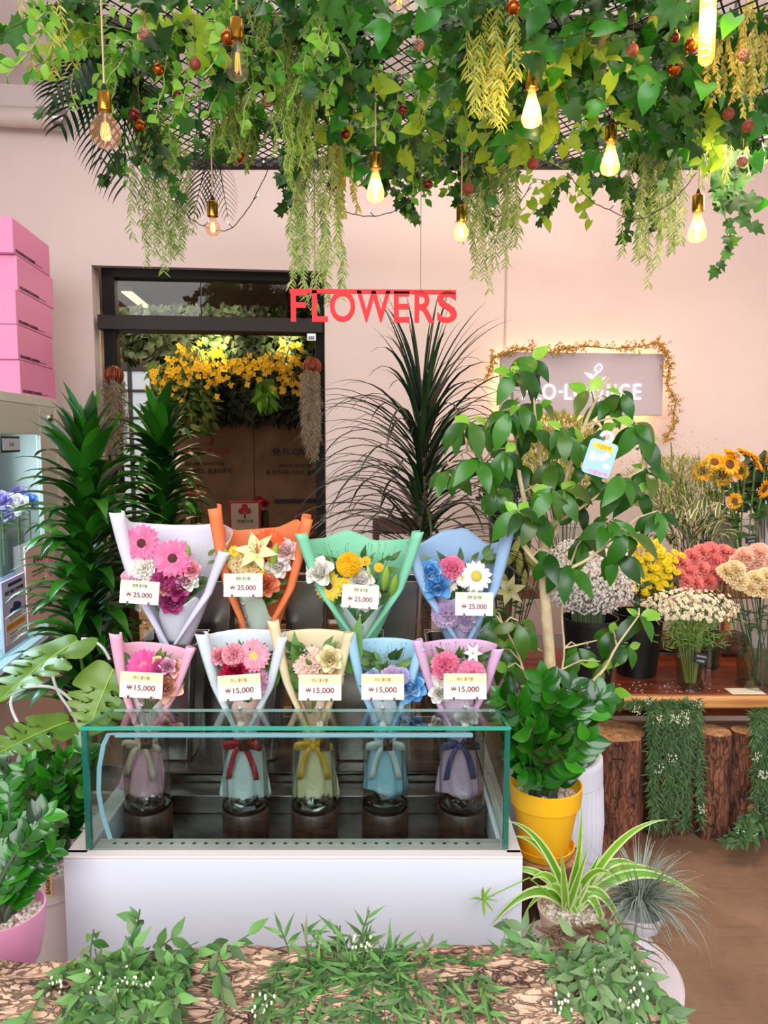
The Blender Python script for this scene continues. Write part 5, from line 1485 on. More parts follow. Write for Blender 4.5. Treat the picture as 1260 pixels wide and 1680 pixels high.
tc_ = on_z(972, 1588, .40); tr_ = .18
g = thing('round_table', 'small round white table at the lower right holding the spider plant', 'table', (tc_.x, tc_.y, 0))
mb = MB(); lathe(mb, [(.001, .375), (tr_ - .006, .375), (tr_, .38), (tr_, .395), (tr_ - .005, .4), (.001, .4)], 64, c=(tc_.x, tc_.y, 0)); part('tabletop', mb, pm('table_white', '#ddd0d2', .4), g)
mb = MB(); lathe(mb, [(.001, 0), (.09, 0), (.09, .01), (.02, .03), (.02, .36), (.05, .375), (.001, .375)], 32, c=(tc_.x, tc_.y, 0)); part('pedestal', mb, pm('table_white', '#ddd0d2', .4), g)
sc_ = on_z(935, 1548, .401); s = m_per_px(sc_)
rp_ = 55 * s; hp = .085
g = thing('spider_plant', 'spider plant with white-edged leaves in a beige bowl on the round table', 'potted plant', tuple(sc_))
mb = MB(); lathe(mb, [(.001, 0), (rp_ * .55, 0), (rp_ * .85, hp * .5), (rp_ * .98, hp), (rp_ * .90, hp), (rp_ * .86, hp - .008), (.001, hp - .012)], 48, c=sc_); part('pot', mb, pm('beige_clay', '#cbb49f', .6), g)
mb = MB(); gravel(mb, sc_ + Vector((0, 0, hp - .010)), rp_ * .84, 280, .0065); part('gravel', mb, GRAV, g, angle=0)
mb = MB(); c0 = sc_ + Vector((.0, 0, hp - .012)); sp = m_per_px(c0)
SPL = [(795, 1443), (843, 1372), (832, 1347), (805, 1520), (898, 1410), (921, 1395), (955, 1325), (965, 1390), (1095, 1345), (1048, 1420), (1148, 1473), (1122, 1455), (1035, 1558), (1002, 1568), (918, 1565), (880, 1470), (860, 1500), (1002, 1470), (985, 1400), (955, 1370), (870, 1445), (975, 1505), (940, 1500), (1010, 1440)]
rr = random.Random(2)
for i, (x, y) in enumerate(SPL):
    dy = rr.uniform(-.10, .03); E = at(x, y, c0.y + dy); st = c0 + Vector((rr.uniform(-.012, .012), rr.uniform(-.012, .012), 0))
    dv = E - st; hor = math.hypot(dv.x, dv.y); lift = .06 + .32 * hor if dv.z > -.02 else .14 + .2 * hor
    ctl = st.lerp(E, .42) + Vector((0, 0, lift if abs(dv.x) > .05 else .0))
    pts = [st * ((1 - t) ** 2) + ctl * (2 * t * (1 - t)) + E * (t * t) for t in [k / 14 for k in range(15)]]
    W = .021 * rr.uniform(.8, 1.15); V = []; q0 = []; q1 = []
    for k in range(15):
        t = k / 14; d = (pts[min(k + 1, 14)] - pts[max(k - 1, 0)]).normalized(); xx = d.cross(Vector((0, -1, .55))).normalized(); nn = xx.cross(d)
        hw = max(interp([.7, .95, 1, .9, .65, .35, .02], t) * W / 2, .0003)
        V += [pts[k] + xx * hw * u + nn * (.35 * abs(u) * hw) for u in (-1, -.6, 0, .6, 1)]
        if k < 14:
            for c_ in range(4): (q1 if c_ in (0, 3) else q0).append((k * 5 + c_, k * 5 + c_ + 1, k * 5 + c_ + 6, k * 5 + c_ + 5))
    b_ = mb.n; mb.add(V, [q0], 0); mb.f.append((np.array(q1) + b_, 1))
part('leaves', mb, [leafm('spider_green', ['#5c9a1e', '#7db82c', '#8fc43a'], .3, .3, .5), leafm('spider_edge', ['#e8f0b8', '#d8e69a'], .35, .3, .5)], g, angle=0)
mb = MB(); a_, b_ = at(868, 1440, sc_.y - .05), at(792, 1476, sc_.y - .08); tube(mb, [c0, a_, b_], .0014, 6)
for k in range(9): blade(mb, b_, (math.cos(k * .8) * .8, math.sin(k * 1.7) * .5, math.sin(k * .8) * .8), .032, .007, .6, n=4)
part('runner', mb, pm('runner_green', '#7fae3c', .5), g)
# dry roots spilling from the bowl over the log
mb = MB(); rr = random.Random(12)
for k in range(46):
    p = on_z(930 + rr.uniform(-40, 90), 1560, .49); p.y = sc_.y - .06 - rr.uniform(0, .02); pts = [p]; d = Vector((rr.uniform(-.5, .9), -.6, rr.uniform(-.1, .3)))
    for j in range(7):
        d = (d + Vector((rr.uniform(-.5, .5), rr.uniform(-.3, .1), rr.uniform(-.35, .3)))).normalized(); pts.append(pts[-1] + d * .022)
    tube(mb, pts, [.0022 - .0002 * j for j in range(8)], 5, caps=False)
single('root_bundle', mb, TWIG, 'tangle of dry brown roots lying in front of the spider plant bowl', 'roots', tuple(sc_ + Vector((.03, -.1, hp))))
# air plant in a white goblet
gc = on_z(1045, 1552, .401); s = m_per_px(gc)
gc = Vector((gc.x, gc.y, .401)); gt = at(1045, 1492, gc.y).z
g = thing('air_plant', 'silver grey tillandsia in a white goblet on the round table', 'potted plant', tuple(gc))
mb = MB(); R1 = 36 * s; h = gt - gc.z
lathe(mb, [(.001, 0), (R1 * .8, 0), (R1 * .82, .006), (R1 * .5, h * .18), (R1 * .35, h * .42), (R1 * .5, h * .5), (R1 * .95, h * .62), (R1 * 1.15, h * 1.05), (R1 * 1.1, h * 1.05), (R1 * .85, h * .7), (.001, h * .6)], 40, c=gc, fn=lambda rad, z, a, i: rad * (1 + .03 * math.cos(14 * a) * (z < h * .45))); part('goblet', mb, pm('goblet_white', '#d3d2da', .35), g, angle=60)
mb = MB(); rr = random.Random(77); c1 = Vector((gc.x, gc.y, gt + .01))
for k in range(300):
    a = k * 2.39996; el = rr.uniform(-.05, 1.3); d = Vector((math.cos(a) * math.cos(el), math.sin(a) * math.cos(el), math.sin(el)))
    blade(mb, c1 + Vector((math.cos(a), math.sin(a), 0)) * R1 * .5 * rr.random() + Vector((0, 0, rr.uniform(0, .03))), d, rr.uniform(.07, .15), .0042, rr.uniform(.3, 2.2), (.8, 1, .8, .6, .3, .02), 7, fold=.3)
for k in range(9):
    a = rr.uniform(-1.2, .6); d = Vector((math.cos(a), math.sin(a) * .5, .5)); blade(mb, c1, d, rr.uniform(.2, .27), .005, rr.uniform(3.2, 4.5), (.8, 1, .8, .6, .3, .02), 12, fold=.3)
part('foliage', mb, leafm('tillandsia', ['#7d8a7c', '#a2ab9c', '#5e6e62', '#b9bdb0'], .6, .15, .3), g, angle=0)
# ------------------------------------------------------------------ hanging sign
sg0 = at(475, 474, 2.35); sg1 = at(748, 476, 2.35); s = m_per_px(sg0)
SGR = pm('sign_red', '#d4161f', .5, spec=.3)
g = thing('hanging_sign', 'red FLOWERS cut-out letter sign hanging on two thin wires', 'sign', tuple(at(611, 528, 2.35)))
mb = MB(); box(mb, (sg0 + sg1) / 2 - Vector((0, 0, 3.5 * s)), ((sg1 - sg0).length, .006, 7 * s), ax=((sg1 - sg0).normalized(), Vector((0, 1, 0)))); part('top_bar', mb, SGR, g)
for ch, x0, x1 in (('F', 477, 502), ('L', 512, 538), ('O', 541, 583), ('W', 585, 641), ('E', 646, 672), ('R', 680, 713), ('S', 717, 750)):
    P = at((x0 + x1) / 2, 502 + (x0 - 475) * .008, 2.35)
    letter(ch, SGR, g, face_mat(P, (1, 0, 0), (0, 0, 1)), w=(x1 - x0) * s, h=51 * s, bold=.02, ext=.006, name='letter')
for x, y0 in ((517, 476), (690, 476)):
    a = at(x, y0, 2.35); mb = MB(); tube(mb, [a, Vector((a.x, a.y, 2.62))], .0012, 4); part('wire', mb, pm('steel_wire', '#8d8a85', .4, metal=1), g)
q = at(511, 553, 2.34); mb = MB(); box(mb, q, (14 * s, .001, 11 * s))
g2 = thing('barcode_tag', 'small white barcode tag dangling below the letter L', 'tag', tuple(q)); part('tag_card', mb, pm('tag_white2', '#e8e6e2', .5), g2)
mb = MB()
for k in range(7): box(mb, q + Vector(((-5 + k * 1.6) * s, -.001, -1.5 * s)), (.8 * s * (1 + k % 2), .0006, 6 * s))
part('barcode', mb, INK, g2)
mb = MB(); tube(mb, [q + Vector((0, 0, 5 * s)), at(511, 527, 2.345)], .0008, 4); part('thread', mb, INK, g2)

# ------------------------------------------------------------------ ceiling grid
ZG = 2.62
rb = on_z(600, 274, ZG).y; lp0 = on_z(253, 265, ZG); lp1 = on_z(137, 40, ZG); rp0 = on_z(1228, 276, ZG)
gl = (lp1.x - lp0.x) / (lp1.y - lp0.y)
GX = lambda y: (lp0.x + gl * (y - lp0.y))
g = thing('ceiling_grid', 'black expanded-metal grid hanging under the ceiling and carrying the greenery', 'grid', ((lp0.x + rp0.x) / 2, 2.3, ZG))
FRB = pm('grid_black', '#14100f', .5)
y0_, y1_ = 1.1, rb; wx = rp0.x - lp0.x
mb = MB(); sh = lambda x, y: Vector((x + gl * (y - rb), y, ZG))
X0, X1 = lp0.x, rp0.x
for sgn in (-1, 1):
    k = -60
    while k < 160:
        x = X0 + k * .046
        # line x(t) = x + sgn * .62 * (rb - y) ... clipped to the frame
        pts = []
        for y in np.linspace(y0_, y1_, 2):
            pts.append((x + sgn * .75 * (y1_ - y), y))
        (xa, ya), (xb, yb_) = pts
        ta, tb = 0.0, 1.0; dx = xb - xa
        for lim, sg_ in ((X0, 1), (X1, -1)):
            fa = sg_ * (xa - lim); fb_ = sg_ * (xb - lim)
            if fa < 0 and fb_ < 0: ta, tb = 1, 0; break
            if fa < 0: ta = max(ta, -fa / (fb_ - fa))
            if fb_ < 0: tb = min(tb, fa / (fa - fb_))
        if tb > ta:
            p = sh(xa + dx * ta, ya + (yb_ - ya) * ta); q = sh(xa + dx * tb, ya + (yb_ - ya) * tb)
            tube(mb, [p, q], .0028, 4, caps=False)
        k += 1
part('mesh_wires', mb, FRB, g)
mb = MB()
for a, b_ in ((sh(X0, y0_), sh(X0, y1_)), (sh(X1, y0_), sh(X1, y1_)), (sh(X0, y1_), sh(X1, y1_)), (sh(X0 + wx * .5, y0_), sh(X0 + wx * .5, y1_)), (sh(X0 + wx * .29, y0_), sh(X0 + wx * .29, y1_)), (sh(X0, 2.15), sh(X1, 2.15)), (sh(X0, 1.35), sh(X1, 1.35))):
    d = (b_ - a).normalized(); box(mb, (a + b_) / 2 + Vector((0, 0, .012)), ((b_ - a).length + .03, .035, .035), ax=(d, Vector((0, 0, 1)).cross(d)))
part('frame_bars', mb, FRB, g)
for x, y in ((X0 + .2, rb - .2), (X1 - .2, rb - .2), (X0 + .3, 1.5), (X1 - .3, 1.5)):
    p = sh(x, y); mb = MB(); tube(mb, [p, Vector((p.x, p.y, ZC))], .006, 6); part('hanger_rod', mb, FRB, g)

# ------------------------------------------------------------------ greenery kinds
K_IVY = (IVY, leafm('ivy_leaf', ['#1a4210', '#2a5c18', '#3f7a22', '#15350c'], .4, .25, .4), .052)
K_SMALL = (OV, leafm('small_light_leaf', ['#4f9c28', '#74b834', '#9ccc4a', '#3a8420'], .4, .35, .4), .038)
K_PHIL = (HEART, leafm('philodendron_leaf', ['#1a5a12', '#2a7a1a', '#3f9022', '#154810'], .28, .22, .5), .068)
K_POTH = (HEART, leafm('chartreuse_leaf', ['#98c42c', '#b9d63c', '#7ab02a', '#cce04a'], .4, .4, .4), .056)
VINE = pm('vine_stem', '#4a5a2a', .7); VINE_L = pm('pale_vine', '#a9b066', .6)


def garland(name, label, px, py, kind, spread, trails, length, droop, seed, stem=None, dens=1.0, z=ZG, wid=1.0):
    rr = random.Random(seed); A = on_z(px, py, z) if isinstance(px, (int, float)) else Vector(px)
    g = thing(name, label, 'hanging plant', tuple(A), group=None)
    ml = []; mb = MB(); T, M_, L0 = kind
    for k in range(trails):
        p = A + Vector((rr.uniform(-1, 1) * spread * wid, rr.uniform(-1, 1) * spread, rr.uniform(-.03, .015)))
        d = Vector((rr.uniform(-1, 1), rr.uniform(-.8, .4), rr.uniform(-.35, .1))).normalized()
        n = max(4, int(length * rr.uniform(.6, 1.2) / (L0 * .42) * dens)); st = length / n; pts = [p.copy()]
        for j in range(n):
            d = (d + Vector((rr.uniform(-.35, .35), rr.uniform(-.3, .2), -droop * .12 + rr.uniform(-.12, .08)))).normalized()
            p = p + d * st
            if p.z > z + .05: p.z = z + .03
            pts.append(p.copy())
            ld = d.cross(Vector((rr.uniform(-1, 1), rr.uniform(-1, 1), rr.uniform(-1, 1)))).normalized() + Vector((0, -.25, -.35)) + d * .3
            nn = Vector((rr.uniform(-.6, .6), -1, rr.uniform(-.5, .7)))
            ml.append(frame(p, ld, nn, L0 * rr.uniform(.6, 1.2)))
        tube(mb, pts, .0017, 4, caps=False)
    part('vines', mb, stem or VINE, g)
    mb = MB(); mb.inst(T, ml); part('leaves', mb, M_, g, angle=0)
    return g


GL = [
 ('ivy_garland', K_IVY, [(330, 40, 'top left above the large globe bulb'), (440, 150, 'left of the centre, behind the rust baubles'), (260, 130, 'beside the palm fronds at the left'), (520, 90, 'in front of the dark grid bar at centre left'), (620, 190, 'above the lit bulb left of centre'), (700, 130, 'centre of the grid behind the steel sign wire'),
                        (680, 235, 'rear edge of the grid above the FLOWERS sign'), (800, 215, 'beside the hanging willow strand at centre'), (930, 250, 'rear edge under the chartreuse heart leaves'), (1010, 130, 'behind the bulb cord right of centre'), (1090, 200, 'rear right, left of the long willow strand'), (1180, 150, 'right side behind the yellow sprays'), (1120, 60, 'top right beside the spiral bulb'),
                        (960, 30, 'top, right of centre'), (860, 120, 'behind the brightest teardrop bulb'), (560, 20, 'top, left of centre'), (1200, 235, 'rear right corner of the grid'), (780, 60, 'top centre around the copper bauble'), (400, 235, 'rear edge above the doorway')]),
 ('small_leaf_garland', K_SMALL, [(130, 60, 'at the far top left corner'), (200, 40, 'top left in front of the grid frame'), (300, 60, 'above the globe bulb cord'), (420, 60, 'around the smoky teardrop bulb'), (320, 170, 'left of the willow strands'), (620, 130, 'left of centre near the steel wire'), (630, 220, 'above the lit bulb near the rear edge'), (760, 270, 'rear edge beside the small lit bulb'), (480, 20, 'top edge, left of the glitter bauble')]),
 ('philodendron_garland', K_PHIL, [(640, 60, 'top centre with large heart leaves'), (720, 20, 'top right of centre beside the steel wire'), (940, 60, 'with the largest round leaf near the top'), (1000, 190, 'behind the lit bulb right of centre'), (1060, 240, 'rear edge at the right'), (700, 200, 'above the FLOWERS sign'), (850, 50, 'around the brightest bulb cord'), (1150, 110, 'below the spiral bulb'), (1225, 60, 'at the far top right edge'), (560, 150, 'left of the lit bulb left of centre'), (1230, 190, 'at the right edge near the hanging ivy')]),
 ('pothos_garland', K_POTH, [(585, 120, 'with lime heart leaves left of centre'), (745, 110, 'with lime leaves at the centre'), (960, 75, 'of bright chartreuse leaves right of the brightest bulb'), (940, 150, 'of chartreuse leaves hanging by the middle bulb'), (1130, 150, 'of lime leaves below the spiral bulb'), (720, 170, 'of small lime leaves by the steel wire'), (240, 20, 'of yellow-green leaves at the top left'), (950, 285, 'of pale leaves dangling from the rear edge')]),
]
KL = {'ivy_garland': ('dark green ivy garland', .17, 7, .36, .22, .9), 'small_leaf_garland': ('light green small-leaved garland', .13, 9, .30, .7, .8), 'philodendron_garland': ('glossy green philodendron garland', .16, 5, .34, .25, .7), 'pothos_garland': ('chartreuse pothos garland', .08, 4, .26, 1.7, .75)}
sd_ = 100
for nm, kd, spots in GL:
    pre, spd, tr_n, ln, dr_, de = KL[nm]
    for px, py, lab in spots:
        sd_ += 1
        dense = 1.25 if px > 560 else 1.0
        garland(nm, pre + ' ' + lab, px, py, kd, spd, int(tr_n * dense), ln, dr_, sd_, VINE_L if 'pothos' in nm or 'small' in nm else VINE, de, wid=1.4)

# the single ivy trail hanging at the right
c = at(1205, 270, 2.7); ml = []; mb = MB(); rr = random.Random(3)
g = thing('ivy_trail', 'long ivy trail dangling against the wall at the right', 'hanging plant', tuple(at(1200, 450, 2.7)))
for pts in ([(1215, 230), (1205, 300), (1190, 350), (1195, 400), (1175, 440)], [(1205, 300), (1222, 345), (1238, 378)], [(1195, 260), (1180, 320), (1170, 345)]):
    P = [at(x, y, 2.7) for x, y in pts]; tube(mb, P, .0015, 5)
    for i in range(len(P) - 1):
        for k in range(4 if i < 3 else 5):
            p = P[i].lerp(P[i + 1], k / 4); ml.append(frame(p, (rr.uniform(-1, 1), -.3, rr.uniform(-.9, .2)), (rr.uniform(-.3, .3), -1, .2), .07 * rr.uniform(.6, 1.1) * (1 - .12 * i)))
part('vines', mb, VINE, g); mb = MB(); mb.inst(IVY, ml); part('leaves', mb, K_IVY[1], g, angle=0)


def curtain(name, label, px, y0, y1, Y, wpx, strands, tpl, L, step, mat, seed, spread_bot=1.0, stemmat=None, curl=.0, side=1.0):
    rr = random.Random(seed); A = at(px, y0, Y); s = m_per_px(A)
    g = thing(name, label, 'hanging plant', tuple(A)); mb = MB(); ml = []
    for k in range(strands):
        u = rr.uniform(-1, 1); x0 = u * wpx * .35 * s; Lr = (y1 - y0) * s * (rr.uniform(.6, 1) if k else 1) * (1 - .25 * abs(u))
        p = A + Vector((x0, rr.uniform(-.06, .06), rr.uniform(-.0, .03))); n = max(6, int(Lr / step)); pts = [p.copy()]
        vx = u * wpx * .18 * s * spread_bot / n; ph = rr.random() * 6
        for j in range(n):
            p = p + Vector((vx * (1.6 - 1.5 * j / n) + .0022 * math.sin(j * .35 + ph), .001 * math.cos(j * .3 + ph), -Lr / n)); pts.append(p.copy())
            for sg in (-1, 1):
                if rr.random() < .85:
                    a = rr.uniform(0, 6.28); d = Vector((sg * (.45 + .4 * rr.random()), math.sin(a) * .5, -.75 * side)); ml.append(frame(p, d, (rr.uniform(-.4, .4), -1, .3), L * rr.uniform(.6, 1.15)))
        tube(mb, pts[::2] + [pts[-1]], .0011, 4, caps=False)
    part('strands', mb, stemmat or VINE_L, g)
    mb = MB(); mb.inst(tpl, ml); part('leaves', mb, mat, g, angle=0)
    return g


WIL = leafm('willow_green', ['#7fa24a', '#a9bd6a', '#5d8a3c', '#c4c98a'], .5, .25, .3)
WIL_Y = leafm('willow_yellow', ['#b9bf4a', '#d4d35a', '#98ab3c', '#dfdc86'], .5, .3, .3)
FERN = leafm('sprengeri_green', ['#6e8f2c', '#8da63c', '#557a28', '#a4b04a'], .5, .2, .3)
FERN_Y = leafm('spray_yellow', ['#c9b850', '#dccb62', '#a9a23c', '#e6d880'], .5, .25, .3)
NEED = leaf_t([.3, 1, .8, .05], .085, 3, .1, .25)
curtain('willow_strand', 'pale green willow strands hanging left of the doorway top', 270, 215, 482, 2.95, 110, 22, NEED, .036, .014, WIL, 1)
curtain('willow_strand', 'pale green willow strands hanging above the letters F and L', 515, 250, 545, 2.5, 90, 20, NEED, .03, .012, WIL, 2)
curtain('willow_strand', 'yellowing willow strands hanging right of the small lit bulb', 808, 225, 486, 2.8, 95, 24, NEED, .034, .013, WIL, 3)
curtain('willow_strand', 'pale willow strands hanging before the wall at the right', 1072, 215, 476, 2.85, 100, 24, NEED, .034, .013, WIL, 4)
curtain('willow_strand', 'bright willow strands at the top centre beside the brightest bulb', 812, -30, 225, 1.95, 90, 20, NEED, .034, .012, WIL_Y, 5)
curtain('fern_spray', 'olive fern sprays hanging left of centre near the palm', 362, 105, 285, 2.3, 70, 12, TINY, .016, .0055, FERN, 6)
curtain('fern_spray', 'long olive fern sprays left of the dark grid bar', 480, 30, 310, 2.15, 80, 14, TINY, .016, .006, FERN, 7)
curtain('fern_spray', 'short olive fern sprays above the doorway', 410, 160, 285, 2.5, 50, 9, TINY, .016, .006, FERN, 8)
curtain('fern_spray', 'yellow fern spray at the top left', 236, -30, 66, 1.9, 55, 9, TINY, .016, .006, FERN_Y, 9)
curtain('fern_spray', 'olive fern spray beside the smoky teardrop bulb', 430, 10, 95, 2.0, 45, 8, TINY, .014, .006, FERN, 10)
curtain('yellow_spray', 'thick yellow flowering spray at the right edge', 1232, 20, 200, 2.1, 70, 18, TINY, .016, .005, FERN_Y, 11)
curtain('yellow_spray', 'pale yellow spray hanging beside the spiral bulb', 1175, 60, 175, 2.1, 50, 10, TINY, .016, .006, FERN_Y, 12)
curtain('asparagus_fern', 'feathery green asparagus fern at the rear right corner', 1180, 195, 325, 2.7, 90, 16, NEED, .022, .008, FERN, 13)
curtain('dried_spray', 'dried yellow flower spray beside the lit bulb left of centre', 562, 245, 372, 2.6, 70, 8, TINY, .022, .008, FERN_Y, 14)
curtain('grass_spray', 'thin dry grass spray at the far top left edge', 70, 10, 130, 2.0, 90, 6, NEED, .03, .012, FERN_Y, 15)

# palm fronds
PALM = leafm('palm_leaf', ['#0f2f18', '#1a4422', '#25552a'], .4, .12, .4)


def palm(label, base, fronds, seed):
    rr = random.Random(seed); A = Vector(base); g = thing('palm_fronds', label, 'palm', tuple(A))
    for tip, sag in fronds:
        T_ = Vector(tip); ctl = A.lerp(T_, .5) + Vector((0, 0, sag)); pts = [A * ((1 - t) ** 2) + ctl * (2 * t * (1 - t)) + T_ * t * t for t in [k / 30 for k in range(31)]]
        mb = MB(); tube(mb, pts, [.003 * (1 - .7 * k / 30) for k in range(31)], 5)
        L = (T_ - A).length
        for k in range(3, 31, 2):
            tan = (pts[min(k + 1, 30)] - pts[k - 1]).normalized(); side = tan.cross(Vector((0, -1, .1))).normalized()
            for sg in (-1, 1):
                d = side * sg * .75 + tan * .8 + Vector((0, 0, -.05)); t = k / 30
                if k % 2 and False: continue
                blade(mb, pts[k], d, L * (.42 if len(fronds) > 3 else .27) * (math.sin(math.pi * (t * .8 + .14)) + .12), .017, 1.1, (.6, 1, .9, .6, .02), 5, fold=.2)
        part('frond', mb, PALM, g, angle=0)


P_ = lambda x, y, Y: at(x, y, Y)
palm('dark palm fronds arching out at the left edge of the grid', P_(205, 75, 2.35), [(P_(82, 158, 2.15), .06), (P_(96, 212, 2.2), .08), (P_(165, 268, 2.25), .06), (P_(205, 312, 2.3), .02), (P_(255, 240, 2.35), .02), (P_(130, 110, 2.3), .05)], 1)
palm('dark palm fronds hanging before the wall above the doorway', P_(350, 215, 2.75), [(P_(318, 352, 2.7), .0), (P_(374, 356, 2.7), .0), (P_(346, 340, 2.72), .0)], 2)

# ------------------------------------------------------------------ baubles
BA = {'amber': pm('bauble_amber', '#a85218', .12, metal=.85), 'red': pm('bauble_red', '#6e1c18', .2, metal=.5), 'matte': pm('bauble_rust', '#8a3c28', .55), 'glit': pm('bauble_glitter', '#b98474', .35, metal=.7, noise_s=160, noise_a=.6, bump=1), 'brown': pm('bauble_brown', '#5c3026', .4, metal=.4, noise_s=120, noise_a=.5, bump=.6)}
BN = {'amber': 'shiny amber', 'red': 'dark red', 'matte': 'matte rust', 'glit': 'glittery pink', 'brown': 'glittery brown'}
BL = [(236, 54, 'glit', 'near the yellow spray top left'), (260, 114, 'amber', 'among small leaves left of the willow'), (320, 105, 'matte', 'beside the palm top'), (292, 157, 'red', 'above the left willow strands'), (220, 188, 'red', 'right of the globe bulb'), (229, 206, 'amber', 'just below a red one by the globe bulb'),
      (374, 62, 'amber', 'touching the smoky teardrop bulb'), (439, 166, 'glit', 'left of the long fern sprays'), (390, 256, 'amber', 'low above the palm fronds'), (567, 220, 'red', 'above the dried spray'), (492, 306, 'brown', 'at the top of the centre willow'), (545, 305, 'brown', 'beside the dried spray'), (842, 12, 'amber', 'at the top edge right of centre'),
      (687, 74, 'glit', 'left of the steel sign wire'), (661, 180, 'red', 'among ivy left of the steel wire'), (1038, 82, 'matte', 'left of the spiral bulb'), (1135, 74, 'amber', 'against the spiral bulb'), (1106, 112, 'amber', 'below left of the spiral bulb'), (1220, 90, 'glit', 'inside the yellow spray at right'), (1195, 187, 'matte', 'below the yellow spray'),
      (1227, 207, 'matte', 'near the right edge above a glittery one'), (1218, 264, 'glit', 'lowest at the right edge'), (874, 269, 'matte', 'on the rear edge below the brightest bulb'), (768, 309, 'matte', 'on the cord of the small bulb'), (702, 302, 'red', 'at the rear edge above the sign'), (957, 178, 'red', 'between the chartreuse leaves'), (1108, 62, 'red', 'small, left of the spiral bulb')]
for i, (x, y, k, lab) in enumerate(BL):
    Y = 1.70 + .85 * min(1, max(0, y / 300)) ** 1.1; P = at(x, y, Y); s = m_per_px(P); r = (9.5 if k != 'amber' or i in (1, 5) else 12) * s
    if i in (3, 9, 14, 25, 26, 24): r *= .8
    g = thing('bauble', BN[k] + ' bauble ' + lab, 'ornament', tuple(P), group='baubles hanging from the greenery'); mb = MB(); ball(mb, P, r); part('bauble_ball', mb, BA[k], g)
    mb = MB(); lathe(mb, [(.001, 0), (.004, 0), (.004, .006), (.001, .006)], 10, c=P + Vector((0, 0, r * .97))); tube(mb, [P + Vector((0, 0, r)), Vector((P.x, P.y, min(ZG, P.z + .22)))], .0006, 4); part('cap', mb, pm('cap_gold', '#b98a3c', .3, metal=1), g)

# ------------------------------------------------------------------ filament bulbs
AMBG = glassm('amber_glass', (1, .84, .5), .06, 0, .16); SMKG = glassm('smoky_glass', (.95, .88, .82), .10, 0, .06); PINKG = glassm('rose_smoke_glass', (.93, .78, .70), .14, 0, .10)
CORD = pm('cord_beige', '#c6ab8a', .7)
ST_P = [(.28, 0), (.34, .05), (.5, .25), (.8, .52), (1, .72), (.97, .85), (.78, .94), (.45, .99), (.02, 1.0)]
GL_P = [(.34, 0), (.38, .1), (.7, .26), (.95, .45), (1, .62), (.92, .78), (.7, .9), (.35, .98), (.02, 1)]


def bulb(label, px, y0, y1, y2, Y, cord_y, prof, wpx, glass, glow, sockw=21, light=2.0):
    """y0 socket top, y1 socket bottom, y2 bulb bottom"""
    a = at(px, y0, Y); b_ = at(px, y1, Y); e = at(px, y2, Y); s = m_per_px(a)
    a, b_, e = Vector((b_.x, Y, a.z)), Vector((b_.x, Y, b_.z)), Vector((b_.x, Y, e.z))
    g = thing('filament_bulb', label, 'light bulb', tuple(e), group=None)
    sw = sockw / 2 * s; mb = MB(); lathe(mb, [(.001, a.z + .001), (sw * .9, a.z), (sw, a.z - .003), (sw, b_.z), (sw * .9, b_.z - .001), (.001, b_.z)], 28, c=(a.x, Y, 0)); part('brass_socket', mb, BRASS, g)
    mb = MB(); tube(mb, [(a.x, Y, a.z), (a.x, Y, max(ZG, a.z + .03))], .0024, 6)
    lathe(mb, [(.009, 0), (.006, .014), (.003, .02)], 12, c=a, mat=1); part('cord', mb, [CORD, BLACKP], g)
    R = wpx / 2 * s; H = b_.z - e.z; mb = MB(); lathe(mb, [(r * R, b_.z - H * z) for r, z in prof], 28, c=(a.x, Y, 0), close=False); part('glass_bulb', mb, glass, g, angle=0)
    mb = MB(); FL = pm('filament_%s' % glow, '#ffb050' if glow < 30 else '#ffc060', .5, emit=glow)
    n = 4
    for k in range(n):
        an = k * math.pi / 2 + .4; q = Vector((math.cos(an), math.sin(an), 0)) * R * .22
        tube(mb, [Vector((a.x, Y, b_.z - H * .32)) + q * .6, Vector((a.x, Y, b_.z - H * .78)) + q], .0011 if glow < 30 else .0016, 5)
    part('filament', mb, FL, g)
    mb = MB(); tube(mb, [(a.x, Y, b_.z), (a.x, Y, b_.z - H * .32)], .0035, 8); part('glass_stem', mb, PLASTIC, g)
    if light:
        l = bpy.data.lights.new('bulb_light', 'POINT'); l.energy = light; l.color = (1, .66, .30); l.shadow_soft_size = R * .35
        o = bpy.data.objects.new('bulb_light', l); COL.objects.link(o); o.location = (a.x, Y, b_.z - H * .55)
    return g


bulb('large round smoky bulb on a beige cord at the left', 172, 152, 182, 244, 1.85, 42, GL_P, 50, PINKG, 2, 22, .05)
bulb('unlit smoky teardrop bulb at the top beside an amber bauble', 389, 32, 65, 133, 1.8, None, ST_P, 36, SMKG, .8, 23, 0)
bulb('small round smoky bulb hanging below the palm above the doorway', 349, 331, 355, 388, 2.45, 265, GL_P, 24, PINKG, 5, 18, .05)
bulb('lit teardrop bulb left of centre beside the dried spray', 616, 252, 276, 332, 2.2, 215, ST_P, 29, AMBG, 60, 20, 1.0)
bulb('brightest teardrop bulb, right of centre near the top', 873, 117, 146, 209, 1.95, 40, ST_P, 33, AMBG, 80, 22, 2.2)
bulb('lit teardrop bulb before the rear grid edge, right of centre', 1002, 206, 232, 288, 2.25, 105, ST_P, 31, AMBG, 60, 19, 1.2)
bulb('small round lit bulb above the letter S', 757, 338, 363, 396, 2.55, 245, GL_P, 24, AMBG, 30, 17, .6)
bulb('lit teardrop bulb hanging lowest at the right', 1145, 320, 347, 397, 2.5, 285, ST_P, 30, AMBG, 60, 19, 1.0)
bulb('clear bulb half out of frame at the top centre', 655, -45, -20, 15, 1.8, None, ST_P, 36, SMKG, 2, 22, 0)
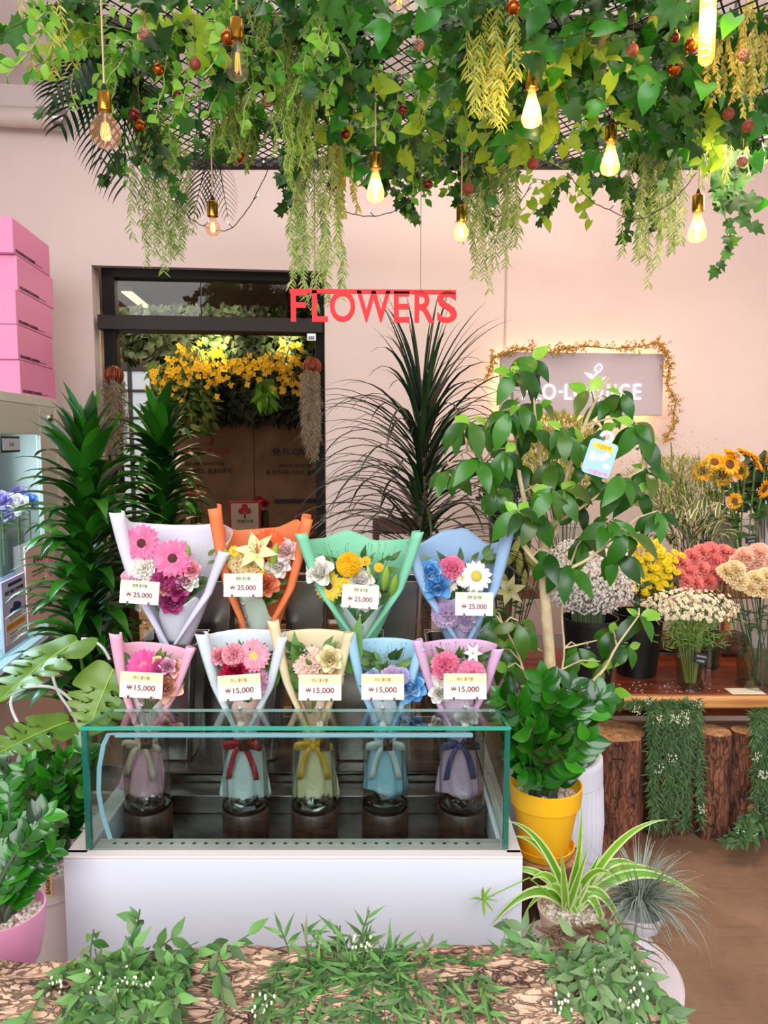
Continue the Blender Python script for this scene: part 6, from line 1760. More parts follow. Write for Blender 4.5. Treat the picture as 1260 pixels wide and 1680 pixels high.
# long tube bulb with spiral filament
Y = 1.85; a = at(1158, -30, Y); e = at(1158, 108, Y); s = m_per_px(a); g = thing('tube_bulb', 'long lit tube bulb with spiral filament at the top right', 'light bulb', tuple(e))
H = a.z - e.z; R = 13 * s; mb = MB(); lathe(mb, [(R, a.z), (R, e.z + R), (R * .87, e.z + R * .5), (R * .5, e.z + R * .13), (.0005, e.z)], 24, c=(e.x, Y, 0), close=False); part('glass_tube', mb, AMBG, g, angle=0)
mb = MB(); tube(mb, [(e.x + math.cos(t * .55) * R * .55, Y + math.sin(t * .55) * R * .55, a.z - (H - .02) * t / 110) for t in range(111)], .0013, 5); part('spiral_filament', mb, pm('filament_60', '#ffc060', .5, emit=60), g)
mb = MB(); lathe(mb, [(.001, a.z + .05), (R, a.z + .05), (R, a.z), (.001, a.z)], 24, c=(e.x, Y, 0)); part('brass_socket', mb, BRASS, g)
mb = MB(); tube(mb, [(e.x, Y, a.z + .05), (e.x, Y, ZG)], .0026, 6); part('cord', mb, CORD, g)
l = bpy.data.lights.new('bulb_light', 'POINT'); l.energy = 1.8; l.color = (1, .66, .30); l.shadow_soft_size = .02
o = bpy.data.objects.new('bulb_light', l); COL.objects.link(o); o.location = (e.x, Y, e.z + H * .5)

# string light wires
for lab, Y, pts in (('thin dark string light looping below the palm at the left', 2.9, [(272, 290), (300, 345), (335, 372), (375, 377), (405, 345), (430, 300), (445, 262)]), ('thin dark string light sagging over the FLOWERS sign', 2.8, [(498, 298), (525, 325), (560, 345), (605, 355), (650, 345), (690, 312), (705, 290)]),
                    ('thin dark string light behind the small lit bulb', 2.8, [(758, 262), (775, 335), (800, 352), (835, 352), (858, 325), (872, 300)]), ('thin dark string light sagging across the wall at the right', 2.8, [(938, 292), (965, 325), (1000, 345), (1045, 360), (1090, 340), (1118, 315), (1145, 280)])):
    P = [at(x, y, Y) for x, y in pts]; g = thing('string_light', lab, 'string light', tuple(P[0])); mb = MB(); Q = []
    for i in range(len(P) - 1):
        p0, p1, p2, p3 = P[max(i - 1, 0)], P[i], P[i + 1], P[min(i + 2, len(P) - 1)]
        for k in range(5):
            t = k / 5; Q.append(.5 * ((2 * p1) + (p2 - p0) * t + (2 * p0 - 5 * p1 + 4 * p2 - p3) * t * t + (3 * p1 - p0 - 3 * p2 + p3) * t ** 3) + Vector((0, .003 * math.sin(i * 5 + k), .002 * math.cos(k * 2))))
    Q.append(P[-1]); tube(mb, Q, .0018, 5); part('wire', mb, BLACKP, g)
    for k in range(4, len(Q) - 2, 6):
        mb = MB(); q = Q[k]; e_ = q + Vector((.018 * (1 if k % 4 else -1), 0, .018)); tube(mb, [q, e_], .0016, 5); ball(mb, e_, .0034, 1, BALL_S); part('led', mb, [BLACKP, pm('led_white', '#fff0d8', .3, emit=2)], g)
# ------------------------------------------------------------------ backlit wall sign
sb = BW - .09
a = on_wall(822, 573, sb); b_ = on_wall(1086, 682, sb); A0, A1 = a.dot(WV), b_.dot(WV); Z1, Z0 = a.z - .012, b_.z
g = thing('wall_sign', 'backlit pale wall sign with glowing letters and tulip sprout', 'sign', rw((A0 + A1) / 2, sb + .02, Z0))
mb = MB(); rbox(mb, A0, A1, sb, sb + .03, Z0, Z1); part('sign_panel', mb, pm('sign_panel', '#b5a8ae', .6), g, bevel=.003)
HALO = pm('halo_led', '#ffc07a', .5, emit=20)
mb = MB(); m_ = .035
for a0, a1, z0, z1 in ((A0 + m_, A1 - m_, Z1 - m_ - .012, Z1 - m_), (A0 + m_, A1 - m_, Z0 + m_, Z0 + m_ + .012), (A0 + m_, A0 + m_ + .012, Z0 + m_, Z1 - m_), (A1 - m_ - .012, A1 - m_, Z0 + m_, Z1 - m_)):
    rbox(mb, a0, a1, sb + .045, sb + .055, z0, z1)
part('led_strip', mb, HALO, g)
mb = MB(); rbox(mb, A0 + .08, A1 - .08, sb + .03, sb + .09, Z0 + .08, Z1 - .08); part('mounting_box', mb, GREYF, g)
LW = pm('letter_glow', '#e6ecff', .5, emit=1.5)
for ch, x0, x1 in (('F', 856, 872), ('L', 877, 889), ('O', 889, 913), ('-', 916, 924), ('L', 926, 940), ('O', 940, 965), ('U', 969, 990), ('N', 995, 1012), ('G', 1015, 1034), ('E', 1038, 1053)):
    P = on_wall((x0 + x1) / 2, 643, sb - .003); s = m_per_px(P); letter(ch, LW, g, face_mat(P, WV, (0, 0, 1)), w=(x1 - x0 - 2) * s, h=(25 if ch != '-' else 3) * s, bold=-.002, ext=.006, name='glowing_letter')
mb = MB(); W_ = lambda x, y: on_wall(x, y, sb - .006)
tube(mb, [W_(982, 660), W_(984, 645), W_(976, 630), W_(974, 618), W_(980, 612)], .003, 6)
for pts in ([(974, 624), (966, 619), (959, 611), (970, 614), (974, 620)], [(974, 630), (983, 622), (995, 618), (986, 626)]):
    V = [W_(x, y) for x, y in pts]; mb.add(V, [[tuple(range(len(V)))]])
tube(mb, [W_(x, y) for x, y in ((980, 612), (976, 606), (978, 601), (984, 597), (988, 602), (986, 608), (980, 612))], .003, 6)
part('sprout_logo', mb, LW, g)
# dried mimosa garland round the sign
g = thing('mimosa_garland', 'dried golden mimosa garland draped round the backlit sign', 'garland', tuple(on_wall(1095, 700, BW - .12)))
path = [(800, 620), (806, 590), (830, 578), (862, 572), (905, 578), (925, 572), (960, 568), (1010, 572), (1050, 568), (1080, 562), (1092, 575), (1098, 600), (1095, 630), (1108, 660), (1104, 695), (1092, 725)]
mb = MB(); ml = []; rr = random.Random(8); m2 = MB(); bl = []
P = [on_wall(x, y, BW - .13) for x, y in path]; tube(mb, P, .003, 5)
for i in range(len(P) - 1):
    for k in range(16):
        if 5 < i < 7 and k % 2: continue
        p = P[i].lerp(P[i + 1], k / 16); t = (P[i + 1] - P[i]).normalized(); d = t * .6 + Vector((rr.uniform(-1, 1), rr.uniform(-.4, .1), rr.uniform(-1, 1)))
        L = rr.uniform(.02, .055); e = p + d.normalized() * L; tube(mb, [p, e], .0007, 3, caps=False)
        for j in range(5): ml.append(frame(p.lerp(e, j / 5), d + Vector((rr.uniform(-1, 1), rr.uniform(-1, 1), rr.uniform(-1, 1))), (0, -1, 0), .02))
        for j in range(4): bl.append(Matrix.Translation(p.lerp(e, rr.random()) + Vector((rr.uniform(-.01, .01), rr.uniform(-.01, .01), rr.uniform(-.01, .01)))) @ Matrix.Scale(.0045, 4))
part('stems', mb, TWIG, g); mb = MB(); mb.inst(NEEDLE, ml); part('leaves', mb, leafm('mimosa_leaf', ['#7a7238', '#8f8440', '#5e5a2c'], .6), g, angle=0)
mb = MB(); mb.inst(BALL_S, bl); part('blossoms', mb, leafm('mimosa_gold', ['#c9922a', '#dfae3a', '#b87c22'], .7, .1), g, angle=0)

# ------------------------------------------------------------------ shelves
SH = woodm('red_brown_shelf', '#4a1c0e', '#8a3f20', 0, 5, .3); LE = woodm('live_edge', '#b07038', '#e0a868', 0, 4, .5)
shY0 = 2.74; z = at(1160, 1142, shY0).z; xl = at(862, 1150, 2.8).x; xr = 3.0
g = thing('plank_shelf', 'thick reddish plank shelf carrying the flower buckets at the right', 'shelf', ((xl + xr) / 2, 3.05, z - .045))
mb = MB(); box(mb, ((xl + xr) / 2, 3.08, z - .0225), (xr - xl, .64, .045)); part('plank', mb, SH, g, bevel=.006)
mb = MB(); box(mb, ((xl + xr) / 2, shY0 + .001, z - .023), (xr - xl, .035, .047)); part('live_edge_front', mb, LE, g, bevel=.012)
mb = MB(); box(mb, ((xl + xr) / 2, 2.86, z - .08), (xr - xl, .05, .068)); part('support_beam', mb, SH, g)
ZS = z
uz = at(1225, 966, 3.5).z
g = thing('plank_shelf', 'upper dark plank shelf behind the carnations', 'shelf', (1.6, 3.7, uz - .05))
mb = MB(); ux0 = at(800, 960, 3.55).x; box(mb, ((ux0 + xr) / 2, 3.68, uz - .025), (xr - ux0, .36, .05)); part('plank', mb, woodm('upper_shelf_wood', '#5a2a18', '#a0603c', 0, 5, .4), g, bevel=.006)
for x in (at(1190, 1030, 3.56).x, ux0 + .1, 2.6):
    mb = MB(); box(mb, (x, 3.56, (uz - .05 + ZS) / 2), (.03, .04, uz - .05 - ZS)); part('post', mb, woodm('post_wood', '#8a4a24', '#c98850', 2, 5, .5), g)
mb = MB(); box(mb, ((ux0 + xr) / 2, 3.8, (ZS - .02) / 2), (xr - ux0, .03, ZS - .06)); single('back_board', mb, WALL, 'pale board closing the space behind the stumps', 'panel', ((ux0 + xr) / 2, 3.8, 0), smooth=False)

# log lying on the shelf
A = Vector((at(1050, 1075, 3.3).x, 3.32, ZS + .055)); B = Vector((at(1216, 1080, 3.3).x, 3.28, ZS + .058)); P = []
for i in range(61):
    t = i / 60; row = []
    for k in range(41):
        a_ = 2 * math.pi * k / 40; r = .052 * (1 + .12 * noise.noise(Vector((t * 3, math.cos(a_) * 2, math.sin(a_) * 2))) + .12 * noise.noise(Vector((t * 8, math.cos(a_) * 7, math.sin(a_) * 7))))
        r *= .9 + .15 * t - (.2 * max(0, t - .93) / .07)
        row.append(A.lerp(B, t) + Vector((0, math.cos(a_) * r, math.sin(a_) * r)))
    P.append(row)
g = thing('small_log', 'brown bark log lying on the plank shelf behind the glass vases', 'log', (A.x, 3.3, ZS)); mb = MB(); grid(mb, P); part('bark', mb, barkm('shelf_log_bark', '#22130c', '#6a442e', 0, 18, .3, 1), g, angle=0)
for idx in (0, -1):
    mb = MB(); row = P[idx]; cc = sum(row, Vector()) / len(row); mb.add([cc] + row, [[(0, i + 1, i + 2) for i in range(40)]]); part('cut_end', mb, CUT, g, smooth=False)

# row of bark stumps below the shelf
STL = ['widest bark stump at the left end of the shelf front', 'bark stump mostly hidden behind the first hanging garland', 'slim bark stump between the two long garlands', 'upright stump with a hollow-looking pale top, third from the right', 'reddish stump with a round knot on its side', 'bark stump at the right frame edge behind the garland']
for i, (x, w, yt) in enumerate([(1003, 96, 1192), (1078, 58, 1188), (1112, 44, 1185), (1164, 54, 1184), (1217, 46, 1190), (1268, 50, 1190)]):
    Y = 2.70 + (.03 if i in (1, 2) else 0); c = at(x, 1360, Y); c.z = 0; r = w / 2 * m_per_px(at(x, 1280, Y)); H = min(ZS - .118, at(x, yt, Y).z)
    g = stump('bark_stump', STL[i], (c.x, Y, 0), r, H, BKr, group='bark stumps below the plank shelf', seed=i * 3)
    if i == 4:
        mb = MB(); q = Vector((c.x + .01, Y - r * .98, H * .3)); ball(mb, q, .02, sc=(1, .5, 1.1)); part('knot', mb, CUT, g)

# ------------------------------------------------------------------ buckets and vases
def bucket(label, cx, ytop, Y, wpx, zb, tag=None):
    c = at(cx, ytop, Y); s = m_per_px(c); r = wpx / 2 * s; H = c.z - zb
    g = thing('flower_bucket', label, 'bucket', (c.x, Y, zb)); mb = MB()
    lathe(mb, [(.001, 0), (r * .76, 0), (r * .97, H - .02), (r, H - .018), (r, H), (r * .95, H), (r * .93, H - .02), (r * .74, .01), (.001, .01)], 40, c=(c.x, Y, zb)); part('bucket_body', mb, BLACKP, g)
    if tag:
        q = at(tag[0], tag[1], Y - r * .86); mb = MB(); box(mb, q, (.05, .002, .035)); part('black_label', mb, pm('chalk_board', '#17171a', .5), g)
        letter(tag[2], pm('chalk_white', '#d8d8d4', .6), g, face_mat(q + Vector((0, -.0016, .004)), (1, 0, 0), (0, 0, 1)), w=.032, h=.009, ext=.0006); letter('5.000원', pm('chalk_white', '#d8d8d4', .6), g, face_mat(q + Vector((0, -.0016, -.009)), (1, 0, 0), (0, 0, 1)), w=.026, h=.008, ext=.0006)
    return g, c, r


def gvase(label, cx, ytop, Y, wpx, zb, taper=.82, tag=None, mat=None, water=.55):
    c = at(cx, ytop, Y); s = m_per_px(c); r = wpx / 2 * s; H = c.z - zb
    g = thing('glass_vase', label, 'vase', (c.x, Y, zb)); mb = MB()
    lathe(mb, [(.001, 0), (r * taper, 0), (r, H), (r - .003, H), (r * taper - .003, .012), (.001, .012)], 40, c=(c.x, Y, zb)); part('vase_wall', mb, mat or CLEAR, g)
    mb = MB(); lathe(mb, [(r * taper + .0005, 0), (r * taper + .001, .006), (r * taper - .004, .007)], 40, c=(c.x, Y, zb), close=False); lathe(mb, [(r - .003, H), (r + .0008, H + .001), (r, H - .002)], 40, c=(c.x, Y, zb), close=False); part('rim', mb, glassm('ring_glass', (.6, .64, .66), .25), g)
    if water:
        rw_ = r * (taper + (1 - taper) * water) - .005; mb = MB(); lathe(mb, [(r * taper - .005, .013), (rw_, H * water), (.001, H * water)], 40, c=(c.x, Y, zb), close=False); part('water', mb, glassm('water_tint', (.86, .90, .80), .06), g)
    if tag:
        q = at(tag[0], tag[1], Y - r * 1.02); Rm = Matrix.Rotation(math.radians(tag[3]), 4, 'Y'); mb = MB(); box(mb, (0, 0, 0), (.055, .002, .042), M=Matrix.Translation(q) @ Rm); part('black_label', mb, pm('chalk_board', '#17171a', .5), g)
        for tx, dz, w in ((tag[2], .007, .038), (tag[4], -.010, .03)): letter(tx, pm('chalk_white', '#d8d8d4', .6), g, Matrix.Translation(q) @ Rm @ face_mat((0, -.0016, dz), (1, 0, 0), (0, 0, 1)), w=w, h=.009, ext=.0006)
    return g, c, r


bucket('tall black bucket holding the white baby\'s breath', 968, 1012, 2.88, 92, ZS, (968, 1058, '안개꽃'))
bucket('black bucket holding the yellow chrysanthemums', 1047, 1004, 3.02, 82, ZS, (1056, 1030, '소국'))
bucket('black bucket of dark foliage on the upper shelf behind the tree', 838, 838, 3.62, 76, uz)
gvase('clear vase of daisy-like feverfew in front on the plank shelf', 1136, 1046, 2.84, 58, ZS, .72, (1150, 1080, '마트리카리아', 12, '3.000원'), water=.62)
gvase('clear vase holding the coral carnations behind the feverfew', 1163, 1040, 3.1, 46, ZS, .85)
gvase('clear vase holding the cream and peach carnations at the right edge', 1248, 1012, 2.86, 72, ZS, .9, water=.45)
gvase('clear vase holding the lilies left of the tree trunk', 832, 1035, 3.0, 58, ZS, .85, (830, 1036, '백합', 0, '7.000원'))
gvase('clear vase holding the upright sunflowers on the upper shelf', 1222, 850, 3.62, 40, uz, .92, (1232, 884, '해바라기', -6, '3.000원'), water=.4)
gvase('clear vase of fluffy millet grass on the upper shelf', 1150, 880, 3.6, 46, uz, .9, (1157, 892, '그린', 4, '5.000원'))
gvase('clear vase of small-leaved bush on the upper shelf behind the tree', 925, 862, 3.62, 60, uz, .9)
FRO = pm('frosted_vase', '#cfc6c4', .35, trans=.4)
for x, w, lab in ((1176, 30, 'tall frosted white vase left of the sunflower vase'), (1256, 30, 'tall frosted white vase at the right frame edge'), (1196, 26, 'frosted white vase just behind the sunflower stems')):
    c = at(x, 838 if x != 1196 else 850, 3.76); s = m_per_px(c); mb = MB(); lathe(mb, [(.001, 0), (w / 2 * s * .9, 0), (w / 2 * s, c.z - uz), (w / 2 * s - .003, c.z - uz), (w / 2 * s * .85, .01), (.001, .01)], 28, c=(c.x, 3.76, uz)); single('frosted_vase', mb, FRO, lab, 'vase', (c.x, 3.76, uz))

# ------------------------------------------------------------------ cut flowers, one stem each
STEM_PROTO = {}


def stem_flower(name, label, group, kind, pal, px, py, Y, szpx, foot, leaves=2, face=(0, -.75, .7), lt=None):
    P = at(px, py, Y); s = m_per_px(P); foot = Vector(foot)
    g = thing(name, label, 'flower', tuple(foot), group=group)
    me, mats = head(kind, pal); d = (Vector(face) + Vector((RD.uniform(-.3, .3), 0, RD.uniform(-.2, .2)))).normalized()
    part('bloom', None, None, g, mesh=me, mw=Matrix.Translation(P) @ d.to_track_quat('Z', 'Y').to_matrix().to_4x4() @ Matrix.Rotation(RD.uniform(0, 6), 4, 'Z') @ Matrix.Scale(szpx * s, 4))
    mb = MB(); m_ = P - d * .012 - Vector((0, 0, .03)); tube(mb, [foot, foot.lerp(m_, .5) + Vector(((P.x - foot.x) * .15, 0, .02)), m_, P - d * .012], .0024 if kind != 'sunflower' else .0045, 6); part('stem', mb, GREEN_STEM if kind == 'sunflower' else DK_STEM, g)
    if leaves:
        mb = MB(); ml = []
        for k in range(leaves):
            q = foot.lerp(m_, .6 + .35 * k / leaves); a_ = RD.uniform(0, 6.28); ml.append(frame(q, (math.cos(a_), math.sin(a_) * .6, .4), (0, -.5, 1), RD.uniform(.04, .07) * (1.2 if kind == 'sunflower' else 1)))
        mb.inst(lt or LANCE, ml); part('leaves', mb, leafm('cut_leaf', ['#2c4a24', '#3c6230', '#557a3c'], .5), g, angle=0)
    return g


CORAL = [('#f9988e', '#fcb2a8'), ('#f88e8e', '#fbaaa2')]
_ls = [(1118, 925), (1135, 915), (1152, 908), (1170, 920), (1186, 908), (1130, 940), (1150, 935), (1172, 940), (1140, 958), (1160, 955), (1180, 930), (1112, 945), (1192, 925), (1165, 905), (1125, 955), (1200, 915)]
_lb = rowlabels(_ls, 'coral pink carnation behind the feverfew')
for i, (x, y) in enumerate(_ls):
    f = at(1163 + (i % 5 - 2) * 6, 1100, 3.1); stem_flower('carnation', _lb[i], 'coral carnations', 'carnation', CORAL[i % 2], x, y, 3.06 - .012 * (y - 905) / 10, 36, (f.x, 3.08 + .01 * (i % 3), ZS + .014), 1)
_ls = [(1222, 915), (1245, 908), (1262, 920), (1228, 935), (1250, 938), (1212, 925), (1270, 940), (1238, 922)]
_lb = rowlabels(_ls, 'salmon pink carnation at the right edge')
for i, (x, y) in enumerate(_ls):
    f = at(1250 + (i % 4 - 2) * 8, 1120, 2.9); stem_flower('carnation', _lb[i], 'salmon carnations', 'carnation', ('#fbcab2', '#fcdac6'), x, y, 2.95, 40, (f.x, 2.87, ZS + .014), 1)
_ls = [(1192, 940), (1205, 935), (1213, 955), (1240, 952), (1258, 948), (1228, 965), (1250, 966), (1200, 948), (1270, 960)]
_lb = rowlabels(_ls, 'creamy yellow carnation at the right edge')
for i, (x, y) in enumerate(_ls):
    f = at(1246 + (i % 4 - 2) * 8, 1120, 2.86); stem_flower('carnation', _lb[i], 'cream carnations', 'carnation', ('#fbe4ae', '#fcecc8'), x, y, 2.86, 38, (f.x, 2.84, ZS + .014), 2)
SFP = ('#f5a81c', '#fbc436', '#6a3c14')
SFL = [(1152, 773, 30, (-.7, -.6, .3), 'leftmost sunflower, facing left'), (1172, 758, 26, (-.2, -.8, .5), 'sunflower behind the leftmost one'), (1197, 762, 30, (.2, -1, .2), 'sunflower near the middle of the group'), (1183, 780, 30, (-.5, -.9, 0), 'sunflower hanging at the lower left'), (1200, 745, 24, (.2, -.5, .8), 'small sunflower at the top left'), (1226, 745, 32, (.1, -.3, 1), 'topmost sunflower, facing upward'),
       (1214, 772, 26, (.3, -.9, .2), 'half-open sunflower over the vase'), (1205, 822, 22, (.1, -1, -.1), 'small drooping sunflower at the vase rim'), (1242, 762, 24, (.5, -.5, .4), 'sunflower right of the topmost one'), (1260, 758, 28, (.6, -.7, .3), 'sunflower at the right frame edge'), (1254, 802, 26, (.3, -.9, -.2), 'yellow-brown sunflower lowest at the right edge')]
for i, (x, y, sz, fc, lab) in enumerate(SFL):
    f = at(1222 + (i % 5 - 2) * 4, 900, 3.62); stem_flower('sunflower', lab, None, 'sunflower', SFP, x, y, 3.56 - .02 * (i % 3), sz * 1.45, (f.x, 3.61, uz + .014), 3, fc, HEART)
# yellow spray chrysanthemums
YMP = ('#f4da1c', '#f9e634', '#e0a818'); rr = random.Random(4)
_ls = [(1052, 905), (1072, 900), (1095, 915), (1062, 925), (1080, 935), (1050, 955), (1085, 955), (1103, 925), (1042, 925), (1068, 960)]
_lb = rowlabels(_ls, 'spray of yellow button chrysanthemums', 12)
for i, (cx, cy) in enumerate(_ls):
    fx = at(1047 + (i % 5 - 2) * 8, 1000, 3.02); g = thing('chrysanthemum_spray', _lb[i], 'flower', (fx.x, 3.02, ZS + .014), group='yellow chrysanthemum sprays')
    hub = at(cx, cy + 26, 3.0); mb = MB(); tube(mb, [(fx.x, 3.02, ZS + .014), hub], .002, 5)
    for k in range(10):
        Pq = at(cx + rr.uniform(-17, 17), cy + rr.uniform(-15, 15), 2.97 + rr.uniform(-.03, .02)); tube(mb, [hub, Pq], .001, 4, caps=False)
        me, mats = head('button', YMP); d = (Vector((rr.uniform(-.5, .5), -.8, .8))).normalized()
        part('blossom', None, None, g, mesh=me, mw=Matrix.Translation(Pq) @ d.to_track_quat('Z', 'Y').to_matrix().to_4x4() @ Matrix.Scale(16 * m_per_px(Pq), 4))
    part('stems', mb, DK_STEM, g); mb = MB(); mb.inst(LANCE_W, [frame(hub + Vector((rr.uniform(-.03, .03), rr.uniform(-.03, .03), rr.uniform(-.10, 0))), (rr.uniform(-1, 1), rr.uniform(-1, .3), .3), (0, -1, .5), .045) for k in range(12)]); part('leaves', mb, leafm('cut_leaf', ['#2c4a24', '#3c6230', '#557a3c'], .5), g, angle=0)


def cloud(name, label, kind, cx, cy, Y, wpx, hpx, n, foot, tplmat, stemmat, dot, lower=1.0, seed=1, stemr=.0006, nst=160):
    rr = random.Random(seed); C = at(cx, cy, Y); s = m_per_px(C); foot = Vector(foot)
    g = thing(name, label, 'flowers', tuple(foot)); mb = MB(); ms = []; T_, M_ = tplmat; pts = []
    for k in range(n):
        while True:
            q = Vector((rr.uniform(-1, 1), rr.uniform(-1, 1), rr.uniform(-lower, 1)))
            if q.length < 1 and q.length > .35: break
        p = C + Vector((q.x * wpx / 2 * s, q.y * wpx / 2 * s * .6, q.z * hpx / 2 * s)); pts.append(p)
        d = (q + Vector((0, -.6, .5)) + Vector((rr.uniform(-.5, .5), rr.uniform(-.5, .5), rr.uniform(-.3, .3)))).normalized()
        ms.append(Matrix.Translation(p) @ d.to_track_quat('Z', 'Y').to_matrix().to_4x4() @ Matrix.Scale(dot * rr.uniform(.7, 1.2), 4))
    for k in range(nst):
        p = pts[k * len(pts) // nst]; hub = C + Vector(((p.x - C.x) * .35, (p.y - C.y) * .35, -hpx * .45 * s)); tube(mb, [foot + Vector(((p.x - C.x) * .12, (p.y - C.y) * .12, 0)), hub, p], stemr * 1.5, 4, caps=False)
    part('stems', mb, stemmat, g); mb = MB(); mb.inst(T_, ms); part('blossoms', mb, M_, g, angle=0)
    return g


fl = MB(); ring(fl, 6, .5, .34, .4, PR_ROUND, .02, 0, .3, .2, nx=3, ny=2); FLT = fl.tpl()
c = at(968, 1020, 2.88)
cloud('babys_breath', 'large cloud of white baby\'s breath in the black bucket', '', 966, 945, 2.86, 170, 134, 4800, (c.x, 2.88, ZS + .014), (FLT, leafm('gyp_white', ['#faf4f0', '#fffcf8', '#efe6e0'], .8, .35)), pm('gyp_stem', '#77865a', .6), .0098, .9, 1)
fl = MB(); ring(fl, 9, .36, .2, .1, PR_STRAP, .14, 0, .2, .2, nx=3, ny=2, mat=0); ball(fl, (0, 0, .02), .17, 1, BALL_S, (1, 1, .6)); FVT = fl.tpl()
c = at(1136, 1046, 2.84); 
g = cloud('feverfew_bunch', 'domed bunch of tiny white and yellow feverfew daisies', '', 1133, 998, 2.84, 160, 72, 560, (c.x, 2.84, ZS + .02), (FVT, pm('fever_white', '#f2ead2', .8)), pm('fever_stem', '#8aa04a', .6), .0175, .35, 2, .0011, 30)
for ch in g.children:
    if ch.name.startswith('blossoms'): ch.data.materials.append(pm('fever_yellow', '#e6b53a', .8))
mb = MB(); rr = random.Random(9); mb.inst(NEEDLE, [frame(at(1136 + rr.gauss(0, 26), 1025 + rr.uniform(-22, 40), 2.84 + rr.uniform(-.05, .04)), (rr.uniform(-1, 1), rr.uniform(-1, .5), rr.uniform(-.3, 1)), (0, -1, 0), .04) for k in range(420)]); part('leaves', mb, leafm('fever_leaf', ['#5f8a34', '#7fa446', '#486e2c'], .5, .2), g, angle=0)
# lilies
LIL = ('#c9c860', '#dcdc9a')
rr = random.Random(6)
_ls = [(815, 925, 46), (835, 918, 50), (852, 925, 46), (868, 915, 50), (825, 945, 40), (880, 930, 44), (845, 900, 44), (860, 950, 36), (890, 915, 40), (812, 950, 34)]
_lb = rowlabels(_ls, 'pale green lily bud left of the trunk')
for i, (x, y, sz) in enumerate(_ls):
    f = at(832 + (i % 4 - 2) * 5, 1100, 3.0); stem_flower('lily', _lb[i], 'lily buds', 'bud', ('#a8b848', '#c4c86a'), x, y, 2.97, sz, (f.x, 3.0, ZS + .014), 4, (rr.uniform(-.6, .6), -.25, 1))
f = at(836, 1100, 3.0); stem_flower('lily', 'open cream lily below the green buds', None, 'lily', ('#ece3b8', '#d9d890', '#b08a3a'), 836, 968, 2.9, 46, (f.x, 2.99, ZS + .014), 4, (0, -1, .1))
# grasses and bushes on the upper shelf
def bush(name, label, cx, cy, Y, wpx, hpx, n, tpl, mat, L, foot, seed, updown=.6, arch=None, cat='flowers'):
    rr = random.Random(seed); C = at(cx, cy, Y); s = m_per_px(C); foot = Vector(foot); g = thing(name, label, cat, tuple(foot)); ml = []; mb = MB()
    for k in range(n):
        a_ = rr.uniform(0, 6.28); q = math.sqrt(rr.random()); p = C + Vector((math.cos(a_) * q * wpx / 2 * s, rr.uniform(-.08, .08), math.sin(a_) * q * hpx / 2 * s))
        d = Vector((p.x - foot.x, rr.uniform(-.15, .1), (p.z - foot.z) * updown)).normalized() + Vector((rr.uniform(-.5, .5), rr.uniform(-.5, .3), rr.uniform(-.4, .4)))
        if arch: blade(mb, p, d, L * rr.uniform(.7, 1.3), arch[0], arch[1] * rr.uniform(.5, 1.4), n=6, mats=arch[2] if len(arch) > 2 else None)
        else: ml.append(frame(p, d, (rr.uniform(-.5, .5), -1, .5), L * rr.uniform(.7, 1.25)))
    if ml: mb.inst(tpl, ml)
    part('foliage', mb, mat, g, angle=0); mb = MB()
    for k in range(14):
        a_ = rr.uniform(-1, 1); tube(mb, [foot + Vector((a_ * .02, 0, 0)), C + Vector((a_ * wpx * .35 * s, rr.uniform(-.05, .05), rr.uniform(-.3, .3) * hpx * s))], .002, 5)
    part('stems', mb, DK_STEM, g)
    return g


fx = at(925, 900, 3.62); bush('golden_bush', 'yellow-green fine-leaved bush glowing under the backlit sign', 915, 760, 3.62, 150, 160, 2600, LANCE, leafm('golden_leaf', ['#8f8a2a', '#a9a238', '#6e7a26', '#c2b84a'], .5, .25), .032, (fx.x, 3.62, uz + .014), 3)
fx = at(838, 900, 3.62); bush('dark_foliage', 'dark small-leaved foliage in the black bucket on the upper shelf', 835, 815, 3.62, 95, 70, 420, OV, leafm('dark_small_leaf', ['#1c2c1c', '#2a3f26', '#38502e'], .5), .03, (fx.x, 3.62, uz + .014), 4)
fx = at(1150, 900, 3.6)
g = bush('millet_grass', 'hazy fluffy green millet grass next to the sunflowers', 1108, 800, 3.58, 165, 95, 1500, NEEDLE, leafm('millet_fluff', ['#8a9446', '#a6a85a', '#6e7c36', '#b9b474'], .6, .3), .034, (fx.x, 3.6, uz + .014), 5)
mb = MB(); rr = random.Random(15)
for k in range(46):
    p = at(1120 + rr.gauss(0, 22), 830 + rr.uniform(-30, 20), 3.58); blade(mb, p, (rr.uniform(-.9, .9), rr.uniform(-.5, .2), 1), rr.uniform(.18, .34), .009, rr.uniform(2, 3.6), n=9)
for k in range(26):
    x = rr.uniform(1050, 1170); p = at(1130, 820, 3.6); e = at(x, rr.uniform(735, 775), 3.62); tube(mb, [p, p.lerp(e, .6) + Vector((0, 0, .03)), e], .0006, 3, caps=False)
part('arching_blades', mb, leafm('millet_blade', ['#7e8a3a', '#95a04a', '#66762f'], .5, .2), g, angle=0)
mb = MB(); mb.inst(TINY, [frame(at(rr.gauss(1110, 45), rr.gauss(768, 22), 3.6 + rr.uniform(-.06, .06)), (rr.uniform(-1, 1), rr.uniform(-1, 1), rr.uniform(-.4, 1)), (0, -1, 0), .009) for k in range(1400)]); part('seed_haze', mb, leafm('seed_tan', ['#c9a878', '#b8a070', '#d8c09a'], .7, .3), g, angle=0)
fx = at(1128, 920, 3.5); VAR = [leafm('variegated_mid', ['#5a6e3c', '#6e8048', '#4a5e34'], .5, .15), leafm('variegated_edge', ['#ddd6a0', '#e8e0b4'], .5, .15)]
bush('variegated_foliage', 'cream-edged variegated leaves below the millet grass', 1128, 868, 3.5, 120, 70, 120, None, VAR, .10, (fx.x, 3.52, uz + .014), 6, .5, (.024, 1.6, True))
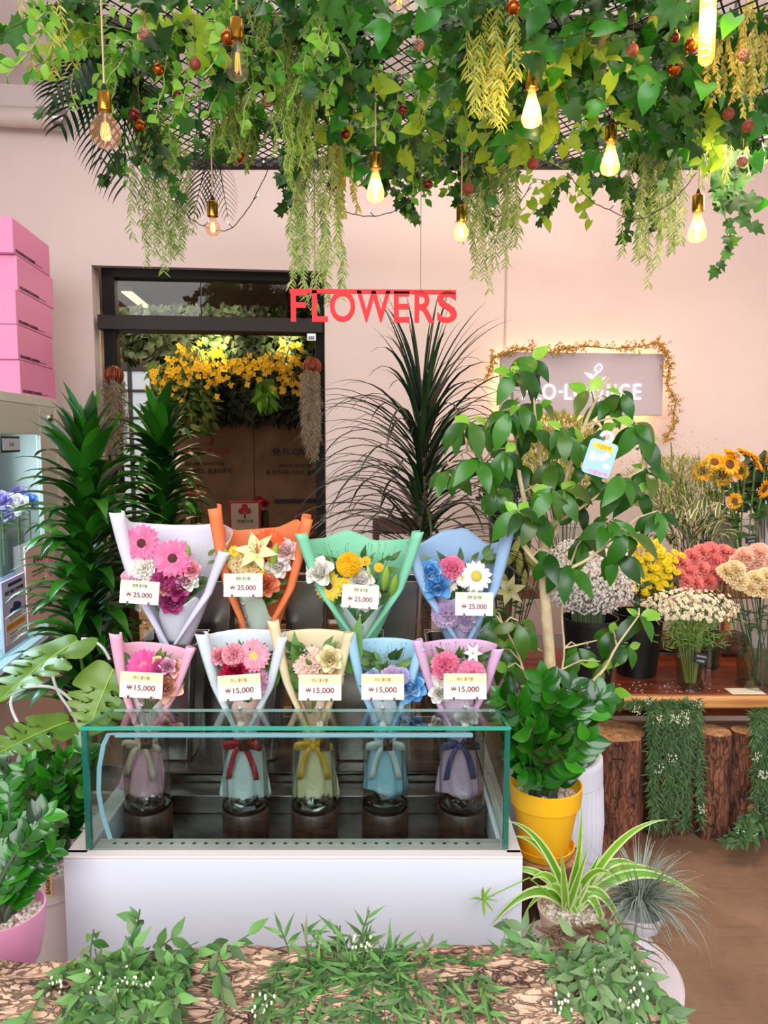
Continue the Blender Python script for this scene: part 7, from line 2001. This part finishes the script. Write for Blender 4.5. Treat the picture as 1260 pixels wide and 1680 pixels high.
fx = at(1256, 900, 3.76); bush('dark_foliage', 'dark broad foliage behind the sunflowers at the right edge', 1245, 800, 3.7, 60, 90, 130, OV, leafm('dark_small_leaf', ['#1c2c1c', '#2a3f26', '#38502e'], .5), .06, (fx.x, 3.76, uz + .014), 8)
mb = MB(); rr = random.Random(31)
for k in range(60):
    p = Vector((rr.uniform(at(980, 1130, 2.8).x, at(1180, 1130, 2.8).x), rr.uniform(2.77, 2.9), ZS + .0015)); mb.inst(BALL_S, [Matrix.Translation(p) @ Matrix.Diagonal((.0028, .0028, .0012, 1))])
o = single('fallen_petals', mb, pm('petal_white', '#f0ebe4', .8), 'scattered tiny white fallen petals on the plank shelf', 'petals', (1.2, 2.8, ZS)); o['kind'] = 'stuff'
q = at(1228, 1148, 2.76); mb = MB(); box(mb, Vector((q.x, 2.79, ZS + .0016)), (.13, .07, .001)); single('paper_slip', mb, pm('paper_slip', '#e8ddc4', .7), 'flat cream paper slip on the shelf edge under the cream carnations', 'paper', (q.x, 2.79, ZS), smooth=False)

# ------------------------------------------------------------------ hanging garlands on the stumps and on the foreground log
AGL = leafm('artificial_leaf', ['#3a6a30', '#5c8a44', '#74a356', '#2f5428', '#7e8f60'], .5, .2, .35); AGS = pm('artificial_stem', '#55663c', .6)
BER = pm('white_berry', '#dfe6c4', .5)
SLIM = leaf_t([.15, .75, 1, .8, .5, .2, .02], .085, 5, .25, .35)


def leafy(name, label, trails, L, seed, tpl=SLIM, step=.013, mat=AGL, berries=8, spread=.0, per=2):
    rr = random.Random(seed); g = thing(name, label, 'garland', tuple(trails[0][0])); ml = []; mb = MB(); bl = []
    for P in trails:
        P = [Vector(p) for p in P]; tube(mb, P, .0014, 4, caps=False)
        for i in range(len(P) - 1):
            sgl = (P[i + 1] - P[i]); n = max(1, int(sgl.length / step)); t = sgl.normalized()
            for k in range(n):
                p = P[i].lerp(P[i + 1], k / n)
                for q in range(per):
                    d = t * rr.uniform(.3, 1) + Vector((rr.uniform(-1, 1), rr.uniform(-1, .3), rr.uniform(-.6, .8))); ml.append(frame(p, d, Vector((rr.uniform(-.5, .5), -1, .7)), L * rr.uniform(.6, 1.25)))
    for k in range(berries):
        P = rr.choice(trails); c_ = Vector(rr.choice(P[1:])) + Vector((0, -.015, 0)); mc = MB(); bl = []
        for j in range(16):
            q = c_ + Vector((rr.uniform(-1, 1), rr.uniform(-1, .2), rr.uniform(-1, 1))) * .016; bl.append(Matrix.Translation(q) @ Matrix.Diagonal((.0022, .0022, .0034, 1))); tube(mc, [c_ + Vector((0, 0, .008)), q], .0005, 3, caps=False)
        mc.inst(BALL_S, bl, 1); part('berry_cluster', mc, [AGS, BER], g, angle=0)
    part('stems', mb, AGS, g); mb = MB(); mb.inst(tpl, ml); part('leaves', mb, mat, g, angle=0)
    return g


DKG = leafm('rosemary_like', ['#33502c', '#4a6a3c', '#5c7c4a', '#28401f'], .55, .12, .3)
for nm, px, wp, y0, y1, lab, sd in (('a', 1085, 44, 1150, 1365, 'dark garland with white berries hanging over the second stump', 1), ('b', 1125, 40, 1155, 1362, 'dark garland hanging between the slim stump and the hollow-topped one', 2), ('c', 1252, 36, 1165, 1375, 'garland hanging at the right frame edge over the stump', 3)):
    rr = random.Random(sd); T_ = []
    for k in range(17):
        x = px + rr.uniform(-.5, .5) * wp; e = x + rr.uniform(-8, 8); yl = y1 - rr.uniform(0, .45) * (y1 - y0) * (k > 4)
        T_.append([at(x, y0, shY0 - .0)] + [at(x + (e - x) * t, y0 + (yl - y0) * t, 2.605 - .01 * math.sin(t * 3)) for t in (.12, .35, .6, .8, 1)])
    leafy('leaf_garland', lab, T_, .036, sd + 40, NEEDLE if False else SLIM, .010, DKG, 4)
rr = random.Random(14); T_ = [[at(x, 1163, 2.73), at(x + rr.uniform(-20, 20), 1150, 2.70), at(x + rr.uniform(-20, 20), 1158 + rr.uniform(-5, 12), 2.68)] for x in range(1020, 1150, 6)]
leafy('leaf_garland', 'short dark garland lying along the plank front edge', T_, .032, 61, SLIM, .012, DKG, 4)
rr = random.Random(18); T_ = [[at(1225 + rr.uniform(-10, 30), 1340, 2.58), at(1215 + rr.uniform(-20, 30), 1365, 2.55), at(1205 + rr.uniform(-20, 40), 1382, 2.50)] for x in range(12)]
leafy('leaf_garland', 'broader leaf garland tip trailing on the floor at the right edge', T_, .045, 62, LANCE_W, .016, DKG, 3)

LOGC = lambda x: Vector((-.95, .98, .545)).lerp(Vector((.50, 1.055, .522)), (x + .95) / 1.45)


def over_log(x0, x1, y_off, a0, a1, n=6, rad=.175):
    """points running over the log surface from angle a0 (back, top) to a1 (front, low)"""
    pts = []
    for k in range(n):
        t = k / (n - 1); x = x0 + (x1 - x0) * t; a = a0 + (a1 - a0) * t; c_ = LOGC(x); pts.append(Vector((x, c_.y - math.cos(a) * (rad + y_off * math.sin(t * 3.1)), c_.z + math.sin(a) * (rad + y_off * math.sin(t * 3.1)))))
    return pts


for nm, xl_, xr_, xc, lab, sd, nT, tp, L in (('a', -.50, -.25, -.37, 'leafy garland with white berries over the left part of the log', 5, 52, LANCE_W, .034), ('b', -.23, .12, -.05, 'dense slender-leaved garland over the middle of the log', 6, 78, SLIM, .038), ('c', .22, .42, .33, 'grey-green leafy garland over the right end of the log', 7, 36, LANCE_W, .034)):
    rr = random.Random(sd); T_ = []
    for k in range(nT):
        xs = xc + rr.gauss(0, .33) * (xr_ - xl_) * .5; up_ = rr.random()
        if up_ < .28:
            c_ = LOGC(xs); st = Vector((xs, c_.y + .02, c_.z + .155)); e = st + Vector(((xs - xc) * .9 + rr.uniform(-.05, .05), rr.uniform(.02, .10), rr.uniform(.0, .055) * (1 - abs(xs - xc) * 3))); T_.append([st, st.lerp(e, .5) + Vector((0, 0, .015)), e])
        else:
            xe = xs + (xs - xc) * rr.uniform(.2, .8) + rr.uniform(-.03, .03); xe = min(max(xe, xl_ - .05), xr_ + .05)
            T_.append(over_log(xs, xe, rr.uniform(.0, .015), 1.9, rr.uniform(.95, .2), 7, .172))
    leafy('leaf_garland', lab, T_, L, sd + 70, tp, .016 if nm != 'b' else .014, AGL if nm != 'c' else leafm('grey_green_leaf', ['#6a8458', '#84a06a', '#55704a', '#5f9a44'], .5, .2, .35), 12 if nm != 'c' else 8, per=2)

# ------------------------------------------------------------------ far room greenery
def fbush(name, label, x0, x1, y0, y1, b, n, tpl, mat, L, seed, dirz=-.5, cat='hanging plant'):
    rr = random.Random(seed); C = on_wall((x0 + x1) / 2, y0, b); g = thing(name, label, cat, tuple(C)); ml = []
    for k in range(n):
        p = on_wall(rr.uniform(x0, x1), rr.uniform(y0, y1), b + rr.uniform(-.12, .12)); ml.append(frame(p, (rr.uniform(-1, 1), rr.uniform(-.6, .2), dirz + rr.uniform(-.6, .6)), (rr.uniform(-.5, .5), -1, .4), L * rr.uniform(.6, 1.3)))
    mb = MB(); mb.inst(tpl, ml); part('foliage', mb, mat, g, angle=0)
    return g


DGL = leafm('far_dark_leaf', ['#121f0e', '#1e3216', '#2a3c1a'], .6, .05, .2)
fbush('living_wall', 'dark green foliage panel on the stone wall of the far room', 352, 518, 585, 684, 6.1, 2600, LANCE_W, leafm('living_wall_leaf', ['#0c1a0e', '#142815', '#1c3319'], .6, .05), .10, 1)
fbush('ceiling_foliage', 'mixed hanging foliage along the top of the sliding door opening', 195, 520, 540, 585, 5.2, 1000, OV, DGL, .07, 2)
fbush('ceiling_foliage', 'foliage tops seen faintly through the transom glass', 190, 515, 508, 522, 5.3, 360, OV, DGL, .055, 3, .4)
fbush('hanging_foliage', 'green and yellow leaf mass hanging left of the living wall', 248, 350, 590, 700, 5.7, 900, LANCE_W, leafm('far_mid_leaf', ['#2c5a20', '#4a7a2a', '#6a7a28', '#24451c'], .5, .1), .09, 4)
fbush('fern_spray', 'two bright fern fronds hanging before the living wall', 420, 450, 620, 660, 5.5, 120, LANCE_W, leafm('far_bright_leaf', ['#5a9a2c', '#6fb03a'], .5, .2), .09, 5, -1.2)
YO = leafm('orchid_yellow', ['#f0c81c', '#f8dc38', '#e0aa14'], .6, .25); rr = random.Random(44)
for i, (x, y, nn, lab) in enumerate([(308, 590, 12, 'left of the white blossom'), (325, 600, 10, 'beside the white blossom'), (345, 612, 12, 'middle left'), (270, 628, 10, 'lowest at the left'), (380, 605, 12, 'centre'), (402, 600, 10, 'right of centre'), (437, 598, 10, 'above the bright fern fronds'), (458, 605, 14, 'left of the spot lamp'), (478, 592, 10, 'below the spot lamp'), (480, 625, 12, 'lowest at the right'), (292, 610, 8, 'far left above the low ones'), (360, 590, 8, 'high in the middle')]):
    C = on_wall(x, y, 5.0); g = thing('orchid_spray', 'yellow orchid spray in the far room, ' + lab, 'flowers', tuple(C)); ml = []; mb = MB(); prev = C + Vector((0, 0, .12))
    for k in range(nn * 2):
        p = C + Vector((rr.gauss(0, .055), rr.uniform(-.04, .04), rr.gauss(0, .055)))
        tube(mb, [prev, p], .002, 3, caps=False)
        for j in range(5): a_ = j * 1.2566 + rr.random(); ml.append(frame(p, (math.cos(a_), -.25, math.sin(a_)), (0, -1, 0), .025))
    part('stems', mb, DK_STEM, g); mb = MB(); mb.inst(leaf_t([.3, .9, 1, .6, .05], .36, 4, .2, .2), ml); part('blossoms', mb, YO, g, angle=0)
for x, y, yb_, lab in ((194, 612, 790, 'left'), (508, 598, 770, 'right')):
    P = on_wall(x - (7 if lab == 'left' else -4), y + 4, BW - .03); s = m_per_px(P); g = thing('rattan_ball', 'copper brown rattan ball at the %s side of the door opening' % lab, 'ornament', tuple(P)); mb = MB()
    for k in range(16):
        a_ = k * math.pi / 16; tube(mb, [P + Vector((math.cos(a_) * math.cos(b_), math.sin(a_) * math.cos(b_), math.sin(b_))) * 15 * s for b_ in [j * 2 * math.pi / 24 for j in range(25)]], .0035, 5, caps=False)
    ball(mb, P, 14 * s); part('weave', mb, pm('rattan_copper', '#7a3418', .35, metal=.3), g)
    mb = MB(); tube(mb, [P + Vector((0, 0, 14 * s)), on_wall(x - (7 if lab == 'left' else -4), 540, BW - .03)], .001, 4); part('thread', mb, INK, g)
    curtain('spanish_moss', 'grey-brown hanging moss at the %s side of the door opening' % lab, x - (8 if lab == 'left' else -4), y + 15, yb_, P.y + .0, 40, 40, NEEDLE, .03, .012, leafm('moss_grey', ['#7a6e58', '#8f8268', '#5e543f'], .8, .1), 70 + x, .2, TWIG)
# flowers on the far counter
for x, y, lab, pal, n in ((432, 822, 'dark red and pink carnations', [('#8a1c30', '#a83048'), ('#d98a90', '#e8a4a8')], 8), (322, 806, 'pink and red roses', [('#c98078', '#d89a90'), ('#a02c38', '#b84450')], 7)):
    rr = random.Random(x); f = on_wall(x, 868, 5.0); s = m_per_px(f)
    g = thing('glass_vase', 'glass vase of %s on the far counter' % lab, 'vase', tuple(f)); mb = MB(); lathe(mb, [(.001, 0), (9 * s, 0), (10 * s, 30 * s), (9 * s, 30 * s), (8 * s, .01), (.001, .01)], 24, c=f); part('vase_wall', mb, glassm('vase_dim', (.7, .74, .66), .1), g)
    _ls = [(x + rr.uniform(-11, 11), y + rr.uniform(-8, 10)) for k in range(n)]; _lb = rowlabels(_ls, lab.split()[0] + ' bloom on the far counter', 7)
    for k in range(n): stem_flower('carnation' if x > 400 else 'rose', _lb[k], 'blooms of ' + lab, 'carnation' if x > 400 else 'rose', pal[k % 2], _ls[k][0], _ls[k][1], f.y + rr.uniform(-.06, .02), 15, (f.x, f.y, f.z + .012), 2)
